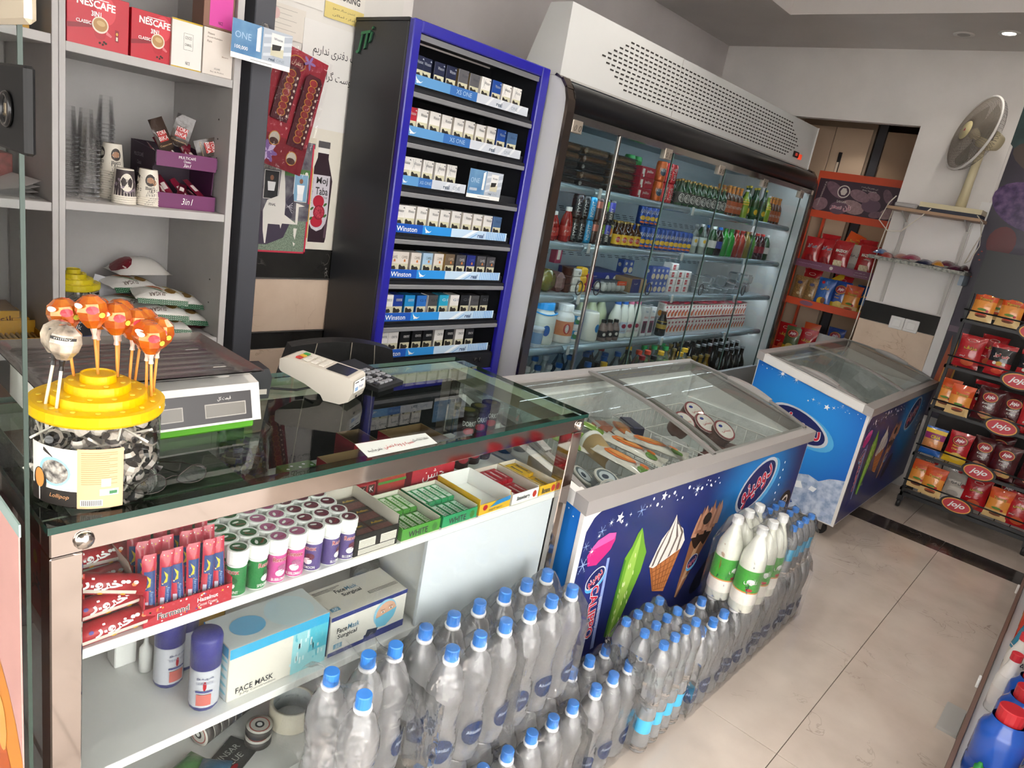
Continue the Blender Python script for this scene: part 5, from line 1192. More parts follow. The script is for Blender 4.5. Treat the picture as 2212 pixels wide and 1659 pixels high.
CK = {
 'w': ('white', Kind(cig(WP_, mat('CFC8BE', .4), 'Winston', TC, band=None))), 'x': ('white X-marked', Kind(cig(WP_, mat('CFCBC6', .4), 'Winston', TC, style=1))),
 'k': ('black and blue', Kind(cig(mat('1C2440', .3), mat('15192A', .3), 'Winston', TL_))), 'g': ('silver grey', Kind(cig(mat('6E6E72', .3, .4), mat('8C7A58', .3, .4), 'Winston', mat('4A4E58', .4)))),
 'b': ('blue', Kind(cig(mat('1E4896', .3), mat('16346E', .3), 'Winston', TL_))), 'r': ('red and white', Kind(cig(mat('B5283A', .35), WP_, 'Winston', WP_))), 's': ('steel blue', Kind(cig(mat('4E6F98', .3, .2), mat('2D4F8C', .3), 'Winston', mat('2E4A70', .4)))),
 'c': ('cream animal-printed', Kind(cig(mat('D9D2C8', .4), mat('C9BFB4', .4), 'CAMEL', mat('5A4A3C', .5), style=2))), 'l': ('light blue animal-printed', Kind(cig(mat('A3C3DA', .4), mat('8FB0C8', .4), 'CAMEL', mat('3A4A5C', .5), style=2))),
 'n': ('brown animal-printed', Kind(cig(mat('6A5A48', .4), mat('A5854C', .4), 'CAMEL', mat('D0C4B0', .5), style=2))), 'd': ('dark grey animal-printed', Kind(cig(mat('4A4A4E', .4), mat('3A3A3E', .4), 'CAMEL', mat('C9C9C9', .5), style=2))), 'v': ('navy animal-printed', Kind(cig(mat('22307E', .35), mat('18204E', .4), 'CAMEL', mat('5A6AB0', .5), style=2))),
 'o': ('deep blue', Kind(cig(mat('1C3A8E', .3), mat('122660', .3), 'ONYX', WP_, style=3))), 'y': ('bright blue', Kind(cig(mat('2388C4', .3), mat('15689C', .3), 'ONYX', WP_, style=3))), 'p': ('cyan', Kind(cig(mat('2DA3C6', .3), mat('1C88AE', .3), 'G1', WP_, style=3))),
 'q': ('grey-fronted', Kind(cig(mat('4A4A4C', .4), WP_, 'G1', mat('1E1E20', .5), style=3))), 'u': ('mid blue', Kind(cig(mat('2F6FBE', .3), mat('1E4A8E', .3), 'G1', mat('1E3A70', .5), style=3))), 'm': ('plain white', Kind(cig(WP_, mat('D5D0C8', .4), 'G1', mat('5A7A9C', .5), style=3))),
 'z': ('black', Kind(cig(mat('17181A', .35), mat('101112', .4), 'ONYX', WP_, style=3))), 'a': ('white and silver', Kind(cig(WP_, mat('BDB8B0', .4), 'ONYX', TC, style=3))), 'e': ('glossy black', Kind(cig(mat('1E2024', .35), mat('101112', .4), 'G1', mat('6A6E74', .5), style=3)))}
ROWS = ['kkkkggxbxx', 'rwwwwwwwbs', 'xxxxx', 'wwwwwwwwws', 'ccclcndvdd', 'aoyuqpmeqe', 'aazzzazaz']
TNM = ['top tier', 'second tier', 'third tier', 'fourth tier', 'fifth tier', 'sixth tier', 'bottom tier']
for k, row in enumerate(ROWS):
    for i, c in enumerate(row):
        nm, KK = CK[c]; x = 1.799-.012+i*.0645
        if k == 0: x -= .012
        if x < 1.797: x = 1.798
        dz = .004*random.random(); tilt = .0
        KK.put(nm + ' cigarette pack, ' + nth(i, len(row)) + ' on the ' + TNM[k], (x, 2.2235+.004*random.random(), TIER[k]+.0395+.0), rz=(-.15 if (k == 1 and i == 9) else .0), scale=(.98, 1, 1.0+.04*random.random()))
t = price_card('price_card', 'blue and silver 100,000 price card standing on the third tier', .205, .118); t.location = (2.155, 2.2075, TIER[2]+.013); t.rotation_euler = (.03, 0, 0)
for i in range(4):   # second row of packs seen over the front ones
    CK['x'][1].put('grey-white pack lying flat on top of others, top tier, ' + nth(i, 4), (2.17+.058*i, 2.285, TIER[0]+.0395), scale=(1, 1, 1.12))
# black office chair behind the counter
LE = mat('191919', .42, bump=.15, bscale=40)
t = thing('office_chair', 'worn black leather office chair back behind the counter', 'chair', (1.40, 1.93, 0), -.30)
def chair_back(a, b):
    x = (a-.5)*.46; z = .50+.47*b
    return Vector((x*(1-.25*b*b), .045*(1-(2*a-1)**2)*-.6-.05*b, z+.03*(1-(2*a-1)**2)*b))
m = MB(); m.grid(chair_back, 10, 10, LE); m.grid(lambda a, b: chair_back(a, b)+Vector((0, .06, 0)), 10, 10, LE)
for f in (lambda a, b: chair_back(0, b)+Vector((0, .06*a, 0)), lambda a, b: chair_back(1, b)+Vector((0, .06*a, 0)), lambda a, b: chair_back(b, 1)+Vector((0, .06*a, 0))): m.grid(f, 2, 10, LE)
bk_ = m.build('backrest', t)
m = MB()
for xx in (-.13, 0.02, .13): m.tube([chair_back(.5+xx/.46, b/8)+Vector((0, -.002, 0)) for b in range(9)], .0016, mat('8E867A', .7), 4)
m.build('seam', bk_)
m = MB(); m.box((-.22, -.30, .42), (.22, .02, .50), LE, bev=.02); m.build('seat', t)
m = MB(); m.tube([(0, -.1, .08), (0, -.1, .43)], .025, STEEL, 10); m.build('gas_column', t)
for q in range(5):
    a = q*2*pi/5; m = MB(); m.tube([(0, -.1, .09), (.22*cos(a), -.1+.22*sin(a), .06)], .018, BLACK, 8); m.lathe([(.022, -.01), (.025, 0), (.022, .01)], BLACK, 10, M=Matrix.Translation((.22*cos(a), -.1+.22*sin(a), .026)) @ Matrix.Rotation(pi/2, 4, 'X')); m.build('foot', t)
# ================================================================ bottles and cans
A0 = -pi/2-.45      # side of a round label that faces the door
def bottle(name, cat, group, R, H, style, body, cap, labels=(), texts=(), seg=14, fill=None, capr=None):
    N = R*.36
    P = {'pet': [(R*.85, 0), (R, .008), (R, H*.60), (R*.93, H*.68), (R*.55, H*.82), (N, H*.88), (N, H*.93)],
         'beer': [(R*.95, 0), (R, .004), (R, H*.55), (R*.85, H*.64), (R*.42, H*.76), (N, H*.80), (N, H*.955)],
         'can': [(R*.80, 0), (R*.98, .006), (R, .012), (R, H-.012), (R*.86, H-.002), (R*.86, H), (R*.80, H-.003), (0, H-.003)],
         'milk': [(R*.92, 0), (R, .006), (R, H*.52), (R*.92, H*.60), (R*.50, H*.82), (R*.46, H*.90)],
         'jug': [(R*.95, 0), (R, .01), (R, H*.22), (R*.97, H*.24), (R*.97, H*.26), (R, H*.28), (R, H*.66), (R*.93, H*.72), (R*.70, H*.80), (R*.68, H*.85)],
         'flask': [(R*.9, 0), (R, .006), (R*.98, H*.5), (R*.72, H*.72), (R*.40, H*.82), (R*.36, H*.9)],
         'tub': [(R*.82, 0), (R*.84, .003), (R*.96, H*.86), (R, H*.88), (R, H), (R*.96, H), (0, H*.995)],
         'wave': [(R*.80, 0), (R*.97, .01), (R, .03)] + [(R*(1-.03*(q % 2)), H*(.12+.02*q)) for q in range(10)] + [(R*(.93-.035*(q % 2)-.012*q), H*(.33+.018*q)) for q in range(6)] + [(R*.84, H*.45), (R*.90, H*.50), (R*.98, H*.60), (R, H*.66), (R*.93, H*.74), (R*.66, H*.84), (R*.36, H*.90), (R*.34, H*.93)]}[style]
    m = MB(); m.lathe(P, body, seg, cap1=style in ('can', 'tub')); o = m.build(name)
    if fill:
        f, top = fill; q = [(max(r-.002, 0), z+.001) for r, z in P if z < H*top]; z1 = H*top
        m = MB(); m.lathe(q+[(q[-1][0]*.97, z1), (0, z1)], f, seg); m.build('drink', o)
    if cap is not None:
        rr = capr or (N*1.25 if style in ('pet', 'beer', 'wave') else P[-1][0]*1.12); z0 = P[-1][1]
        m = MB(); m.lathe([(rr, z0-.004), (rr, H-.002), (rr*.92, H), (0, H)], cap, seg, smooth=False); m.build('cap', o)
    if labels:
        m = MB()
        def rad(z):
            for (r0, z0), (r1, z1) in zip(P, P[1:]):
                if z0 <= z <= z1 and z1 > z0: return r0+(r1-r0)*(z-z0)/(z1-z0)
            return R
        for (z0, z1, lm) in labels: m.lathe([(rad(z0)+.0006, z0), (rad((z0+z1)/2)+.0006, (z0+z1)/2), (rad(z1)+.0006, z1)], lm, seg, cap0=False, cap1=False)
        for tx in texts:
            s_, z, h, c = tx[:4]; w = tx[4] if len(tx) > 4 else None; S = cyl(rad(z)+.0008, A0, 0)
            if s_ == '@': m.ell(S, 0, z, w, h, c, .0004, 14, 2)
            elif s_ == '|': m.txt(S, tx[5], 0, z, h, c, .0008, w=w, rot=pi/2)
            else: m.txt(S, s_, 0, z, h, c, .0008, w=w)
        m.build('label', o)
    return Kind(tag(o, 'x', cat, group))
def cartonk(name, cat, group, w, d, h, cols, prints=(), bev=.001):
    m = MB(); m.box((-w/2, 0, 0), (w/2, d, h), cols, bev=bev); o = m.build(name)
    if prints:
        g = MB()
        for (face, kind, *a) in prints:
            S = flat((-w/2, 0, 0), (1, 0, 0), (0, 0, 1)) if face == 'f' else flat((-w/2, d, 0), (0, -1, 0), (0, 0, 1)) if face == 'l' else flat((-w/2, 0, h), (1, 0, 0), (0, 1, 0))
            if kind == 'r': g.rect(S, a[0], a[1], a[2], a[3], a[4], a[5] if len(a) > 5 else .0004)
            elif kind == 'e': g.ell(S, a[0], a[1], a[2], a[3], a[4], a[5] if len(a) > 5 else .0008, 14)
            else: g.txt(S, a[0], a[1], a[2], a[3], a[4], .0012, w=a[5] if len(a) > 5 else None, bold=.01)
        g.build('carton_print', o)
    return Kind(tag(o, 'x', cat, group))
GREENG = mat('1C4A26', .12, coat=.6); DARKG = mat('1B1712', .12, coat=.6); AMB = mat('4A2A12', .12, coat=.6); LEM = mat('8FA52C', .15, coat=.6)
LW = mat('DAD6CE', .5); LG_ = mat('C9C4B8', .5); ORL = mat('B4572C', .5); YLW = mat('E2B42A', .45); SILV = mat('A9AAAC', .3, .7); GLD = mat('A98C4A', .35, .6)
RED = mat('B5202C', .35); REDC = mat('C11F2B', .25, .3); BLUC = mat('1F4A9E', .28, .3); BLK = mat('17181A', .3, .2); CYN = mat('1E86B8', .28, .3); GRC = mat('1E8C3C', .28, .3); ORC = mat('D9682A', .28, .3)
MILK = mat('E2E3D8', .4); WCAP = mat('E4E6E4', .4); BCAP = mat('1F5FB4', .4); PCAP = mat('D0708E', .4)
G1_ = 'drinks on the top cooler shelf'; G2_ = 'drinks on the second cooler shelf'; G3_ = 'dairy on the third cooler shelf'; G4_ = 'milk and juice on the fourth cooler shelf'; G5_ = 'big bottles on the cooler floor'
Z1, Z2, Z3, Z4, Z5 = 1.6285, 1.3465, 1.0745, .7915, .3455
# --- top shelf
def pastry(fill, x, lv, col):
    t = thing('pastry_box', 'clear pastry box, ' + ('lowest', 'second', 'third', 'fourth', 'topmost')[lv] + ' of the ' + col, 'pastry box', (x, 2.30, Z1+.0005+lv*.041), group='stacked clear pastry boxes')
    m = MB(); m.box((-.105, 0, .002), (.105, .17, .034), fill, bev=.012); m.build('pastry', t)
    m = MB(); m.box((-.11, -.005, 0), (.11, .175, .039), clear('F4F7F7', .02, .05, .6), bev=.008); m.box((-.115, -.01, .033), (.115, .18, .0365), clear('F4F7F7', .12, .05, .8)); m.build('clear_lid', t)
PB = [mat('3A2A24', .6, noise=.4, scale=80), mat('2E2320', .6, noise=.4, scale=60), mat('7A5230', .6, noise=.5, scale=70), mat('8A6A45', .6, noise=.5, scale=70)]
for lv in range(5):
    pastry(PB[(lv*7) % 2 if lv < 3 else 2], 2.90, lv, 'left stack by the steel post')
    pastry(PB[2] if lv in (1, 3) else PB[3] if lv == 4 else PB[1], 3.15, lv, 'middle stack behind the post')
    pastry(PB[3] if lv > 2 else PB[2] if lv else PB[0], 3.43, lv, 'right stack beside the red cartons')
K = cartonk('red_carton', 'carton', G1_, .15, .14, .058, mat('A32433', .4), [('f', 'r', .01, .016, .035, .046, LW), ('f', 't', 'jello', .09, .034, .02, LW, .07), ('f', 'e', .03, .008, .008, .008, LW)])
for i in range(3): K.put('small red carton, ' + ('bottom', 'middle', 'top')[i] + ' of three on the top cooler shelf', (3.64, 2.28, Z1+.0005+.0595*i))
can_g = bottle('drink_can', 'can', G1_, .033, .115, 'can', GRC, None); can_o = bottle('drink_can', 'can', G1_, .033, .115, 'can', ORC, None, [(.03, .085, mat('D9682A', .3))], [('@', .055, .022, mat('1E3A50', .4), .02), ('FANTA', .066, .020, LW, .05)]); can_r = bottle('drink_can', 'can', G1_, .033, .115, 'can', REDC, None, [(.03, .085, REDC)], [('|', .058, .022, LW, .07, 'Coca Cola')])
for i in range(2): can_g.put('green soda can on top of the red cartons, ' + ('left', 'right')[i], (3.60+.075*i, 2.40, Z1+.115), group=G1_)
for i in range(2): can_g.put('green soda can behind the red cartons, lower ' + ('left', 'right')[i], (3.60+.075*i, 2.46, Z1))
for lv in range(2):
    can_o.put('orange soda can, ' + ('lower', 'upper')[lv] + ' of two', (3.80, 2.30, Z1+.1155*lv)); 
    for i in range(2): can_r.put('red cola can, ' + ('lower', 'upper')[lv] + ' layer, ' + ('left', 'right')[i], (3.875+.072*i, 2.30+.01*i, Z1+.1155*lv))
malt = bottle('malt_bottle', 'bottle', G1_, .031, .165, 'beer', GREENG, GLD, [(.02, .085, mat('23231C', .4))], [('@', .052, .026, LW, .022), ('@', .052, .022, mat('23231C', .4), .018), ('MALT', .052, .012, LW, .03)])
ist = bottle('malt_bottle', 'bottle', G1_, .031, .20, 'beer', AMB, mat('C98A3A', .4, .4), [(.02, .10, ORL), (.15, .185, mat('C9772C', .4))], [('ISTAK', .06, .018, LW, .045)])
lem = bottle('lemon_bottle', 'bottle', G1_, .034, .20, 'beer', LEM, LW, [(.095, .135, YLW)], []); grn = bottle('green_bottle', 'bottle', G1_, .033, .235, 'beer', GREENG, mat('C9B23A', .4), [(.03, .09, mat('2F5E2E', .4))], [('@', .06, .02, YLW, .018)])
for r_, yy in enumerate((2.285, 2.36, 2.435)):
    n = 9
    for i in range(n): malt.put('dark malt bottle with round white label, ' + nth(i, n) + ', ' + ('front', 'middle', 'rear')[r_] + ' row', (4.055+.074*i+.02*r_, yy, Z1))
for r_ in range(2):
    for i in range(4): ist.put('amber malt bottle with orange label, ' + nth(i, 4) + ', ' + ('front', 'rear')[r_] + ' row', (4.74+.064*i, 2.30+.075*r_, Z1))
for i in range(2): lem.put('yellow lemon drink bottle, ' + ('left', 'right')[i] + ' one, before the fourth hinge', (5.01+.40*i, 2.29, Z1))
for i in range(5): grn.put('green lemon soda bottle, ' + nth(i, 5) + ' on the top cooler shelf', (5.085+.072*i, 2.31+.05*(i % 2), Z1))
for i in range(4): ist.put('orange label bottle at the right end of the top cooler shelf, ' + nth(i, 4), (5.47+.06*i, 2.30, Z1))
# --- second shelf
ketch = bottle('sauce_bottle', 'bottle', G2_, .030, .175, 'flask', mat('8E1A16', .2, coat=.5), WCAP, [(.03, .08, mat('A8322A', .4))], [('جام', .055, .02, LW, .025)])
for i in range(4): ketch.put('red sauce bottle with white cap, ' + nth(i, 4) + ' by the left cooler wall', (2.845+.055*i, 2.275+.03*(i % 2), Z2), scale=(1, 1, .82 if i < 2 else 1))
en = [bottle('energy_can', 'can', G2_, .029, .122, 'can', BLK, None, [(.02, .10, mat('202226', .3, .3))], [('|', .06, .02, SILV, .08, 'HYPE')]), bottle('energy_can', 'can', G2_, .029, .122, 'can', CYN, None, [(.02, .10, CYN)], [('|', .06, .018, LW, .08, 'NIGHT')]),
      bottle('energy_can', 'can', G2_, .029, .122, 'can', mat('3A2622', .3, .3), None, [(.07, .105, mat('A8665A', .3, .4))], []), bottle('energy_can', 'can', G2_, .029, .122, 'can', BLK, None, [(.06, .11, mat('6C9C2E', .3, .2))], [('|', .05, .016, LW, .06, 'LIMON')]), bottle('energy_can', 'can', G2_, .029, .122, 'can', BLK, None, [(.06, .11, mat('4C4FA8', .3, .2))], [('|', .05, .016, LW, .06, 'BERRY')])]
nmx = ['black', 'bright blue', 'copper brown', 'lime and black', 'violet and black']
for i, k in enumerate((0, 0, 1, 2, 3, 4)):
    for lv in range(2): en[k].put(nmx[k] + ' energy drink can, ' + ('lower', 'upper')[lv] + ' layer, ' + nth(i, 6), (3.045+.0605*i, 2.29, Z2+.1225*lv))
K = bottle('juice_can', 'can', G2_, .030, .13, 'can', mat('2A2A2A', .3), None, [(.05, .115, mat('D8C79A', .4))], [('@', .08, .022, mat('D9822C', .4), .018), ('@', .10, .012, mat('3E7A34', .4), .012)])
for i in range(2): K.put('pineapple drink can, ' + ('left', 'right')[i] + ' beside the amber bottles', (3.365+.032*i, 2.29+.06*i, Z2))
K = bottle('vitamin_bottle', 'bottle', G2_, .033, .14, 'beer', AMB, GLD, [(.012, .068, YLW)], [('@', .04, .016, RED, .014), ('VITAL', .04, .014, LW, .04)])
for r_ in range(2):
    for i in range(4): K.put('amber bottle with yellow label, ' + nth(i, 4) + ', ' + ('front', 'rear')[r_] + ' row', (3.452+.069*i, 2.285+.07*r_, Z2))
rani = bottle('blue_juice_can', 'can', G2_, .028, .128, 'can', BLUC, None, [(.02, .11, BLUC)], [('@', .045, .014, YLW, .020), ('RANI', .085, .024, LW, .042), ('@', .018, .006, ORC, .018)])
for r_ in range(3):
    for i in range(11): rani.put('blue fruit drink can, ' + nth(i, 11) + ', ' + ('front', 'middle', 'rear')[r_] + ' row', (3.722+.0575*i, 2.285+.058*r_, Z2))
for i in range(4): rani.put('blue fruit drink can in the upper layer at the rear, ' + nth(i, 4), (3.95+.06*i, 2.46, Z2+.1285))
K = bottle('glass_soda_bottle', 'bottle', G2_, .029, .20, 'beer', clear('E6EFEC', .10, .03, .8), None, [(.05, .11, mat('C9D2CF', .4))], [('@', .085, .012, YLW, .012)], fill=(MILK, .5))
for i in range(4): K.put('small clear glass bottle with milky drink, ' + nth(i, 4), (4.385+.062*i, 2.29+.03*(i % 2), Z2))
sd = [('white-labelled lime soda bottle', GREENG, WCAP, LW), ('blue labelled cola bottle', mat('241412', .12, coat=.5), BCAP, mat('35418E', .4)), ('green soda bottle', mat('2A8C30', .15, coat=.6), mat('1E7A2C', .4), None), ('clear green soda bottle', mat('2F9A36', .15, coat=.6), mat('1E7A2C', .4), None), ('red grenadine bottle', mat('A83A2E', .15, coat=.6), mat('A82A22', .4), None), ('red grenadine bottle with swirl body', mat('B04436', .15, coat=.6), mat('A82A22', .4), None), ('pale amber soda bottle', mat('8A7A3A', .15, coat=.6), GLD, None), ('tall green lime bottle', mat('3A7A2A', .15, coat=.6), LW, None), ('dark red cola bottle', mat('3A1418', .12, coat=.5), mat('A82A22', .4), mat('8E2030', .4)), ('dark cherry cola bottle', mat('3A1418', .12, coat=.5), mat('A82A22', .4), mat('8E2030', .4)), ('last green bottle by the right wall', GREENG, WCAP, LW)]
for i, (nm, b, c, l) in enumerate(sd):
    K = bottle('soda_bottle', 'bottle', G2_, .036, .195, 'pet', b, c, [(.05, .10, l)] if l else [])
    K.put(nm + ', ' + nth(i, 11) + ' of the soda row', (4.655+.093*i, 2.295, Z2)); K.put(nm + ', rear copy ' + nth(i, 11) + ' of the soda row', (4.655+.093*i, 2.385, Z2))
# --- third shelf
m = MB(); m.lathe([(.001, 0), (.055, .004), (.06, .02), (.06, .17), (.05, .185)], mat('5A5A22', .2, coat=.6, h2='7A7A3A', scale=20), 16, M=Matrix.Translation((2.915, 2.275, Z3+.0605)) @ Matrix.Rotation(-pi/2, 4, 'X') @ Matrix.Scale(1.0, 4)); o = m.build('mortadella_roll'); tag(o, 'olive wrapped sausage roll lying at the left cooler wall', 'sausage')
m = MB(); m.box((2.985, 2.262, Z3), (3.055, 2.40, Z3+.105), mat('7E5C58', .5, noise=.5, scale=60), bev=.025); tag(m.build('cold_cut_pack'), 'pink speckled cold cut block beside the olive roll', 'cold cut')
K = bottle('dessert_cup', 'cup', G3_, .034, .045, 'tub', mat('4A2418', .4), mat('E4E2DE', .4)); 
for i in range(3): K.put('dark dessert cup, ' + ('bottom', 'middle', 'top')[i] + ' of the stack behind the cold cut', (3.085, 2.30, Z3+.046*i))
K = cartonk('cream_tub', 'tub', G3_, .068, .068, .042, mat('DAD7D0', .4), [('f', 'e', .045, .02, .010, .008, mat('8A8A86', .5))], .006)
for i in range(3): K.put('square white cream tub, ' + ('bottom', 'middle', 'top')[i] + ' of the left stack', (3.155, 2.275, Z3+.043*i))
K = cartonk('yellow_pack', 'packet', G3_, .06, .06, .045, YLW, (), .01)
for i in range(3): K.put('yellow cheese pack, ' + ('bottom', 'middle', 'top')[i] + ' of the yellow stack', (3.228, 2.28, Z3+.046*i))
K = cartonk('pink_pack', 'packet', G3_, .05, .06, .05, mat('B03A5E', .4), [('f', 'e', .025, .025, .012, .012, LW)], .004)
for i in range(2): K.put('pink dessert pack, ' + ('lower', 'upper')[i] + ', beside the yellow stack', (3.295, 2.285, Z3+.051*i))
K = cartonk('tall_snack_box', 'box', G3_, .06, .04, .12, mat('8E2A48', .4), [('f', 'r', .012, .02, .042, .10, LG_)]); K.put('tall dark pink box standing on the tubs', (3.115, 2.40, Z3+.135), rot=(.02, 0, .1))
t = thing('egg_tray', 'clear tray of white eggs with an orange label', 'egg tray', (3.40, 2.25, Z3))
for r_ in range(2):
    for i in range(5):
        m = MB(); m.lathe([(0, 0), (.012, .003), (.019, .014), (.020, .024), (.015, .040), (.007, .049), (0, .052)], mat('E6E2DA', .45), 12); e = m.build('egg', None, (3.425+.047*i, 2.275+.048*r_, Z3+.008)); tag(e, 'white egg in the clear tray, ' + ('front', 'rear')[r_] + ' row, ' + nth(i, 5), 'egg', 'eggs in the clear tray')
m = MB(); m.box((0, 0, 0), (.245, .105, .004), clear('F4F7F7', .15, .1, .9)); m.grid(lambda a, b: Vector((.245*a, .105*b, .062+.006*sin(5*pi*a*2)**2)), 20, 2, clear('F4F7F7', .05, .05, .9)); m.grid(lambda a, b: Vector((.245*a, 0, .062*b)), 1, 1, clear('F4F7F7', .05, .05, .9)); m.build('clear_case', t)
m = MB(); m.box((.12, -.003, .05), (.215, .0, .075), mat('D9502A', .4)); m.txt(flat((.12, -.003, .05), (1, 0, 0), (0, 0, 1)), 'تخم مرغ', .045, .012, .014, LW, .0006, w=.06); m.build('orange_label', t)
K = cartonk('blue_display_carton', 'carton', G3_, .42, .20, .095, mat('26357E', .4), [('f', 'e', .24, .05, .022, .03, LW), ('f', 'e', .32, .05, .018, .028, LW), ('f', 't', 'Pegah', .10, .07, .012, LG_, .05)]); K.put('open blue dairy carton behind the egg tray', (3.60, 2.40, Z3))
K = cartonk('brown_display_carton', 'carton', G3_, .17, .18, .085, mat('A98A64', .6), [('f', 'r', 0, 0, .10, .085, mat('2B3470', .4)), ('f', 't', 'کره', .05, .055, .012, LG_, .04), ('t', 'r', .01, .01, .16, .17, mat('6E563C', .6))]); K.put('open brown carton with dark blue front', (3.80, 2.275, Z3))
K = cartonk('blue_milk_carton', 'carton', G3_, .052, .05, .082, mat('3E58A0', .4), [('f', 'e', .026, .06, .012, .010, LG_), ('f', 'e', .026, .022, .022, .018, mat('D9C9A8', .4)), ('l', 'e', .02, .05, .012, .012, LG_)])
for lv in range(2):
    for i in range(4): K.put('small blue milk carton, ' + ('lower', 'upper')[lv] + ' layer, ' + nth(i, 4), (3.975+.054*i, 2.29, Z3+.0825*lv))
for i in range(2): K.put('light blue milk carton behind the brown carton, ' + ('left', 'right')[i], (3.92+.06*i, 2.47, Z3+.083), scale=(1.1, 1, 1.05))
K = cartonk('white_tub', 'tub', G3_, .085, .07, .048, mat('DEDCD8', .4), [('f', 'r', .012, .008, .045, .040, mat('B8303C', .4)), ('f', 't', 'LAK', .028, .024, .012, LW, .022)], .004)
for c_ in range(3):
    for lv in range(4 if c_ == 0 else 3): K.put('white tub with red label, ' + ('bottom', 'second', 'third', 'top')[lv] + ', ' + ('left', 'middle', 'right')[c_] + ' stack', (4.235+.10*c_, 2.29, Z3+.0485*lv))
K = bottle('foil_cup', 'cup', G3_, .045, .04, 'tub', mat('B9BCBE', .3, .4), mat('C9CCCE', .2, .8), capr=.046)
FC = [(4.60, 0, 0), (4.60, 1, 0), (4.68, 0, .3), (4.69, 1, .6), (4.60, 2, .9), (4.80, 0, 0), (4.90, 0, .2), (5.02, 0, .1), (5.12, 0, 0), (5.12, 1, .2), (5.22, 0, .4), (5.32, 0, 0), (5.32, 1, .3)]
for i, (x, lv, tl) in enumerate(FC): K.put('foil-topped dessert cup, ' + nth(i, 13) + ' in the jumbled group', (x, 2.30, Z3+.041*lv+.001), rot=(tl, 0, tl) if tl < .35 else (0, 0, tl))
K = cartonk('clear_dessert_box', 'dessert box', G3_, .10, .08, .07, clear('F0F3F3', .25, .05, .8), (), .01)
for i in range(2): K.put('clear plastic dessert box on edge, ' + ('left', 'right')[i] + ' one', (4.83+.24*i, 2.30, Z3+.042), rot=(.15, 0, .2))
for i in range(4): K.put('clear plastic dessert box at the right end, ' + nth(i, 4), (5.45+.02*(i % 2), 2.29+.09*(i // 2), Z3+.071*(i % 2)))
# --- fourth shelf
K = bottle('yogurt_jug', 'jug', G4_, .075, .225, 'jug', mat('D9DED6', .35), mat('2F93D6', .35), [(.04, .12, mat('D2D8D0', .35))], [('@', .08, .03, mat('2A5FA8', .4), .022)], 20)
K.put('big white yogurt jug with blue lid and handle', (2.965, 2.315, Z4)); m = MB(); m.tube([(.076*cos(a)*1.0, .076*sin(a), .168-.004*cos(a*3)) for a in [q*pi/12 for q in range(24)]], .0045, mat('2F93D6', .35), 6, True); m.build('handle_ring', K.p)
K = bottle('yogurt_drum', 'jug', G4_, .062, .215, 'jug', mat('E3E1DA', .35), mat('E6E6E2', .35), [(.045, .125, mat('D98A5A', .4))], [('@', .085, .03, mat('B5402E', .4), .022), ('@', .085, .024, LW, .012)], 18); K.put('white drum with orange label beside the blue-lidded jug', (3.135, 2.30, Z4))
K = bottle('small_milk_can', 'bottle', G4_, .036, .105, 'tub', mat('C9D2DC', .35), None, [(.02, .08, mat('7A9CC4', .4))]); K.put('small blue and white tub at the left cooler wall', (2.855, 2.245, Z4))
yc = bottle('yogurt_cup', 'cup', G4_, .045, .085, 'tub', mat('DADCD8', .4), None, [(.015, .065, mat('3E86B8', .4))], [('@', .035, .018, mat('3E7A44', .4), .02), ('@', .052, .010, LW, .012)])
for i in range(2): yc.put('yogurt cup with landscape label, ' + ('lower', 'upper')[i] + ' of two', (3.245, 2.30, Z4+.0855*i))
m = MB(); m.lathe([(.055, 0), (.06, .01), (.058, .10), (.05, .16), (.045, .17)], mat('E4E2D6', .4, bump=.3, bscale=25), 14); S = cyl(.06, A0+.5); m.ell(S, 0, .08, .02, .025, mat('2F7AB8', .4), .001, 12); o = m.build('milk_pouch', None, (3.385, 2.295, Z4)); tag(o, 'white standing milk pouch with blue roundel', 'milk pouch')
K = bottle('chocolate_milk', 'bottle', G4_, .030, .125, 'milk', mat('7E6A64', .35), BLK, [(.022, .062, mat('1E1A1E', .4))], [('@', .042, .010, LW, .010)])
for i in range(3): K.put('small chocolate milk bottle with black cap, ' + ('left', 'middle', 'right')[i], (3.475+.066*i, 2.255, Z4))
for nm, cp, lb, xx in (('blue', BCAP, mat('B9C9D9', .4), (3.655, 3.735)), ('pink', PCAP, mat('D6D2D0', .4), (3.805, 3.885))):
    K = bottle('milk_bottle', 'bottle', G4_, .040, .235, 'milk', MILK, cp, [(.03, .10, lb)], [('@', .075, .014, mat('9A2A44', .4), .016), ('شیر', .045, .014, mat('9A2A44', .4), .03)])
    for i, x in enumerate(xx): K.put('milk bottle with ' + nm + ' cap, ' + ('left', 'right')[i] + ' one', (x, 2.30, Z4))
K = bottle('kefir_bottle', 'bottle', G4_, .045, .23, 'milk', mat('D3DDB6', .3, coat=.4), mat('C9D2B0', .4))
for i in range(3): K.put('greenish white kefir bottle behind the chocolate milk, ' + ('left', 'middle', 'right')[i], (3.46+.10*i, 2.42, Z4))
K = cartonk('tall_milk_carton', 'carton', G4_, .062, .062, .19, mat('D5D6D4', .4), [('f', 'r', .006, .02, .056, .10, mat('7A2E50', .4)), ('f', 'e', .03, .06, .02, .03, mat('3A3038', .4)), ('f', 't', 'choco', .03, .125, .016, RED, .045), ('f', 't', 'Day', .03, .16, .014, mat('2F6F9C', .4), .03), ('t', 'e', .03, .03, .014, .014, WCAP, .01)])
for i in range(2): K.put('tall flavoured milk carton, ' + ('pink', 'blue')[i] + ' printed', (3.97+.082*i, 2.27, Z4))
K = bottle('syrup_bottle', 'bottle', G4_, .036, .165, 'milk', mat('17100E', .12, coat=.6), mat('5A3A22', .4), [(.05, .10, mat('A98C3A', .4))]); K.put('dark syrup bottle with gold label', (4.17, 2.26, Z4))
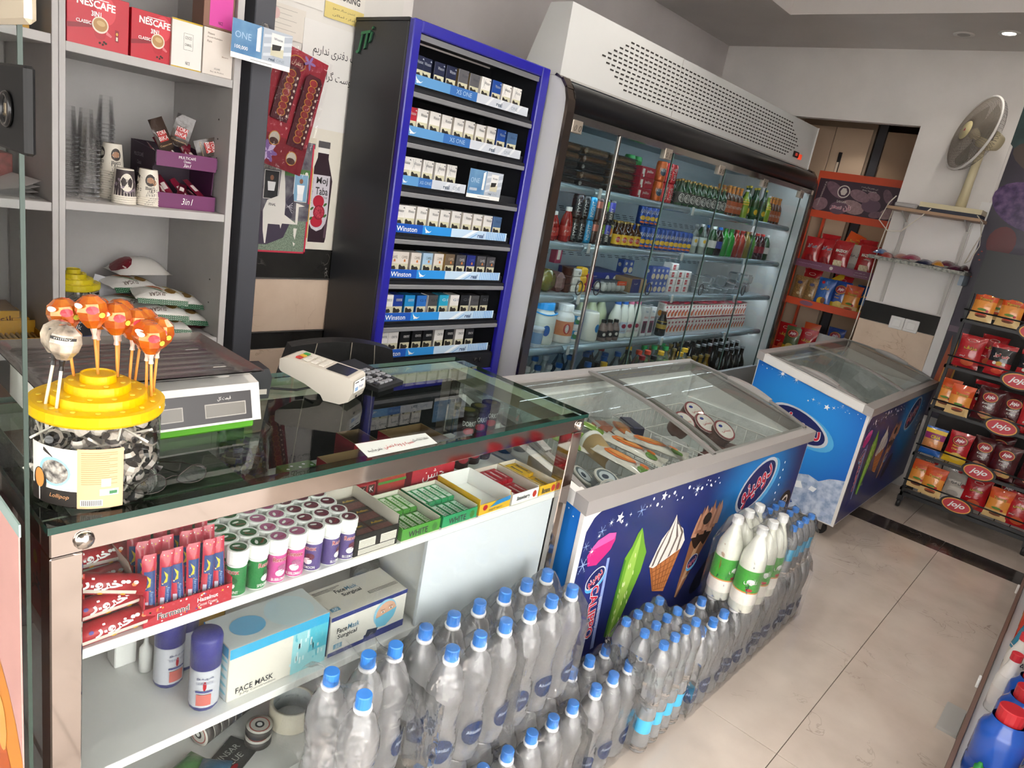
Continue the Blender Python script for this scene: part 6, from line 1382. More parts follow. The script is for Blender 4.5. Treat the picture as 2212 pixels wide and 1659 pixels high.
K = cartonk('juice_carton', 'carton', 'juice cartons stacked two high', .045, .06, .10, mat('DBD6CE', .4), [('f', 'e', .018, .026, .014, .018, mat('C9632A', .4)), ('f', 'e', .032, .045, .010, .012, mat('B5302A', .4), .0010), ('f', 'e', .026, .075, .012, .008, mat('9A2A38', .4)), ('l', 'e', .03, .03, .018, .02, mat('D9902E', .4)), ('l', 'r', .01, .06, .05, .09, mat('B9B2AA', .5)), ('t', 'r', 0, 0, .045, .06, mat('B5283A', .4))])
for lv in range(2):
    for i in range(27):
        x = 4.265+.0478*i + (.012 if i > 8 else 0) + (.012 if i > 17 else 0)
        K.put('small juice carton, ' + ('lower', 'upper')[lv] + ' layer, ' + ORD[i] + ' from the left', (x, 2.285 if lv == 0 else 2.30, Z4+lv*.1045))
m = None
for lv in range(2):
    for c_ in range(3):
        x0 = 4.245+.44*c_; q = MB(); q.grid(lambda a, b: Vector((x0+.43*a, 2.283+.065*b+.004*sin(30*a), Z4+.1005+lv*.1045+.002*sin(17*a+3*b))), 14, 1, mat('B5243A', .25, coat=.4)); o = q.build('red_shrink_film'); tag(o, 'red plastic film over the juice cartons, ' + ('lower', 'upper')[lv] + ' layer, ' + ('left', 'middle', 'right')[c_] + ' bundle', 'plastic film', 'films over juice cartons')
# --- floor of the cooler
W_ = clear('EEF3F2', .35, .05, .8, 0, 40, 'D6DEDB', .3)
dg = bottle('doogh_bottle', 'bottle', G5_, .045, .32, 'pet', mat('C3CFCB', .2, coat=.5), WCAP); db = bottle('doogh_bottle', 'bottle', G5_, .045, .32, 'pet', mat('BFCBC9', .2, coat=.5), BCAP)
for r_ in range(4):
    for i in range(4): (dg if (i+r_) % 2 else db).put(('white' if (i+r_) % 2 else 'blue') + '-capped milky drink bottle, ' + nth(i, 4) + ', ' + ('front', 'second', 'third', 'rear')[r_] + ' row', (2.90+.096*i, 2.20+.105*r_, Z5), scale=(1, 1, .92+.05*r_ if r_ < 3 else 1.1))
cola = clear('3A3634', .55, .04, 1.0, 0, 40, '1A1614', .3)
CB = lambda fillc, capc, lv: bottle('large_soda_bottle', 'bottle', G5_, .048, .33, 'pet', clear('F0F3F2', .10, .03, .9, 0, 40, 'E0E6E4', .25), capc, fill=(fillc, lv))
col = CB(mat('17100E', .15), BCAP, .66); lim = CB(mat('B4C47A', .2), YLW, .72); orr = CB(mat('C9622A', .2), mat('D9482A', .4), .7); lmg = CB(mat('7FA84A', .2), mat('1F8A44', .4), .72); clb = CB(mat('241A18', .15), BLK, .66); clr = CB(mat('3A2A26', .15), RED, .66)
SP = [(col, 'blue-capped cola bottle', [(3.35, 2.22), (3.36, 2.36), (3.55, 2.38), (3.63, 2.42), (3.71, 2.46), (3.83, 2.33), (3.60, 2.28), (3.70, 2.34)]), (lim, 'yellow-capped lemonade bottle', [(3.47, 2.19), (4.10, 2.42), (4.26, 2.26), (4.42, 2.20), (4.60, 2.26)]), (clr, 'red-capped cola bottle', [(3.83, 2.46), (3.95, 2.22)]), (clb, 'black-capped soda bottle', [(3.97, 2.34), (4.06, 2.20), (3.42, 2.48)]), (orr, 'orange soda bottle', [(4.07, 2.32), (4.15, 2.30)]), (lmg, 'green-capped lime bottle', [(4.27, 2.40), (4.37, 2.38), (4.46, 2.34), (4.55, 2.42)])]
for KK, nm, ps in SP:
    for i, (x, y) in enumerate(ps): KK.put(nm + ' on the cooler floor, ' + nth(i, len(ps)), (x, y, Z5))
gl = bottle('glass_juice_bottle', 'bottle', G5_, .042, .27, 'beer', mat('8A6A1E', .15, coat=.6), GLD, (), (), capr=.019); sv = bottle('dark_glass_bottle', 'bottle', G5_, .042, .33, 'beer', mat('17120F', .12, coat=.7), SILV, [(.05, .14, mat('B9AE92', .5))], [('@', .10, .025, mat('8A7A5A', .5), .022), ('ULSTER', .08, .014, mat('2A2218', .5), .05)], capr=.018)
n = 0
for r_ in range(3):
    for i in range(5): gl.put('gold-capped juice bottle, ' + ('front', 'middle', 'rear')[r_] + ' row, ' + nth(i, 5), (4.54+.10*i+.03*r_, 2.33+.10*r_ if r_ else 2.24, Z5), scale=1.0)
for r_ in range(4):
    for i in range(8 if r_ else 5): sv.put('silver-capped dark glass bottle, ' + ('front', 'second', 'third', 'rear')[r_] + ' row, ' + nth(i, 8 if r_ else 5), ((4.86 if r_ else 5.06)+.10*i+.02*r_, 2.20+.105*r_, Z5), scale=(1, 1, .96+.04*r_))
# ================================================================ on the counter
CT = CZ+.0025
t = lolli_jar(.085, .128, mat('E6B800', .3), .62, 'big clear lollipop jar with bright yellow stepped lid on the counter corner', (.366, 1.078, CT))
candy_fill(t, .083, .015, .122, 150, 11)
m = MB(); PE = mat('E8B48A', .45); BKB = mat('2A2522', .4); WC = mat('EDE6DA', .45); S = cyl(.0853, -2.02)
m.rect(S, -.088, .004, -.014, .092, WC, .0002, 14, 1); m.poly(lambda u, v, d: S(u, v, d), [(-.085, .092), (-.060, .088), (-.045, .075), (-.060, .082)], BKB, .0006)
m.ell(S, -.046, .055, .024, .022, mat('9CCBE8', .4), .0006, 18, 3); m.ell(S, -.045, .055, .020, .018, mat('4E4A48', .4, h2='CFC8BE', scale=120), .0009, 18, 3)
m.rect(S, -.088, .004, -.014, .028, BKB, .0006, 12); m.ell(S, -.070, .036, .013, .020, BKB, .0009, 14, 3); m.ell(S, -.070, .040, .009, .015, mat('E0924A', .4), .0012, 14, 2); m.rect(S, -.071, .006, -.069, .026, WC, .0012, 1); m.txt(S, 'Lollipop', -.038, .018, .008, mat('D9A070', .4), .0010, w=.028, shear=.3)
m.rect(S, -.014, .002, .044, .094, PE, .0003, 12)
for q in range(16): m.rect(S, -.009, .088-q*.0032, .036-.01*(q % 3 == 2), .0888-q*.0032, mat('B98258', .5), .0006, 6)
m.rect(S, .016, .036, .028, .048, mat('DCE6DE', .4), .0006, 3); m.rect(S, .014, .022, .038, .032, mat('D9E2DC', .4), .0006, 4); m.rect(S, .026, .024, .036, .029, mat('3E7A4E', .4), .0009, 3)
m.rect(S, -.010, .006, .018, .016, WC, .0006, 5)
for q in range(11): m.rect(S, -.008+q*.0023, .007, -.0072+q*.0023, .015, BKB, .0009, 1)
m.build('printed_sleeve', t)
def lolly(head, stickc, wrap):
    t = MB().tube([(0, 0, 0), (0, 0, .075)], .0021, stickc, 8).build('lollipop')
    m = MB(); z = .100; m.lathe([(.0, z-.027), (.009, z-.025), (.019, z-.012), (.0222, z), (.0198, z+.012), (.0096, z+.021), (0, z+.023)], head, 9, smooth=False); h = m.build('wrapped_candy', t)
    m = MB(); m.lathe([(.004, z-.042), (.0028, z-.036), (.0045, z-.028), (.0030, z-.022), (.006, z-.020)], wrap, 8, smooth=False); m.build('twisted_wrapper', t)
    g = MB(); S = lambda u, v, d: Vector((.0228*cos(-2.0+u/.019), .0228*sin(-2.0+u/.019), z+v)) if True else None
    return t, h, S
OF = mat('C8401C', .16, .35, coat=.8, h2='E0842C', scale=45); OW = mat('E9C9B8', .3)
t, h, S = lolly(OF, mat('E9A24E', .45), OW); g = MB(); g.ell(S, .004, .004, .007, .006, mat('D9404A', .3), 0, 10); g.ell(S, -.012, .010, .006, .004, WC, 0, 10); g.ell(S, .014, -.004, .004, .004, mat('C9D24E', .3), 0, 8); g.build('candy_print', h)
K = Kind(tag(t, 'x', 'lollipop', 'lollipops stuck in the yellow lid'))
t2, h2, S = lolly(mat('E6D2BC', .2, 0, coat=.7, h2='1E1A18', scale=28), mat('E9E2D2', .5), mat('2A2624', .3)); g = MB(); g.rect(S, -.014, .006, .014, .010, BKB, 0, 5); g.txt(S, 'milky', 0, .008, .004, WC, .0002, w=.018); g.build('candy_print', h2)
K2 = Kind(tag(t2, 'x', 'lollipop', 'lollipops stuck in the yellow lid'))
zl = CT+.128
for lab, x, y, z, rx, ry in (('orange lollipop at the top centre of the lid', .366, 1.078, .045, -.05, -.08), ('orange lollipop leaning left at the back', .343, 1.104, .034, -.1, -.10), ('orange lollipop behind the top centre one', .376, 1.11, .032, -.12, .05), ('orange lollipop right of the centre', .395, 1.085, .033, 0, -.05), ('orange lollipop right of centre, farther back', .402, 1.105, .032, -.05, .03), ('orange lollipop in the middle of the right group', .413, 1.09, .022, 0, .06), ('orange lollipop at the right back', .425, 1.10, .021, -.03, .10), ('orange lollipop second from the right, low', .430, 1.068, .012, .05, -.04), ('orange lollipop rightmost on the lid rim', .443, 1.075, .012, 0, .06), ('orange lollipop lowest at the right front', .434, 1.058, .010, .04, -.06)):
    K.put(lab, (x, y, zl+z), rot=(rx, ry, random.random()*.4-.2))
K2.put('black and white lollipop at the left front of the lid', (.303, 1.048, zl+.012), rot=(.02, .10, 0)); K2.put('black and white lollipop behind at the left of the lid', (.296, 1.07, zl+.012), rot=(-.05, .22, .3))
# ---- scale
t = thing('kitchen_scale', 'white price scale with steel pan, dark display and green feet', 'scale', (.50, 1.30, CT))
WS = mat('DAD7D0', .4); GS = mat('5FAE2C', .4)
m = MB(); m.box((.36, 1.20, CT), (.69, 1.43, CT+.022), GS, bev=.004); part(m, 'base', t)
m = MB(); S = lambda u, v, d: Vector((d, u, v)); m.prism([(1.185, CT+.022), (1.205, CT+.092), (1.235, CT+.098), (1.44, CT+.098), (1.45, CT+.022)], .345, .695, WS, S); bd = part(m, 'body', t)
sl = Vector((0, .02, .07)).normalized(); SF = flat((.352, 1.1865, CT+.026), (1, 0, 0), sl)
m = MB(); m.poly(SF, [(0, 0), (.325, 0), (.325, .055), (0, .055)], mat('2E2B2C', .3), .0006)
for u in (.01, .115, .235): m.rect(SF, u-.002, .010, u+.078, .036, mat('A39E96', .35), .0009); m.rect(SF, u, .012, u+.076, .034, mat('6E6A62', .2), .0012); m.txt(SF, ('وزن', 'قیمت واحد', 'قیمت کل')[int(u/.1)], u+.036, .044, .008, WS, .0009, w=.026)
m.build('display_panel', bd)
m = MB()
for x, y in ((.40, 1.25), (.64, 1.25), (.40, 1.38), (.64, 1.38)): m.lathe([(.017, CT+.098), (.014, CT+.112)], WS, 14, M=Matrix.Translation((x, y, 0)))
part(m, 'pan_supports', t)['kind'] = 'stuff'
PANM = mat('9C9894', .22, .95, bump=.12, bscale=14)
def pan(a, b):
    x = .315+.375*a; y = 1.178+.275*b; e = min(a, 1-a)*.375; f = min(b, 1-b)*.275; q = min(e, f); return Vector((x, y, CT+.113+ (.012*max(0, 1-q/.022)) + (.0015*sin(b*60) if q > .03 else 0)))
m = MB(); m.grid(pan, 40, 32, PANM); m.grid(lambda a, b: pan(a, b)+Vector((0, 0, -.002)), 12, 10, PANM); part(m, 'steel_pan', t)
# rear customer display
t = thing('scale_display', 'black rear display unit beside the scale', 'display', (.755, 1.37, CT), -.12)
m = MB(); m.prism([(-.045, .002), (.045, .002), (.05, .05), (.042, .07), (-.035, .07), (-.05, .055)], -.03, .03, mat('1B1C20', .35), lambda u, v, d: Vector((u, d, v))); c = m.build('case', t)
m = MB(); m.rect(flat((0, -.0301, 0), (1, 0, 0), (0, 0, 1)), .005, .012, .04, .024, mat('B9B4AA', .4), .0004); m.txt(flat((0, 0, .0702), (1, 0, 0), (0, 1, 0)), '@', .0, .0, .03, mat('8A8A8A', .5), .0004); m.build('sticker', c)
# ---- card terminal
t = thing('card_terminal', 'cream card payment terminal with grey screen on the counter glass', 'card terminal', (.930, 1.325, CT), .53)
CRM = mat('C9C2B6', .45)
prof = [(-.095, .052), (-.090, .046), (-.03, .030), (.012, .012), (.020, .0), (.060, .0), (.080, .010), (.086, .03), (.082, .062), (.076, .066), (-.08, .082), (-.095, .075)]
m = MB(); m.prism(prof, -.040, .040, CRM, lambda u, v, d: Vector((d, -u, v))); bd = m.build('body', t)
TS = flat((0, -.076, .0665), (1, 0, 0), (0, .156, .016))
m = MB(); m.rect(TS, -.031, .008, .031, .062, mat('34363A', .15), .0006); m.build('screen', bd)
for r_ in range(4):
    for c_ in range(3):
        m = MB(); m.box((-.026+c_*.018, 0, 0), (-.012+c_*.018, .012, .0025), (mat('B8302C', .4), mat('D9A93A', .4), mat('3E9A4E', .4))[c_] if r_ == 3 else mat('D9D4CA', .4)); o = m.build('key', bd); o.location = TS(0, .070+r_*.0195, .0006); o.rotation_euler = (.10, 0, 0)
m = MB(); S = flat((.0, -.0862, .0), (1, 0, 0), (0, .0, 1)); m.rect(S, -.030, .030, .030, .058, WH, .0008); m.rect(S, -.024, .033, -.008, .042, mat('8FB4E0', .4), .0012); m.txt(S, 'Pooya', .010, .039, .008, mat('2A3A8E', .4), .0012, w=.022); m.rect(S, -.026, .052, -.006, .0545, INK, .0012); m.rect(S, .004, .052, .022, .0545, INK, .0012)
m.ell(S, -.014, .020, .006, .0035, BKB, .0012, 10); m.txt(S, 'TOSAN TECHNO', .012, .020, .006, mat('5A564E', .5), .0012, w=.036); m.build('front_sticker', bd)
m = MB(); m.tube([(.68+.0, 1.40, CT+.045), (.74, 1.41, CT+.03), (.80, 1.40, CT+.006), (.88, 1.36, CT+.004), (.91, 1.33, CT+.02)], .0028, BLACK, 6); tag(m.build('terminal_cable'), 'black cable running from the scale display to the card terminal', 'cable')
# ---- calculator
t = thing('desk_calculator', 'black desk calculator with grey keys behind the card terminal', 'calculator', (1.095, 1.385, CT), .3)
m = MB(); m.prism([(-.08, 0), (.08, 0), (.08, .028), (-.08, .010)], -.055, .055, mat('1D1E20', .4), lambda u, v, d: Vector((d, u, v))); c = m.build('case', t)
for r_ in range(5):
    for q in range(5):
        m = MB(); m.box((-.046+q*.019, -.066+r_*.018, .0115+r_*.0020), (-.031+q*.019, -.053+r_*.018, .0165+r_*.0020), mat('D9682A', .4) if (r_ == 4 and q == 0) else mat('8E9094', .45) if (q+r_) % 4 else mat('2A2B2E', .4), bev=.001); m.build('key', c)
# ---- notice under the glass edge, glasses
m = MB(); m.add([(.809, .985, CT-.0005), (.988, .984, CT-.0005), (1.002, 1.040, CT-.0005), (.824, 1.050, CT-.0005)], [(0, 1, 2, 3)], mat('E2E8E2', .5)); o = m.build('counter_notice'); tag(o, 'white Persian notice strip with red words on the counter glass', 'notice')
g = MB(); S = flat((.905, 1.013, CT-.0003), (.178, -.004, 0), (.01, .056, 0)); g.txt(S, 'لطفا تقاضای', .060, .004, .016, INK, .0003, w=.045); g.txt(S, 'نسیه و وجه دستی', .0, -.002, .020, mat('C4262E', .5), .0003, w=.075); g.txt(S, 'نفرمایید', -.062, -.006, .016, INK, .0003, w=.035); g.build('lettering', o)
t = thing('eyeglasses', 'thin metal eyeglasses lying on the counter glass by the jar', 'eyeglasses', (.45, 1.012, CT), .15)
FM = mat('4A4642', .3, .7)
for sx in (-1, 1):
    pts = [(sx*.034+.025*cos(a), .0+.004*sin(a*2), .018+.015*sin(a)) for a in [q*pi/8 for q in range(16)]]
    m = MB(); m.tube(pts, .0008, FM, 5, True); m.build('rim', t); m = MB(); m.poly(lambda u, v, d: Vector((u, d, v)), [(p[0], p[2]) for p in pts], clear('EEF4F4', .04, 0, .8), 0); m.build('lens', t); m = MB(); m.tube([(sx*.059, 0, .022), (sx*.056, .06, .010), (sx*.03, .10, .003)], .0009, FM, 5); m.build('temple', t)
m = MB(); m.tube([(-.010, 0, .022), (0, -.002, .025), (.010, 0, .022)], .0008, FM, 5); m.build('bridge', t)

# ================================================================ inside the counter, upper shelf
ZA = .8155
def gum(colr, dark, nm, txt):
    m = MB(); m.lathe([(.0172, 0), (.0178, .002), (.0178, .058), (.0172, .060)], [WH, colr, WH], 16); o = m.build('gum_bottle')
    m = MB(); m.lathe([(.0165, .060), (.0190, .064), (.0192, .078), (.0195, .080), (.0195, .087), (.0180, .0895), (0, .0895)], WH, 18, smooth=False); m.ell(flat((0, 0, .0895), (1, 0, 0), (0, 1, 0)), 0, 0, .0145, .0145, dark, .0003, 16); m.ell(flat((0, 0, .0895), (1, 0, 0), (0, 1, 0)), -.004, .003, .007, .003, WH, .0006, 8, tilt=.4); m.txt(flat((0, 0, .0895), (1, 0, 0), (0, 1, 0)), 'Renox', .003, -.005, .005, RED, .0006, w=.016); m.build('lid', o)
    g = MB(); S = cyl(.0182, A0+.1); g.txt(S, 'Renox', 0, .050, .010, WH, .0006, w=.030, bold=.04); g.txt(S, 'Renox', 0, .050, .009, RED, .0009, w=.029, bold=.01); g.ell(S, .0, .022, .009, .007, WH, .0006, 10); g.ell(S, .004, .032, .009, .007, dark, .0006, 10); g.txt(S, txt, 0, .009, .006, WH, .0009, w=.030, bold=.01); g.build('label', o)
    return Kind(tag(o, 'x', 'gum bottle', 'chewing gum bottles on the upper counter shelf'))
GK = [gum(mat('1F7A3E', .35), mat('1F5E34', .4), 'green', 'SPEARMINT'), gum(mat('D0559A', .35), mat('B0658E', .4), 'pink', 'BUBBLEMINT'), gum(mat('5A4A86', .35), mat('6A2F44', .4), 'purple', 'BLUEMOON')]
for r_ in range(4):
    for i in range(7):
        k = 0 if i < 2 else 1 if i < 4 else 2
        GK[k].put(('green', 'pink', 'purple')[k] + ' chewing gum bottle, ' + nth(i, 7) + ', ' + ('front', 'second', 'third', 'rear')[r_] + ' row', (.574+.0389*i, 1.019+.0378*r_, ZA), rz=.5*((i*3+r_) % 4)-.7)
# hazelnut wafer sticks in their red tray
t = thing('wafer_tray', 'red cardboard tray with coloured dots holding wafer sticks', 'tray', (.41, .999, ZA))
RD = mat('B82436', .4)
m = MB(); m.box((0, 0, 0), (.147, .002, .034), RD); f = m.build('front', t); m = MB(); m.box((0, .002, 0), (.002, .11, .055), RD); m.build('side', t); m = MB(); m.box((.145, .002, 0), (.147, .11, .045), RD); m.build('side', t); m = MB(); m.box((.002, .002, 0), (.145, .11, .002), WH); m.build('base', t)
g = MB(); S = FRONT(); g.txt(S, 'Farmand', .047, .014, .012, WH, .0006, w=.052, bold=.05); g.txt(S, 'Farmand', .047, .014, .011, INK, .0009, w=.050, bold=.01); g.txt(S, 'Hazelnut', .104, .021, .008, WH, .0006, w=.036, bold=.02); g.txt(S, 'Cocoa Cream', .104, .011, .006, WH, .0006, w=.034)
DOT = [WH, mat('E9B838', .4), mat('4A3A8E', .4), WH, mat('E07A38', .4)]
for q in range(26): g.ell(S, .004+.139*random.random(), random.choice((.004, .029, .031, .006, .026)), .0018, .0018, DOT[q % 5], .0005, 6 if q % 2 else 4)
g.build('front_print', f)
def wafer():
    w, h = .023, .115
    P = lambda a, b, s: Vector(((a-.5)*w*(1-.1*sin(pi*b)), -s*.0055*sin(pi*a)**.6*min(1, 6*b, 6*(1-b)), h*b))
    m = MB(); R1 = mat('C2364C', .3, coat=.4); B1 = mat('2E4A86', .3, coat=.4); B2 = mat('8FB0DC', .3)
    for s in (1, -1):
        m.grid(lambda a, b: P(a, b, s), 6, 12, R1)
    o = m.build('wafer_stick'); g = MB(); S = lambda u, v, d: P(u/w+.5, v/h, 1)+Vector((0, -d, 0))
    g.rect(S, -.002, .012, .009, .088, B1, .0006, 3, 4); g.rect(S, -.009, .055, .004, .088, B1, .0008, 3, 3); g.poly(S, [(-.006, .082), (-.002, .070), (-.006, .060), (.0, .062), (.001, .075)], mat('D9C03A', .4), .0014); g.rect(S, -.009, .012, -.003, .035, mat('C9C2D6', .4), .0008, 2, 2)
    for q in range(12): g.ell(S, -.009+.018*random.random(), .02+.09*random.random(), .0011, .0011, DOT[q % 5], .0010, 5)
    g.txt(S, 'farmand', .003, .035, .005, B2, .0012, w=.035, rot=-pi/2); g.build('wrapper_print', o); return Kind(tag(o, 'x', 'wafer stick', 'wafer sticks in the red tray'))
K = wafer()
for r_ in range(3):
    for i in range(6): K.put('red and blue wafer stick, ' + nth(i, 6) + ', ' + ('front', 'middle', 'rear')[r_] + ' row of the tray', (.424+.0235*i, 1.013+.033*r_, ZA+.003+.004*r_), rot=(-.10-.05*r_, .05*sin(i*2.1+r_), -.12))
# red candy tubes and bags at the left end
CT1 = mat('B5242E', .35, noise=.25, scale=30); 
t = thing('red_gift_box', 'big red candy box upright at the left end of the counter', 'box', (.298, 1.05, ZA)); m = MB(); m.box((0, 0, 0), (.012, .30, .145), mat('C2322A', .35)); c = m.build('carton', t); g = MB(); S = flat((0, .30, 0), (0, -1, 0), (0, 0, 1)); g.ell(S, .22, .10, .010, .012, YLW, .0006, 10); g.txt(S, 'خروار', .20, .06, .05, mat('5A2A22', .5), .0006, w=.09, bold=.03); g.ell(S, .24, .055, .009, .010, mat('3A4A8E', .4), .0009, 10); g.build('box_print', c)
def tubek(nm, L, R): 
    m = MB(); m.lathe([(R, -L/2), (R, L/2)], CT1, 14, M=Matrix.Rotation(pi/2, 4, 'Y')); S = lambda u, v, d: Vector((u, (R+d)*sin(v/R-.9)*1.0, (R+d)*cos(v/R-.9))); g = MB(); g.txt(S, 'خروار', 0, 0, R*1.1, WH, .0008, w=L*.45, bold=.04); g.rect(S, -L*.45, -R*.9, L*.4, -R*.5, mat('D9CFC4', .5), .0006, 6, 2)
    for q in range(8): g.ell(S, -L*.45+L*.9*random.random(), R*(.5-1.6*random.random()), .004, .003, DOT[q % 5], .0008, 6)
    o = m.build('candy_tube'); g.build('tube_print', o); return Kind(tag(o, 'x', 'candy tube', 'red candy tubes in the counter'))
K = tubek('x', .125, .017)
for lab, x, y, z, rz, ry in (('red candy tube lowest at the front glass', .365, 1.012, .0172, .06, 0), ('red candy tube second layer, flat', .362, 1.03, .048, .10, .02), ('red candy tube lying crosswise on top of the pile, end facing the glass', .358, 1.035, .082, -.25, .22), ('red candy tube at the back of the pile, lower', .36, 1.085, .018, .1, 0), ('red candy tube at the back of the pile, upper', .358, 1.09, .055, -.1, -.12), ('red candy tube topmost at the back', .36, 1.10, .092, .2, .15)):
    K.put(lab, (x, y, ZA+z), rot=(.2, ry, rz))
m = MB(); m.grid(lambda a, b: Vector((.30+.035*a, 1.03+.012*sin(pi*a)*sin(pi*b), ZA+.04+.07*b)), 5, 5, mat('CE3A2E', .35)); tag(m.build('red_pouch'), 'small plain red pouch behind the left chrome post', 'pouch')
m = MB(); m.grid(lambda a, b: Vector((.395+.012*sin(3*b), 1.03+.10*a, ZA+.11*b)), 4, 4, mat('D9CDBE', .5)); tag(m.build('open_carton_flap'), 'cream carton flap standing left of the wafer tray', 'flap')
# chocolate carton and gum cartons
def tray(name, label, x0, w, d, hf, hs, outer, inner, y=1.0):
    t = thing(name, label, 'tray', (x0, y, ZA), group='display trays along the counter front')
    m = MB(); m.box((0, 0, 0), (w, d, .002), inner); m.build('base', t)
    for nm, a, b, mm in (('front', (0, 0, .002), (w, .002, hf), [outer]*6), ('side', (0, .002, .002), (.002, d, hs), [outer, inner, outer, inner, outer, outer]), ('side', (w-.002, .002, .002), (w, d, hs), [outer, inner, outer, outer, outer, inner]), ('back', (.002, d-.002, .002), (w-.002, d, hs), [outer, inner, inner, outer, outer, outer])):
        m = MB(); m.box(a, b, mm); m.build(nm, t)
    return t
CRI = mat('E3DCCE', .55)
t = tray('chocolate_tray', 'black carton tray of chocolate packs right of the gum bottles', .816, .112, .17, .050, .070, BLK, CRI)
g = MB(); S = flat((0, 0, 0), (1, 0, 0), (0, 0, 1))
for u, v, w, h in ((.010, .018, .042, .020), (.065, .018, .042, .020), (.010, .004, .095, .012)):
    g.rect(S, u, v, u+w, v+h, mat('DCD8CE', .5), .0006)
    for q in range(5): g.rect(S, u+.002, v+.002+q*h/6, u+w-.003, v+.0026+q*h/6, mat('8A867E', .5), .0009)
g.build('front_print', t)
K = cartonk('chocolate_pack', 'chocolate pack', 'chocolate packs in the black tray', .05, .05, .04, mat('6E3A3A', .4, noise=.4, scale=60), [('t', 'r', 0, .025, .05, .05, mat('2E2420', .4)), ('t', 't', 'Adlan', .025, .035, .008, YLW, .03)])
for r_ in range(3):
    for i in range(2): K.put('dark chocolate pack, ' + ('left', 'right')[i] + ' column, ' + ('front', 'middle', 'rear')[r_], (.845+.053*i, 1.005+.052*r_, ZA+.0025))
GW = mat('2E9A62', .4); GD2 = mat('4E9A3A', .4)
def stickpack(c1, c2, txt, tc):
    m = MB(); m.box((0, 0, 0), (.020, .072, .012), [c1, c1, c1, c1, c1, c1], bev=.001); o = m.build('gum_stick_pack'); g = MB(); S = flat((0, .072, .012), (0, -1, 0), (1, 0, 0)); g.rect(S, .004, .003, .068, .017, c2, .0003); g.txt(S, txt, .036, .010, .009, tc, .0006, w=.045, bold=.02); S2 = flat((0, .072, 0), (0, -1, 0), (0, 0, 1)); g.rect(S2, .004, .002, .068, .010, c2, .0003); g.build('pack_print', o); return o
def fill_tray(base, x0, w, nm, gr):
    K = Kind(tag(base, 'x', 'gum pack', gr))
    for r_ in range(2):
        for i in range(int((w-.006)/.0212)):
            for lv in range(1): K.put(nm + ', ' + ('front', 'rear')[r_] + ' row, ' + ORD[i] + ' from the left', (x0+.004+i*.0212, 1.004+.074*r_, ZA+.0025+lv*.0122+(.010 if r_ else 0)))
for x0, w, c, cw, lab, nm, tx, ptc in ((.94, .112, GD2, mat('DCE8D2', .4), 'leaf green gum tray next to the chocolate tray', 'leaf green gum pack', 'WHITE', GD2), (1.060, .112, GW, mat('D2E8DE', .4), 'sea green gum tray next to the empty tray', 'sea green gum pack', 'WHITE', GW), (1.300, .104, WH, RED, 'white gum tray holding red strawberry packs', 'red strawberry gum pack', 'Strawberry', WH), (1.408, .070, YLW, YLW, 'yellow gum tray by the right chrome post', 'yellow banana gum pack', 'Banana', INK)):
    t = tray('gum_tray', lab, x0, w, .155, .030, .034, c, CRI); g = MB(); S = FRONT(); g.txt(S, tx, w*.42, .014, .015, INK, .0008, w=w*.5, bold=.02); g.ell(S, w*.85, .015, .008, .010, mat('C43A2E', .4) if tx in ('Strawberry', 'Banana') else mat('3E7A34', .4), .0008, 10); g.build('front_print', t)
    fill_tray(stickpack(c if tx == 'WHITE' else cw, cw, tx, ptc), x0, w, nm, nm + 's in their tray')
t = tray('empty_tray', 'empty white and yellow gum tray between green and strawberry trays', 1.180, .112, .155, .030, .045, YLW, WH)
m = MB(); S = FRONT(); m.poly(S, [(.035, .016), (.11, .022), (.11, .034), (.06, .030)], mat('2F86C4', .4), .001); m.txt(S, 'NET WT.', .06, .009, .006, INK, .0008, w=.05); m.ell(S, .02, .02, .008, .008, RED, .0008, 10); m.build('front_print', t)
# rear of the upper shelf
def backbox(name, label, a, b, m_, open_=True, txt=None):
    t = thing(name, label, 'box', (a[0], a[1], ZA)); w, d, h = b
    m = MB(); cb = mat('A97F5A', .6)
    if open_:
        for nm, p, q in (('front', (0, 0, 0), (w, .002, h)), ('side', (0, .002, 0), (.002, d, h)), ('side', (w-.002, .002, 0), (w, d, h)), ('back', (.002, d-.002, 0), (w-.002, d, h)), ('base', (.002, .002, 0), (w-.002, d-.002, .002))):
            m = MB(); m.box(p, q, [cb, cb, m_ if nm != 'back' else cb, cb if nm == 'side' and p[0] == 0 else m_, m_ if nm == 'back' else cb, m_ if nm != 'side' or p[0] == 0 else cb]); pp = m.build(nm, t)
            if nm == 'front' and txt: g = MB(); g.txt(FRONT(), txt, w*.5, h*.35, h*.3, WH, .0006, w=w*.5); g.build('front_print', pp)
    else: m.box((0, 0, 0), (w, d, h), m_, bev=.002); m.build('carton', t)
    return t
RB_ = mat('B02838', .4)
backbox('red_open_box', 'open red cardboard box in the middle of the counter', (.915, 1.20), (.12, .10, .085), RB_, True, 'خرما')
backbox('red_chocolate_box', 'large open red cardboard box right of the middle', (1.105, 1.17), (.145, .15, .115), RB_, True, 'جشن')
backbox('red_small_box', 'small red box behind the notice strip', (1.02, 1.30), (.07, .08, .10), RB_, True)
t = backbox('green_board', 'green box with white eyelets behind the purple gum', (.845, 1.30), (.09, .06, .05), mat('4E7A2E', .45), False); m = MB()
for q in range(5): m.ell(TOP(.05), .015+q*.016, .03+.012*(q % 2), .004, .004, WH, .0006, 8)
m.build('eyelets', t)['kind'] = 'stuff'
t = backbox('lid_box', 'red and green carton behind the gum trays', (1.005, 1.175), (.085, .02, .065), mat('A83A34', .4), False); g = MB(); S = FRONT(); g.rect(S, 0, .045, .085, .052, mat('4E8A3A', .4)); g.txt(S, 'RANGARANG', .042, .014, .011, YLW, .0008, w=.07, bold=.03); g.build('carton_print', t)
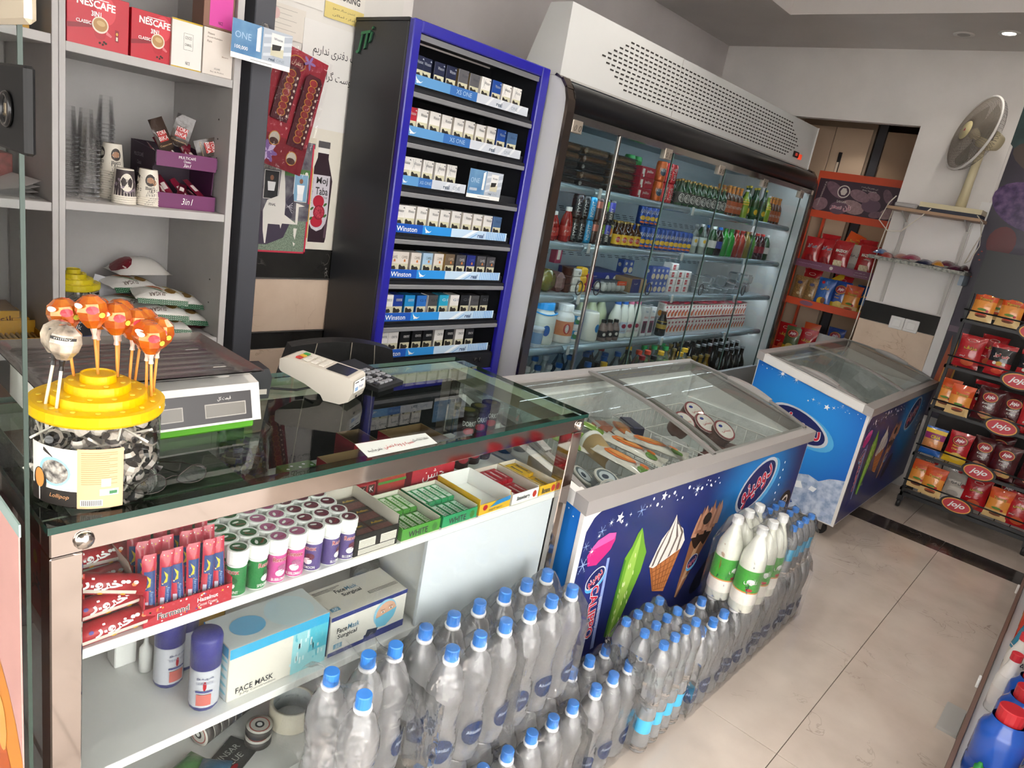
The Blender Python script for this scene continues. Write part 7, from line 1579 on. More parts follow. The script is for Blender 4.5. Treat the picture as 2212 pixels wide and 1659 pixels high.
t = backbox('chocolate_bar_box', 'red carton of brown bars behind the chocolate tray', (.925, 1.175), (.075, .02, .055), mat('A82A32', .4), False); g = MB(); S = FRONT()
for q in range(3): g.rect(S, .004+q*.024, .030, .022+q*.024, .052, mat('4A2420', .4)); g.txt(S, 'K', .013+q*.024, .041, .012, WH, .0008)
g.build('carton_print', t)
K = bottle('coffee_tub', 'tub', 'dark coffee cups at the right end of the counter', .027, .085, 'tub', mat('2E2422', .4), mat('D9D4C8', .4), [(.01, .072, mat('33282A', .4))], [('DORKIT', .052, .014, WH, .040), ('@', .030, .010, mat('A83A44', .4), .016)])
m = MB(); m.ell(flat((0, 0, .0855), (1, 0, 0), (0, 1, 0)), 0, 0, .018, .018, mat('7A6428', .4), .0003, 12); m.build('lid_print', K.p)
for lv in range(2):
    for i in range(3): K.put('dark coffee cup with white lid, ' + ('lower', 'upper')[lv] + ' layer, ' + ('left', 'middle', 'right')[i], (1.345+.057*i, 1.24+.012*i, ZA+.0855*lv))
for i in range(2): K.put('dark coffee cup tipped at the left of the stack, ' + ('front', 'rear')[i], (1.285, 1.24+.06*i, ZA))
t = thing('candy_tub', 'clear open tub of purple wrapped candies in the counter', 'tub', (.775, 1.385, ZA)); m = MB(); m.lathe([(.055, 0), (.058, .005), (.058, .14), (.061, .142), (.061, .15)], clear('F0F3F3', .06, .03, .8), 22, cap1=False); m.build('clear_tub', t)
rnd = random.Random(5); m = MB(); PC = [foil('5A3E78'), foil('4A3A3A'), foil('8A7A4A'), foil('6A4A6E')]
for i in range(90):
    a = rnd.random()*6.28; r_ = .048*sqrt(rnd.random()); m.box((-.010, -.006, -.005), (.010, .006, .005), PC[i % 4], M=Matrix.Translation((r_*cos(a), r_*sin(a), .01+.09*rnd.random())) @ Matrix.Rotation(rnd.random()*6, 4, 'Z') @ Matrix.Rotation(rnd.random()*6, 4, 'X'))
m.build('wrapped_candies', t)['kind'] = 'stuff'
t = backbox('green_herb_bag', 'dark green pack under the scale inside the counter', (.50, 1.24), (.20, .16, .10), mat('2E4A28', .4, noise=.4, scale=40), False)

# ================================================================ counter middle and lower shelves
ZB, ZC_ = .5705, .3455
def maskbox(name, label, x, y, w, d, h, base, prints, rz=0.0, topc=None):
    m = MB(); m.box((0, 0, 0), (w, d, h), [base, topc or base, base, base, base, base], bev=.0015); o = m.build(name, None, (x, y, ZB), rz); g = MB(); F = FRONT(); T = TOP(h); LL = LEFT(d)
    prints(g, F, T, LL); g.build('box_print', o); return tag(o, label, 'mask box', 'face mask boxes')
def p1(g, F, T, LL):
    SK = mat('3FA9D6', .4); SK2 = mat('8FD0E0', .4); w, h = .214, .118
    g.rect(F, 0, h-.022, w, h, SK, .0004); g.rect(F, w*.62, .0, w, h-.022, mat('9CD6DE', .4), .0004); g.rect(F, w*.80, .04, w, h-.022, mat('5ABFD4', .4), .0006)
    for q in range(26): u = w*(.60+.38*random.random()); v = .02+.06*random.random(); g.rect(F, u, v, u+.004, v+.004+.018*random.random(), mat('CFEAEE', .4) if q % 2 else mat('6FC4D6', .4), .0009)
    g.txt(F, 'FACE MASK', .055, .020, .013, INK, .0008, w=.078, bold=.01); g.txt(F, '3-Ply Construction', .062, .008, .007, mat('6A6A6A', .5), .0008, w=.075); g.ell(T, .06, .05, .035, .030, mat('6FB4DC', .4), .0006, 18); g.ell(T, .15, .05, .05, .05, mat('C9DDE2', .4), .0006, 18)
    g.rect(LL, 0, 0, .10, h, mat('DDE4E6', .4)); 
    for q in range(5): g.ell(LL, .06, .015+q*.018, .04, .005, SK2, .0006, 10)
    g.rect(LL, 0, h-.022, .10, h, SK, .0008)
maskbox('mask_box', 'white and turquoise face mask box on the middle counter shelf', .574, 1.018, .214, .105, .118, mat('DDD8CE', .5), p1, topc=mat('D3DADA', .5))
def p2(g, F, T, LL):
    NV = mat('2B3578', .4); w, h = .205, .098
    g.rect(F, 0, h-.010, w, h, NV); g.rect(F, 0, 0, w*.45, .010, NV); g.rect(F, w*.45, 0, w, .018, NV); g.poly(F, [(.095, .012), (.125, .012), (.13, .025), (.10, .03)], mat('2B3044', .4), .0006)
    SKN = mat('D9A98E', .5); g.ell(F, .145, .058, .032, .034, mat('8FC2D9', .4), .0006, 18); g.ell(F, .148, .056, .028, .030, SKN, .0009, 18); g.poly(F, [(.118, .050), (.178, .062), (.172, .040), (.15, .022), (.125, .026)], mat('6FB6D2', .4), .0012)
    for u, v in ((.138, .062), (.160, .066)): g.ell(F, u, v, .005, .0022, WH, .0012, 10); g.ell(F, u, v, .002, .0022, INK, .0015, 8); g.rect(F, u-.006, v+.005, u+.005, v+.0062, mat('6A4A3A', .5), .0012)
    for S, dv in ((F, 0), (T, 0)):
        g.txt(S, 'Face', .030 if S is F else .07, .060 if S is F else .075, .013, INK, .0008, w=.026, bold=.02); g.txt(S, 'Mask', .060 if S is F else .10, .061 if S is F else .075, .013, mat('5A8AA8', .5), .0008, w=.030, bold=.01); g.txt(S, 'Surgical', .045 if S is F else .09, .043 if S is F else .056, .014, INK, .0008, w=.050, bold=.02)
        g.rect(S, .012, .016, .034, .028, mat('6A9AB4', .4), .0006); g.txt(S, '50', .023, .022, .009, WH, .0009)
    for q in range(3): g.rect(T, .01, .092-q*.004, .08-q*.01, .0935-q*.004, INK, .0006); g.rect(T, .12, .030+q*.004, .20, .0312+q*.004, INK, .0006)
    g.rect(LL, 0, 0, .10, h, NV)
maskbox('mask_box', 'navy and white face mask box with a printed masked woman', .796, 1.019, .205, .105, .098, mat('DAD6CE', .5), p2, topc=mat('DAD5CA', .5))
K = bottle('spray_can', 'spray can', 'spray cans on the middle counter shelf', .026, .155, 'can', mat('B9BCCB', .35), None, [(.012, .090, mat('C2C4CE', .4)), (.002, .012, mat('3A3E78', .4))], [('@', .06, .010, RED, .003), ('مینو', .076, .006, mat('4A4E78', .5), .03), ('SERVICE', .066, .005, mat('8A8EA8', .5), .03)])
m = MB(); m.lathe([(.0270, .092), (.0275, .150), (.025, .157), (0, .158)], mat('3A3A8A', .35), 22); m.build('blue_cap', K.p); m = MB(); S = cyl(.0275, A0); m.rect(S, -.014, .018, .012, .042, mat('C96A62', .4), .0006, 4); m.rect(S, -.016, .046, .014, .050, mat('4A4E88', .4), .0006, 4); m.build('red_panel', K.p)
K.put('blue-capped spray can in front by the mask box', (.541, 1.043, ZB)); K.put('blue-capped spray can at the back left', (.515, 1.135, ZB), rz=.6); K.put('blue-capped spray can behind, partly hidden', (.555, 1.165, ZB), rz=1.4)
m = MB(); m.lathe([(.012, 0), (.012, .05), (.005, .06), (.003, .085)], WH, 12); tag(m.build('glue_bottle', None, (.495, 1.19, ZB)), 'small white nozzle bottle behind the spray cans', 'bottle'); m = MB(); m.box((.45, 1.22, ZB), (.49, 1.26, ZB+.07), WH, bev=.002); tag(m.build('small_white_box'), 'small plain white box at the back of the middle shelf', 'box'); m = MB(); m.box((.585, 1.20, ZB), (.66, 1.25, ZB+.12), YLW, bev=.004); tag(m.build('yellow_packet'), 'yellow packet behind the turquoise mask box', 'packet')
m = MB(); m.lathe([(.032, 0), (.034, .10)], clear('F4F6F6', .08, .05, .8), 18); tag(m.build('clear_tumbler', None, (.985, 1.16, ZB)), 'clear plastic tumbler behind the surgical mask box', 'tumbler')
t = thing('masking_tape', 'wide roll of cream masking tape on the lower counter shelf', 'tape roll', (.790, 1.115, ZC_)); m = MB(); m.lathe([(.050, 0), (.050, .050), (.042, .050), (.042, 0), (.050, 0)], [mat('E0D6C2', .55), mat('E3DCCB', .55), mat('C9CFD0', .5), mat('E0D6C2', .55)], 28, cap0=False, cap1=False); m.build('tape', t); g = MB()
for q in range(6): g.txt(lambda u, v, d: Vector((.0415*cos(q*1.05+u/.0415), .0415*sin(q*1.05+u/.0415), v)), 'BEST NATIONAL', 0, .03, .005, mat('5A6A78', .5), 0, w=.03)
g.build('core_print', t)
TB = mat('4A4644', .5)
def tape(label, loc, rot, n=1):
    t = thing('electrical_tape', label, 'tape roll', loc, rot=rot, group='black tape rolls'); m = MB(); m.lathe([(.028, 0), (.028, .018), (.0, .018)], [TB, mat('D9D4CC', .5)], 20); m.ell(flat((0, 0, .018), (1, 0, 0), (0, 1, 0)), 0, 0, .022, .022, mat('B96A62', .5), .0003, 18); m.ell(flat((0, 0, .018), (1, 0, 0), (0, 1, 0)), 0, 0, .019, .019, mat('D9D4CC', .5), .0005, 18); m.ell(flat((0, 0, .018), (1, 0, 0), (0, 1, 0)), 0, 0, .010, .010, INK, .0007, 14); m.ell(flat((0, 0, .018), (1, 0, 0), (0, 1, 0)), 0, 0, .006, .006, WH, .0009, 12); m.build('roll', t)
tape('black tape roll lying lower in a pair beside the masking tape', (.700, 1.10, ZC_), (0, 0, 0)); tape('black tape roll on top of the pair', (.705, 1.108, ZC_+.0185), (.05, .03, .4))
for i in range(7): tape('black tape roll standing in a row, ' + nth(i, 7), (.615+.0185*i, 1.17+.006*i, ZC_+.0282), (0, -pi/2, .3))
t = thing('hair_clip_card', 'dark lettered blister card lying on the lower counter shelf', 'blister card', (.635, 1.09, ZC_), .5); m = MB(); m.box((-.05, -.035, 0), (.05, .035, .003), mat('4A4A48', .45)); c = m.build('card', t); g = MB(); g.txt(TOP(.003), 'WINSAR', 0, .015, .014, mat('C9C9C4', .5), .0004, w=.07, rot=-.2); g.txt(TOP(.003), 'GLUE', -.005, -.008, .014, mat('C9C9C4', .5), .0004, w=.045, rot=-.2); g.ell(TOP(.003), -.02, -.02, .012, .006, RED, .0004, 8); g.build('card_print', c)
for i, (x, y, c1) in enumerate(((.50, 1.06, '3E7A44'), (.545, 1.10, '4E8A4A'), (.57, 1.05, '2E6A8A'))):
    m = MB(); m.grid(lambda a, b: Vector((.09*(a-.5), .06*(b-.5), .016*(1-abs(2*a-1)**3)*(1-abs(2*b-1)**3)+.001*sin(25*a))), 8, 6, foil(c1)); tag(m.build('green_packet', None, (x, y, ZC_+.001+.012*i), .4*i), ('leftmost dark green', 'middle green', 'rightmost teal')[i] + ' glossy packet on the lower counter shelf', 'packet', 'glossy packets on the lower shelf')
m = MB(); m.grid(lambda a, b: Vector((.14*(a-.5), .02*sin(pi*a), .12*b)), 6, 4, foil('8A4A62')); tag(m.build('pink_bag', None, (.82, 1.24, ZC_), .2), 'dusky pink plastic bag behind the masking tape', 'bag')
# ================================================================ freezer contents
WIRE = mat('E6E6E2', .35)
def basket(label, loc, w, d, h, rz):
    t = thing('wire_basket', label, 'basket', loc, rz, group='white wire baskets in the freezers'); R_ = .0022
    for z in (0, h*.5, h):
        m = MB(); m.tube([(0, 0, z), (w, 0, z), (w, d, z), (0, d, z)], R_*1.3, WIRE, 5, True); m.build('hoop', t)
    m = MB()
    n = int(w/.035)
    for i in range(n+1):
        x = w*i/n; m.tube([(x, 0, h), (x, 0, 0), (x, d, 0), (x, d, h)], R_, WIRE, 4)
    for i in range(1, int(d/.05)):
        y = d*i/int(d/.05); m.tube([(0, y, h), (0, y, 0), (w, y, 0), (w, y, h)], R_, WIRE, 4)
    o = m.build('wire_mesh', t); o['kind'] = 'stuff'; return t
basket('white wire basket of ice creams in the left part of the freezer', (1.63, 1.02, .52), .78, .46, .19, -.055)
basket('white wire basket of red-lidded tubs in the right part of the freezer', (2.47, 1.025, .54), .54, .45, .19, -.055)
basket('white wire basket in the freezer by the back wall', (4.10, .93, .52), .55, .46, .19, 0)
GR4 = 'ice creams in the near freezer'
K = bottle('ice_cream_tub', 'ice cream tub', GR4, .048, .055, 'tub', mat('C9C4BA', .45), mat('D6D6D2', .4), [(.008, .044, mat('8E9298', .4))], [('@', .026, .012, mat('3A4A7A', .4), .02)], capr=.049)
m = MB(); T_ = flat((0, 0, .0555), (1, 0, 0), (0, 1, 0)); m.ell(T_, 0, 0, .040, .040, mat('5E6C74', .4), .0004, 18); m.ell(T_, .0, .0, .032, .030, mat('C2CCD2', .4), .0007, 16); m.ell(T_, -.006, .004, .016, .012, mat('3A4658', .4), .0010, 12); m.build('lid_print', K.p)
for lab, x, y, z, rot in (('grey printed ice cream tub nearest the corner, tipped', 1.90, 1.10, .66, (1.0, 0, -.4)), ('grey printed ice cream tub second from the corner', 1.97, 1.15, .645, (.3, 0, 0)), ('grey printed ice cream tub lying left behind', 1.93, 1.23, .63, (.5, 0, .6)), ('pale ice cream tub lowest in the left corner', 1.78, 1.12, .56, (.1, 0, 0)), ('pale ice cream tub by the left wall', 1.80, 1.23, .60, (.2, 0, .2))): K.put(lab, (x, y, z), rot=rot)
t = thing('iced_coffee_cup', 'tan iced coffee cup with white lid lying in the freezer', 'cup', (2.105, 1.20, .69), rot=(-pi/2+.1, 0, -.42)); m = MB(); m.lathe([(.030, 0), (.046, .15)], mat('C2A472', .4), 20); m.build('cup', t); m = MB(); m.lathe([(.048, .15), (.050, .155), (.050, .172), (.042, .178), (0, .178)], WH, 20); m.build('lid', t); m = MB(); m.lathe([(.031, 0), (.029, -.004), (0, -.004)], WH, 20); m.build('base_ring', t)
def bagk(name, cat, group, w, h, t, bands, prints=(), metal=False, lay=False):
    """pillow pack: front towards -y, bottom seal at z=0"""
    def P(a, b, s):
        e = min(1, b/.07, (1-b)/.07); th = t*.5*(max(0, 1-(2*a-1)**2)**.55)*(max(0, sin(pi*min(max((b-.04)/.92, 0), 1)))**.55)
        k = 1-.10*sin(pi*b)*1.0
        return Vector(((a-.5)*w*k, -s*th + .0025*sin(a*11+b*5)*(1-e) + s*.0012*sin(23*a+9*b)*sin(17*b), h*b))
    m = MB(); nv = 14
    def mm(j):
        f = (j+.5)/nv
        for v, c in bands:
            if f <= v: return c
        return bands[-1][1]
    for s in (1, -1):
        b0 = len(m.f); m.grid(lambda a, b: P(a, b, s), 8, nv, bands[0][1])
        for j in range(nv):
            for i in range(8): m.m[b0+j*8+i] = m.mi(mm(j))
    o = m.build(name)
    if prints:
        S = lambda u, v, d: P(u/w+.5, v/h, 1)+Vector((0, -d*1.6-.0008, 0)); g = MB()
        for k, *a in prints:
            if k == 'e': g.ell(S, a[0]*w, a[1]*h, a[2]*w, a[3]*h, a[4], a[5] if len(a) > 5 else .0006, 14, 3, a[6] if len(a) > 6 else 0)
            elif k == 'r': g.rect(S, a[0]*w, a[1]*h, a[2]*w, a[3]*h, a[4], .0006, 6, 2)
            elif k == 'j': jojo_badge(g, S, a[0]*w, a[1]*h, a[2]*w, a[3]*h, .001, 0, RGD, mat('9E1E2C', .35))
            else: g.txt(S, a[0], a[1]*w, a[2]*h, a[3]*h, a[5], a[6] if len(a) > 6 else .0014, w=a[4]*w, bold=a[7] if len(a) > 7 else .02)
        g.build('bag_print', o)
    return Kind(tag(o, 'x', cat, group))
CAR = mat('D9702A', .4); K = bagk('popsicle_pack', 'popsicle', GR4, .075, .19, .022, [(1, foil('DAD6CC', .35))], [('e', 0, .62, .30, .26, CAR), ('e', .02, .62, .20, .20, mat('E89A4E', .4), .001), ('e', -.15, .20, .22, .10, mat('5E8A34', .4)), ('e', .15, .25, .2, .07, CAR), ('t', 'زردآلو', 0, .35, .06, .4, mat('8E2A20', .4))])
for lab, x, y, z, rz in (('orange popsicle pack at the back of the pile', 2.36, 1.22, .70, -.5), ('orange popsicle pack in the middle of the pile', 2.33, 1.09, .705, .2), ('orange popsicle pack at the front of the pile', 2.18, 1.03, .70, .1), ('orange popsicle pack on top at the right', 2.46, 1.06, .715, .5)): K.put(lab, (x-.05, y, z), rot=(-pi/2+.12, 0, rz), scale=1.35)
K = bagk('juice_bar_pack', 'popsicle', GR4, .06, .19, .02, [(.3, foil('E2E2DA', .35)), (1, foil('7FA83A', .35))], [('e', 0, .6, .2, .1, mat('C8D88A', .4)), ('t', 'Fruity', 0, .45, .05, .7, WH)])
for i in range(3): K.put('green and white bar pack at the back left, ' + ('left', 'middle', 'right')[i], (2.14+.09*i, 1.32+.01*i, .68+.01*i), rot=(-pi/2+.3, 0, .9-.1*i))
t = thing('sorbet_tray', 'clear tray of orange sorbet with a dark blue sleeve', 'ice cream tray', (2.40, 1.40, .70), -.5); m = MB(); m.box((-.09, -.05, 0), (.09, .05, .03), mat('C96A44', .5, noise=.3, scale=60), bev=.014); m.build('sorbet', t); m = MB(); m.box((-.10, -.06, -.004), (.10, .06, .04), clear('F2F6F6', .05, .05, .8), bev=.008); m.build('clear_lid', t); m = MB(); m.box((.05, -.063, -.006), (.105, .063, .043), mat('23284A', .4), bev=.004); m.build('sleeve', t)
K = cartonk('ice_cream_box', 'ice cream box', GR4, .14, .10, .08, clear('F2F4F4', .45, .1, .6), (), .012); K.put('frosted white ice cream box right of the popsicles', (2.52, 1.17, .63), rz=-.4)
K = bottle('red_lid_tub', 'ice cream tub', GR4, .055, .075, 'tub', mat('5A3A32', .45), mat('C9A9A6', .4), [(.01, .06, mat('6E4A40', .4))], (), capr=.0565)
m = MB(); T_ = flat((0, 0, .0755), (1, 0, 0), (0, 1, 0)); m.ell(T_, 0, 0, .052, .052, mat('8E3A44', .4), .0004, 20); m.ell(T_, 0, 0, .046, .046, mat('DCD8D2', .4), .0007, 20); m.txt(T_, 'بستنی', .004, -.006, .020, RED, .0011, w=.055); m.ell(T_, -.012, .022, .012, .008, mat('2A3A8E', .4), .0011, 10); m.build('lid_print', K.p)
for lab, x, y, z in (('red and white lidded tub at the top of the group', 3.00, 1.365, .68), ('red and white lidded tub at the left of the group', 2.83, 1.32, .67), ('red and white lidded tub in the middle of the group', 2.92, 1.265, .67), ('red and white lidded tub at the right of the group', 2.95, 1.185, .66)): K.put(lab, (x-.04, y, z), rot=(.55, 0, -.3))
for i in range(3):
    m = MB(); m.box((-.05, -.04, 0), (.05, .04, .06), mat('5E3A36', .4, noise=.3, scale=50), bev=.01); tag(m.build('brown_ice_pack', None, (2.72+.10*i, 1.10+.03*(i % 2), .60), -.3+.3*i), ('leftmost', 'middle', 'rightmost')[i] + ' brown frozen pack in the right wire basket', 'frozen pack', 'brown frozen packs')
for i in range(7):
    m = MB(); m.box((-.06, -.045, 0), (.06, .045, .03), (mat('8A6A3A', .4), mat('3A3A6A', .4), mat('9A7A4A', .4), mat('2E2A2A', .4))[i % 4], bev=.012); tag(m.build('frozen_cone_pack', None, (4.16+.13*(i % 4), 1.02+.16*(i // 4), .66+.01*(i % 2)), .5*i), ('tan', 'navy', 'light tan', 'black')[i % 4] + ' frozen pack in the back freezer, ' + ('near' if i < 4 else 'far') + ' row', 'frozen pack', 'frozen packs in the back freezer')
m = MB(); m.box((0, 0, 0), (.03, .30, .004), mat('D9A08A', .4)); tag(m.build('pink_card', None, (4.14, 1.15, .735), -1.2), 'pink paper strip lying on the packs in the back freezer', 'paper')

# ================================================================ bottled water along the counter and freezer
PET = clear('FFFFFF', .27, .03, 1.9, .4, 24, 'FFFFFF', .34); BLC = mat('3C86DE', .35); LBL = clear('8FA8D0', .55, .1, .5, 0, 40, '2B4F8E')
big = bottle('water_bottle', 'bottle', 'large water bottles', .0425, .32, 'wave', PET, BLC, seg=18, capr=.0155)
m = MB(); S = cyl(.0425, A0+.4); m.ell(S, 0, .085, .030, .032, LBL, .0008, 14, 3); m.rect(S, .055, .05, .064, .11, mat('8A929A', .4), .0008, 2); m.txt(S, 'Absolut', 0, .09, .010, mat('C9D6E6', .4), .0014, w=.04); m.build('label', big.p)
m = MB(); m.lathe([(.017, .282), (.0185, .288), (.0185, .293)], WH, 14); m.build('neck_ring', big.p)
sm = bottle('small_water_bottle', 'bottle', 'small water bottles', .0315, .212, 'wave', PET, BLC, [(.075, .115, clear('DCE6EA', .5, .1, .5, 0, 40, 'DDE2E2'))], [('A', .095, .02, mat('4A4E52', .5), .014)], 14, capr=.0140)
smb = bottle('small_water_bottle', 'bottle', 'small water bottles', .0315, .212, 'wave', PET, BLC, [(.075, .125, mat('4FB0DA', .4))], [], 14, capr=.0140)
dog = bottle('doogh_bottle', 'bottle', 'yogurt drink bottles', .044, .315, 'pet', mat('DCDED0', .16, coat=.5), WCAP, [(.085, .165, mat('3E9A34', .35)), (.004, .080, mat('E9E4DA', .3)), (.080, .085, mat('D98A4A', .4))], [('@', .125, .010, WH, .014), ('عالیس', .125, .030, mat('1E5E22', .4), .050), ('عالیس', .126, .028, WH, .046), ('@', .094, .006, RED, .012)], 18, capr=.0185)
FILM = clear('FFFFFF', .03, .06, .65, .6, 16, 'FAFCFD', .08)
def film(label, xs_, ys_, z0, R, H, group='shrink films', capr=.016, skirt=.12):
    x0, x1, y0, y1 = min(xs_)-R-.004, max(xs_)+R+.004, min(ys_)-R-.004, max(ys_)+R+.004
    rnd = random.Random(len(label)); ph = rnd.random()*6
    def hz(x, y):
        b = 0
        for px in xs_:
            for py in ys_:
                d_ = hypot(x-px, y-py); b = max(b, H+.003-max(0, d_-capr)*1.55)
        return max(b, H*.80)
    def fn(a, b):
        x = x0+(x1-x0)*a; y = y0+(y1-y0)*b; e = min(a, 1-a, b, 1-b); z = hz(x, y)
        if e < .001: z = min(z, H*.70)
        return Vector((x+.002*sin(31*b+ph), y+.002*sin(27*a+ph), z0+z+.0012*sin(60*a+40*b)))
    m = MB(); nx, ny = max(10, int((x1-x0)/.012)), max(10, int((y1-y0)/.012)); m.grid(fn, nx, ny, FILM)
    def side(pa, pb, n):
        def f(a, b):
            p = fn(*(pa[k]+(pb[k]-pa[k])*a for k in (0, 1))); q = .5+.5*cos(2*pi*a*n); cx, cy = (x0+x1)/2, (y0+y1)/2
            k = 1-.03*(1-q)*sin(pi*b)
            return Vector((cx+(p.x-cx)*k, cy+(p.y-cy)*k, z0+.003+(p.z-z0-.003)*b))
        m.grid(f, n*8, 8, FILM)
    nxx, nyy = len(xs_), len(ys_)
    side((0, 0), (1, 0), nxx); side((0, 0), (0, 1), nyy); side((1, 0), (1, 1), nyy)
    tag(m.build('shrink_film'), label, 'plastic film', group)
def pack(K, nm, where, xs_, ys_, z, R, H, wrap=True, capr=.016, rz=0.0):
    for j, y in enumerate(ys_):
        for i, x in enumerate(xs_):
            K.put(nm + ', ' + nth(i, len(xs_)) + ', ' + (('front', 'rear') if len(ys_) == 2 else ('front', 'middle', 'rear'))[j] + ' row, ' + where, (x, y, z), rz=rz+.35*((i+j*2) % 4-1.5))
    if wrap: film('clear shrink film round the ' + where, xs_, ys_, z, R, H, capr=capr)
UP = .3225
pack(big, 'large water bottle', 'upper pack at the counter middle', [.972, 1.057, 1.142], [.828, .914], UP, .0425, .32)
pack(big, 'large water bottle', 'upper pack at the right post', [1.230, 1.313, 1.397], [.828, .912], UP, .0425, .32)
for lab, x, y in (('large water bottle at the far left of the opened pack', .728, .912), ('large water bottle at the front of the opened pack', .742, .826), ('large water bottle with loose film over its cap, opened pack', .816, .912), ('large water bottle nearest the next pack, opened pack', .880, .905)): big.put(lab, (x, y, UP), rz=random.random())
def loose(a, b):
    x = .66+.29*a; y = .775+.20*b; z = UP+.30-.9*max(0, abs(a-.45)-.30)-.5*max(0, .35-b)+.018*sin(19*a+6*b)+.014*sin(11*b-7*a)
    if b < .1: y += .01*sin(25*a); z = UP+.03+(z-UP-.03)*b/.1*.4
    return Vector((x, y, z))
m = MB(); m.grid(loose, 30, 24, FILM); tag(m.build('shrink_film'), 'torn loose plastic film over the opened water pack', 'plastic film', 'shrink films')
for k, (xs_, nm) in enumerate((([.73, .815, .90], 'lower pack under the opened one'), ([.985, 1.07, 1.155], 'lower pack under the counter middle'), ([1.245, 1.33, 1.415], 'lower pack at the right post'), ([1.522, 1.608, 1.694], 'lower pack in front of the freezer corner'))):
    pack(big, 'large water bottle', nm, xs_, [.758, .843], .0005, .0425, .32)
pack(sm, 'small water bottle', 'upper small pack', [1.715, 1.780, 1.845, 1.910], [.682, .747, .812], .2145, .0315, .212, capr=.015)
pack(smb, 'small blue-labelled water bottle', 'lower small pack', [1.775, 1.840, 1.905, 1.970], [.705, .770, .835], .0005, .0315, .212, wrap=False)
for k in range(4):
    b = 2.055+.262*k; pack(big, 'large water bottle', ('first', 'second', 'third', 'last')[k] + ' floor pack along the freezer', [b, b+.085, b+.170], [.708, .795], .0005, .0425, .32)
pack(dog, 'white-capped yogurt drink bottle', 'green-labelled pack on the water', [2.285, 2.376, 2.468], [.684, .773], UP+.002, .044, .315, capr=.019)
pack(smb, 'small blue-labelled water bottle', 'small pack behind the yogurt drinks', [2.665, 2.730, 2.795, 2.860], [.690, .755, .815], UP+.002, .0315, .212, capr=.015)
# ================================================================ snack bags
ORB = foil('D9541E', .35, .25); ORL_ = foil('E8963A', .35, .25); CRB = foil('EBC98A', .35, .25); MAR = foil('4A1218', .25, .35); REDB = foil('B01A22', .25, .35); BLB = foil('1E5AA8', .25, .35); BKB2 = foil('17141A', .25, .35); SLV = foil('B5AFA6', .22, .45); YLB = foil('DDB52A', .3, .3)
GB = 'bags on the black snack rack'; GO = 'bags on the orange rack'
def yummy(g): return bagk('snack_bag', 'snack bag', g, .135, .20, .045, [(.30, CRB), (.66, ORL_), (1, ORB)], [('t', 'Yummy', 0, .68, .12, .62, INK, .0012, .06), ('t', 'Yummy', 0, .68, .11, .60, YLW, .0018, .02), ('t', 'پفک', .18, .80, .06, .26, YLW), ('e', 0, .18, .26, .07, mat('B9793A', .5)), ('e', 0, .15, .24, .035, mat('6E3A24', .5), .0010), ('e', 0, .21, .26, .02, mat('C43A2E', .5), .0012), ('e', -.02, .36, .22, .04, mat('5E8A34', .5)), ('e', .22, .33, .07, .04, RED)])
def ketchup(g): return bagk('snack_bag', 'snack bag', g, .15, .22, .05, [(1, MAR)], [('j', 0, .70, .30, .14), ('t', 'Ketchup', -.02, .50, .07, .42, LW), ('t', 'Chips', 0, .40, .07, .34, LW), ('e', .1, .14, .26, .10, mat('D9B070', .5)), ('e', -.08, .18, .18, .08, mat('C98A6A', .5), .0010)])
def redbag(g, tx='مزمز'): return bagk('snack_bag', 'snack bag', g, .15, .21, .05, [(1, REDB)], [('t', tx, 0, .60, .16, .56, INK, .0010, .07), ('t', tx, 0, .60, .14, .53, YLW, .0016, .02), ('e', 0, .84, .20, .05, mat('D9B0AA', .5)), ('e', 0, .84, .17, .04, REDB, .0009), ('t', 'لیمو', -.22, .34, .07, .22, LW), ('e', .05, .18, .26, .12, mat('C9542A', .5))])
def popcorn(g): return bagk('snack_bag', 'snack bag', g, .15, .21, .055, [(1, REDB)], [('t', 'MAZDOF', 0, .66, .10, .62, LW, .0014, .05), ('t', 'مزدف', .05, .54, .07, .34, LW)] + [('e', -.2+.09*(q % 5), .16+.07*(q // 5), .075, .05, mat('E4D6B8', .6) if q % 2 else mat('D9C49A', .6), .0008+.0001*q) for q in range(15)] + [('r', -.12, .05, -.06, .14, LW), ('r', .04, .05, .10, .14, LW)])
def cherry(g): return bagk('snack_bag', 'snack bag', g, .14, .20, .05, [(1, REDB)], [('t', 'چی توز', 0, .68, .16, .60, LW, .0010, .08), ('t', 'چی توز', 0, .68, .14, .56, mat('22306E', .5), .0016, .02), ('e', 0, .26, .24, .13, mat('8E1A20', .4)), ('e', .1, .12, .2, .06, CRB)])
def blackred(g, tx): return bagk('snack_bag', 'snack bag', g, .14, .20, .045, [(.42, REDB), (.86, BKB2), (1, REDB)], [('t', tx, 0, .62, .16, .66, LW, .0010, .08), ('t', tx, 0, .62, .14, .62, RED, .0016, .03), ('e', 0, .38, .14, .07, mat('C9952A', .5)), ('e', .2, .38, .08, .05, LW), ('e', -.2, .38, .08, .05, LW), ('e', 0, .14, .24, .08, mat('D9482A', .5))])
def silver(g): return bagk('snack_bag', 'snack bag', g, .16, .20, .045, [(1, SLV)], [('t', 'دل مزه', -.05, .62, .14, .5, INK), ('e', .22, .58, .10, .07, RED), ('e', -.1, .25, .25, .1, mat('8E8880', .5))])
def nuts(g): return bagk('nut_bag', 'nut bag', g, .11, .19, .05, [(1, mat('A5804E', .35, noise=.6, scale=110, coat=.3))], [('e', 0, .75, .2, .06, mat('4A4A6A', .5)), ('e', .1, .35, .15, .05, mat('C9B890', .5))])
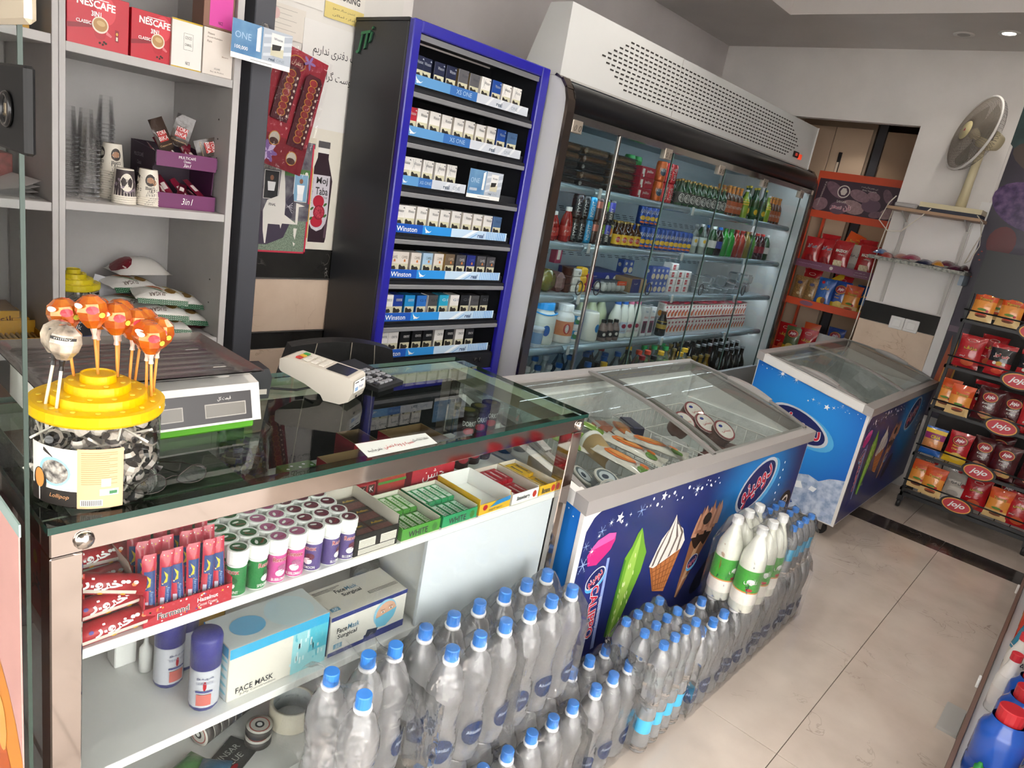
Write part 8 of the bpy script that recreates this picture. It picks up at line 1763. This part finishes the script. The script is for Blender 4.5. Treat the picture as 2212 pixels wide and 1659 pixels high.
def bluebag(g): return bagk('snack_bag', 'snack bag', g, .14, .21, .05, [(1, BLB)], [('t', 'مانی', 0, .66, .14, .5, YLW, .0014, .03), ('e', -.05, .22, .24, .14, YLW), ('e', .08, .26, .14, .10, mat('7A4A2A', .5), .0010), ('e', -.2, .85, .1, .05, RED)])
def chipb(g): return bagk('snack_bag', 'snack bag', g, .14, .21, .05, [(.32, YLB), (1, foil('2A4A9A', .25, .35) if g == GO else REDB)], [('j', 0, .72, .32, .14), ('t', 'Super', -.1, .54, .06, .3, YLW), ('t', 'Chips', -.1, .44, .06, .3, YLW), ('e', .05, .22, .28, .12, mat('E0C060', .5))])
def greenb(g): return bagk('snack_bag', 'snack bag', g, .14, .20, .05, [(.3, YLB), (1, foil('5A6A44', .3, .3))], [('j', 0, .74, .34, .14), ('e', 0, .28, .26, .10, mat('D9C26A', .5))])
def cina(g): return bagk('snack_bag', 'snack bag', g, .13, .19, .045, [(.2, BLB), (.55, foil('C9864A', .3, .3)), (.78, foil('8E2A6A', .3, .3)), (.9, YLB), (1, BLB)], [('t', 'CINA', .06, .66, .14, .52, mat('2E5A2A', .5), .0012, .07), ('t', 'CINA', .06, .66, .12, .48, YLW, .0018, .03)] + [('e', -.1+.1*(q % 4), .28+.07*(q // 4), .09, .05, mat('D9905A', .5), .0008+.0001*q) for q in range(10)])
def tall(K, lab, y, z, x=5.035, rz=-pi/2, lean=-.12, s=1.0): K.put(lab, (x, y, z), rot=(lean, 0, rz), scale=s)
Y1 = yummy(GB); KE = ketchup(GB); RD1 = redbag(GB, 'مزدف'); BR1 = blackred(GB, 'چی توز'); BR2 = blackred(GB, 'توز'); SV = silver(GB); NB = nuts(GB); CN = cina(GB); CH1 = chipb(GB); RD2 = redbag(GB, 'چوبلس')
R2 = lambda k: SNZ[k]+.012
def row(k, items, x=5.055):
    for K, lab, y, *a in items: tall(K, lab, y, R2(k)+(a[0] if a else 0), x + (a[1] if len(a) > 1 else 0), -pi/2+(a[2] if len(a) > 2 else 0), -.14 if len(a) < 4 else a[3], .95)
row(0, [(Y1, 'orange burger-print bag leftmost on the top tier', .665), (Y1, 'orange burger-print bag second on the top tier', .525), (Y1, 'orange burger-print bag third on the top tier', .385), (Y1, 'orange burger-print bag fourth on the top tier', .245), (Y1, 'orange burger-print bag rightmost on the top tier', .115), (Y1, 'orange burger-print bag behind the top tier front row', .60, .02, .09), (KE, 'maroon bag behind the top tier front row', .42, .05, .12), (KE, 'maroon bag at the right rear of the top tier', .24, .05, .12)])
row(1, [(RD1, 'red lemon snack bag leftmost on the second tier', .655), (BR1, 'black and red snack bag second on the second tier', .49), (BR2, 'black and red snack bag third on the second tier', .34), (NB, 'brown nut bag at the right of the second tier', .215), (NB, 'brown nut bag rightmost on the second tier', .10), (RD1, 'red snack bag behind the second tier front row', .56, .02, .10)])
row(2, [(Y1, 'orange burger-print bag at the left rear of the third tier', .70, .0, .05), (Y1, 'orange burger-print bag at the front left of the third tier', .61, -.01, -.01, .12), (KE, 'maroon chips bag second on the third tier', .47, 0, .02), (KE, 'maroon chips bag third on the third tier', .345, 0, .02), (RD2, 'red snack bag fourth on the third tier', .235, 0, 0, .2), (RD2, 'red snack bag rightmost on the third tier', .11), (BR1, 'dark bag behind the third tier front row', .52, .03, .12)])
row(3, [(CN, 'blue and pink peanut snack bag leftmost on the fourth tier', .672), (CH1, 'red and yellow crisps bag on the fourth tier', .535), (KE, 'maroon ketchup chips bag third on the fourth tier', .405, 0, .03), (KE, 'maroon ketchup chips bag fourth on the fourth tier', .285), (KE, 'maroon ketchup chips bag rightmost on the fourth tier', .135), (KE, 'maroon ketchup chips bag behind the fourth tier front row', .345, .03, .11)])
row(4, [(Y1, 'orange burger-print bag leftmost on the bottom tier', .685, 0, .02), (Y1, 'orange burger-print bag second on the bottom tier', .595, -.01), (SV, 'silver white snack bag on the bottom tier', .47, 0, .03, 0, -.5), (RD2, 'red snack bag in the middle of the bottom tier', .365, 0, .03), (Y1, 'tilted orange burger-print bag on the bottom tier', .235, .0, -.005, 0, -.1), (RD2, 'red snack bag right of the tilted bag, bottom tier', .13), (SV, 'silver bag lying at the left rear of the bottom tier', .66, .06, .14, .3), (SV, 'silver bag lying in the middle rear of the bottom tier', .52, .06, .15, .1), (KE, 'maroon bag at the rear of the bottom tier', .36, .03, .12), (KE, 'maroon bag at the right rear of the bottom tier', .22, .03, .12)])
PC_ = popcorn(GO); CH_ = cherry(GO); YO = yummy(GO); NO = nuts(GO); BB = bluebag(GO); CO = chipb(GO); RO = redbag(GO, 'مزدف'); GN = greenb(GO); SO = silver(GO); YB = bagk('snack_bag', 'snack bag', GO, .13, .19, .045, [(1, YLB)], [('t', 'Pofak', 0, .8, .07, .3, RED), ('e', 0, .4, .3, .2, mat('E89A2A', .5))])
def orow(z, items):
    for K, lab, y, *a in items: K.put(lab, (5.985+(a[0] if a else 0), y, z+.003+(a[1] if len(a) > 1 else 0)), rot=(-.10, a[3] if len(a) > 3 else 0, -pi/2+(a[2] if len(a) > 2 else 0)), scale=(1.0, 1, 1.15))
orow(RZ[0], [(CH_, 'red cherry snack bag leftmost on the top orange shelf', 2.07), (CH_, 'red cherry snack bag second on the top orange shelf', 1.965, .04), (PC_, 'red popcorn bag with white letters in the middle of the top orange shelf', 1.835, -.01), (SO, 'silver and orange bag right of the popcorn bag', 1.735, .05), (PC_, 'red popcorn bag rightmost on the top orange shelf', 1.64, .0), (CH_, 'red bag at the right rear of the top orange shelf', 1.70, .12, .05), (PC_, 'red bag at the left rear of the top orange shelf', 2.0, .14, .03), (YO, 'orange bag peeking over the top orange shelf', 1.86, .14, .09, .3, .3)])
orow(RZ[1], [(NO, 'brown nut bag leftmost on the middle orange shelf', 2.085), (NO, 'brown nut bag second on the middle orange shelf', 1.985), (BB, 'blue peanut snack bag on the middle orange shelf', 1.875, -.01), (CO, 'dark blue chips bag on the middle orange shelf', 1.765, .03), (YO, 'orange burger-print bag at the right of the middle orange shelf', 1.66, -.01), (BB, 'blue snack bag at the right rear of the middle orange shelf', 1.60, .08), (YB, 'yellow snack bag lying on top of the middle row', 1.94, .09, .12, .2, .9), (RO, 'red snack bag behind the middle row', 1.80, .12, .04), (RO, 'red snack bag at the left rear of the middle row', 2.05, .12, .04)])
orow(RZ[2], [(RO, 'red snack bag leftmost on the lower orange shelf', 2.10, .02), (GN, 'green and yellow chips bag on the lower orange shelf', 2.02, -.01), (RO, 'red lemon snack bag in the middle of the lower orange shelf', 1.90, -.01), (SO, 'cream white snack bag on the lower orange shelf', 1.77, .0), (SO, 'cream white snack bag rightmost on the lower orange shelf', 1.63, .03), (CO, 'dark chips bag behind the cream bags', 1.73, .12, .05), (YO, 'orange snack bag behind the red bag, lower orange shelf', 1.93, .12, .05)])

# ================================================================ fan corner on the white column
WD = mat('A98A6E', .5)
t = thing('fan_shelf', 'brown wall shelf carrying the fan on two metal rails', 'wall shelf', (5.42, 1.15, 1.86))
m = MB(); m.box((5.305, .875, 1.862), (5.548, 1.432, 1.882), WD, bev=.002); part(m, 'board', t)
for y in (.965, 1.338):
    m = MB(); m.box((5.530, y-.010, 1.24), (5.5418, y+.010, 1.88), mat('B9B5B0', .4, .3)); part(m, 'rail', t)
    m = MB(); m.prism([(5.53, 1.862), (5.33, 1.862), (5.53, 1.80)], y-.004, y+.004, mat('C9C6C2', .4), lambda u, v, d: Vector((u, d, v))); part(m, 'bracket', t)
t = thing('snack_wall_shelf', 'lower wall shelf wrapped in printed paper', 'wall shelf', (5.42, 1.15, 1.53))
m = MB(); m.box((5.30, .858, 1.525), (5.529, 1.45, 1.548), mat('A9A89E', .4, h2='4A4E4A', scale=60)); part(m, 'board', t); m = MB(); m.box((5.33, .86, 1.46), (5.52, .885, 1.524), mat('8FA0B0', .4)); part(m, 'end_bracket', t)
for i, (c, y, w) in enumerate((('9C3A34', 1.36, .09), ('B5776A', 1.27, .10), ('8E2A4A', 1.20, .10), ('1E2A4A', 1.12, .10), ('D9952A', 1.04, .07), ('6E1A3A', .99, .09), ('4A1430', .93, .08), ('3A1A1E', .89, .05), ('4A6A9A', 1.40, .07))):
    m = MB(); m.grid(lambda a, b: Vector((.14*(a-.5), w*(b-.5), .03*(1-abs(2*a-1)**3)*(1-abs(2*b-1)**3)+.003*sin(19*a))), 7, 6, foil(c)); o = m.build('candy_packet', None, (5.385+.03*(i % 2), y, 1.5485+.008*(i % 3)), .3*sin(i*2)); tag(o, ('dark red', 'pale red', 'pink', 'navy', 'amber', 'plum', 'dark plum', 'brown', 'blue grey')[i] + ' candy packet on the paper-wrapped wall shelf', 'packet', 'candy packets on the wall shelf')
CRMF = mat('D2C6A2', .45); t = thing('table_fan', 'cream table fan with wire mesh guard on the wall shelf', 'fan', (5.42, 1.06, 1.8825))
m = MB(); m.prism([(5.32, .885), (5.50, .885), (5.52, .95), (5.52, 1.17), (5.50, 1.245), (5.32, 1.245)], 1.905, 1.935, CRMF, lambda u, v, d: Vector((u, v, d))); m.box((5.325, .89, 1.883), (5.515, 1.24, 1.905), mat('23283A', .5)); part(m, 'base', t)
hub = Vector((5.36, 1.085, 2.385)); n = Vector((-.60, .77, .19)).normalized()
m = MB(); m.tube([(5.42, 1.03, 1.93), (5.42, 1.028, 2.10), (5.42, 1.02, 2.30)], [.032, .026, .022], CRMF, 14); part(m, 'pole', t)
q = n.to_track_quat('Z', 'Y').to_matrix().to_4x4(); F = Matrix.Translation(hub) @ q
m = MB(); m.lathe([(.0, -.19), (.045, -.18), (.062, -.13), (.060, -.06), (.03, -.04)], CRMF, 18, M=F); part(m, 'motor', t)
MESH = clear('FFFFFF', .30, .4, .2, 0, 40, '8C857C')
m = MB()
for k in range(100):
    a = k*2*pi/100; pts = []
    for j in range(7):
        r_ = .058+.170*j/6; pts.append(F @ Vector((r_*cos(a), r_*sin(a), .052-.055*(j/6)**2)))
    m.tube(pts, .0012, mat('A0968A', .5), 3)
for k in range(20):
    r_ = .066+.008*k; j = (r_-.058)/.17; m.tube([F @ Vector((r_*cos(a*pi/16), r_*sin(a*pi/16), .052-.055*j*j)) for a in range(32)], .0011, mat('A0968A', .5), 3, True)
part(m, 'front_guard', t, kind='stuff')
m = MB()
for k in range(60):
    a = k*2*pi/60; m.tube([F @ Vector((r_*cos(a), r_*sin(a), z_)) for r_, z_ in ((.228, -.006), (.222, -.04), (.17, -.075), (.05, -.085))], .0009, mat('6E6862', .5), 3)
part(m, 'rear_guard', t, kind='stuff')
m = MB(); m.tube([F @ Vector((.230*cos(a*pi/20), .230*sin(a*pi/20), -.004)) for a in range(40)], .008, mat('DEDBD6', .4), 8, True); part(m, 'guard_ring', t)
m = MB(); m.lathe([(.058, .050), (.056, .056), (0, .060)], mat('D8CB9A', .4), 22, M=F); S = lambda u, v, d: F @ Vector((u, v, .0612+d)); m.poly(S, [(-.012, -.01), (.0, .014), (.010, .004), (.014, -.012), (.002, -.004)], RED, .0); b_ = part(m, 'badge', t)
m = MB(); m.lathe([(.03, -.035), (.035, 0), (.02, .018), (0, .02)], CRMF, 16, M=F); hb2 = part(m, 'blade_hub', t)
for k in range(3):
    m = MB(); A_ = F @ Matrix.Rotation(k*2*pi/3+.4, 4, 'Z'); m.grid(lambda a, b: A_ @ Vector(((.03+.17*a)*cos((b-.5)*1.3), (.03+.17*a)*sin((b-.5)*1.3), -.02+.035*(b-.5))), 6, 6, mat('9A948A', .35)); part(m, 'blade', t)
CBL = mat('D8D0C2', .5)
m = MB(); m.tube([(5.33, 1.40, 1.95), (5.32, 1.43, 1.90), (5.31, 1.455, 1.78), (5.33, 1.39, 1.72), (5.31, 1.30, 1.73), (5.31, 1.22, 1.83), (5.315, 1.17, 1.90)], .004, CBL, 6); tag(m.build('fan_cable'), 'cream cable looping under the left end of the fan shelf', 'cable')
m = MB(); m.tube([(5.32, .905, 1.90), (5.30, .86, 1.86), (5.31, .835, 1.72), (5.32, .86, 1.62), (5.33, .885, 1.60), (5.32, .87, 1.68), (5.31, .845, 1.78), (5.32, .88, 1.88)], .0035, CBL, 6); tag(m.build('fan_cable'), 'cream cable loop hanging at the right end of the fan shelf', 'cable')
m = MB(); m.tube([(5.53, 1.445, 1.88), (5.53, 1.462, 1.6), (5.535, 1.455, 1.25), (5.535, 1.46, .95), (5.5, 1.47, .85)], .004, CBL, 6); tag(m.build('wall_cable'), 'cream cable running down the left edge of the white column', 'cable')
t = thing('grey_adapter', 'grey flat adapter box left of the fan on the shelf', 'adapter', (5.40, 1.34, 1.8825)); m = MB(); m.box((5.34, 1.26, 1.8825), (5.47, 1.40, 1.915), mat('A8A6A4', .45), bev=.008); part(m, 'case', t)
for i, y in enumerate((1.196, 1.1015)):
    t = thing('light_switch', 'white square light switch on the black marble, ' + ('left', 'right')[i], 'switch', (5.538, y, 1.12), group='light switches'); m = MB(); m.box((5.530, y-.046, 1.077), (5.5398, y+.046, 1.164), mat('DEDCDA', .35), bev=.003); p_ = part(m, 'plate', t); m = MB(); m.box((5.526, y-.027, 1.094), (5.5302, y+.027, 1.146), mat('E6E4E2', .3), bev=.002); m.build('rocker', p_)
# big dark poster on the wall behind the snack rack
t = thing('wall_poster', 'large dark purple and flame printed poster right of the column', 'poster', (5.557, .2, 1.6)); m = MB(); m.box((5.553, -.9, .55), (5.5595, .884, 2.80), mat('2A2430', .3, h2='3A2E44', scale=3)); c = part(m, 'sheet', t)
m = MB(); S = flat((5.5528, .884, .55), (0, -1, 0), (0, 0, 1)); 
m.ell(S, .05, 2.0, .12, .22, mat('34504E', .3, h2='222C30', scale=6), .0003, 20); m.ell(S, .25, 1.72, .25, .10, mat('4A3E38', .35), .0004, 20, 1, -.3); m.ell(S, .22, 1.45, .24, .14, mat('3E2A52', .2, h2='6E5480', scale=25), .0006, 24, 1, -.3); m.ell(S, .26, 1.50, .06, .10, mat('8E86A0', .25), .0009, 16); m.ell(S, .12, 1.22, .08, .10, mat('5E2024', .3), .0006, 16)
for q in range(7): m.poly(S, [(.02+.03*q, .25), (.05+.03*q, .25), (.06+.03*q, .45+.05*(q % 3)), (.04+.03*q, .58+.07*(q % 2))], mat('D9902A', .4) if q % 2 else mat('A8481E', .4), .0006+.0001*q)
m.rect(S, .0, .60, .25, .64, mat('6E5A6A', .4), .0008)
for q in range(18): m.ell(S, .02+.3*random.random(), .7+.5*random.random(), .006, .004, mat('B03A2E', .4), .0007, 6)
m.build('print', c)

# ================================================================ low shelf on the right with cleaning bottles
t = thing('low_shelf', 'low white shelf with brown front edge along the right aisle', 'shelf', (3.6, -.25, 0))
m = MB(); m.box((2.0, -.48, .085), (4.95, -.028, .10), mat('C9C9CC', .4)); part(m, 'deck', t); m = MB(); m.box((2.0, -.027, .03), (4.95, -.012, .125), mat('7A6258', .45), bev=.002); part(m, 'front_edge', t); m = MB(); m.box((2.0, -.50, 0), (4.95, -.485, 1.2), mat('C9C6C2', .5)); part(m, 'back_panel', t)
for x in (2.1, 3.4, 4.8):
    m = MB(); m.box((x, -.40, 0), (x+.05, -.05, .085), mat('8E8A86', .5)); part(m, 'foot', t)
for x in (3.02, 4.15):
    m = MB(); m.box((x, -.012, .095), (x+.04, -.002, .135), WH, bev=.003); part(m, 'price_clip', t)
m = MB(); m.box((2.78, -.010, 0), (2.98, .055, .012), mat('A9A9A6', .4)); tag(m.build('floor_plank'), 'short grey board on the floor beside the low shelf', 'board')
GC = 'cleaning bottles on the low shelf'; DB = mat('1F52B0', .25, coat=.4)
K = bottle('detergent_bottle', 'bottle', GC, .065, .25, 'jug', DB, mat('C42832', .35), seg=20, capr=.036)
for lab, x, y, s_ in (('big blue detergent bottle with red cap, nearest', 2.48, -.110, 1.04), ('big blue detergent bottle second from the camera', 2.68, -.135, 1.0), ('big blue detergent bottle third from the camera', 2.84, -.145, 1.0)): K.put(lab, (x, y, .1005), scale=s_)
K = bottle('shampoo_bottle', 'bottle', GC, .036, .24, 'milk', mat('E6E2DC', .3), mat('C8303A', .35), [(.03, .15, mat('E3DCD6', .35))], [('AVE', .125, .025, mat('23284A', .5), .06), ('@', .075, .020, mat('B8304A', .4), .02), ('@', .05, .012, mat('4E8A3A', .4), .012)]); K.put('white fruit-printed bottle beside the blue ones', (2.92, -.078, .1005)); K.put('white fruit-printed bottle farther along', (3.12, -.085, .1005))
K = bottle('glass_cleaner', 'bottle', GC, .04, .23, 'flask', mat('2E86A8', .2, coat=.5), WCAP, [(.04, .12, LW)], [('@', .08, .02, ORC, .016)]); K.put('teal cleaner bottle on the low shelf', (3.28, -.09, .1005)); K.put('teal cleaner bottle farther back on the low shelf', (3.40, -.10, .1005))
for i, (c, x) in enumerate((('C8402A', 3.60), ('D9902A', 3.74), ('B5283A', 3.90))): m = MB(); m.box((x, -.16, .1005), (x+.10, -.06, .27), mat(c, .4), bev=.004); m.ell(flat((x, -.16, .1005), (1, 0, 0), (0, 0, 1)), .05, .1, .03, .03, YLW, .001, 12); tag(m.build('powder_box'), ('red', 'amber', 'dark red')[i] + ' powder carton on the low shelf', 'carton', 'powder cartons')
t = thing('lemon_bottle', 'yellow lemon-shaped juice bottle with green cap, nearest on the low shelf', 'bottle', (2.345, -.085, .1005)); m = MB(); m.lathe([(.0, 0), (.022, .004), (.034, .025), (.036, .045), (.030, .070), (.016, .088), (.011, .094)], mat('E6B81E', .35), 18); m.build('body', t); m = MB(); m.lathe([(.013, .092), (.014, .108), (.008, .112), (.005, .122), (0, .123)], mat('1F7A34', .4), 14); m.build('cap', t)
m = MB(); m.box((2.36, -.30, .1005), (2.50, -.20, .24), mat('B5403A', .45), bev=.006); tag(m.build('red_pack'), 'red and white pack behind the nearest blue bottle', 'pack')
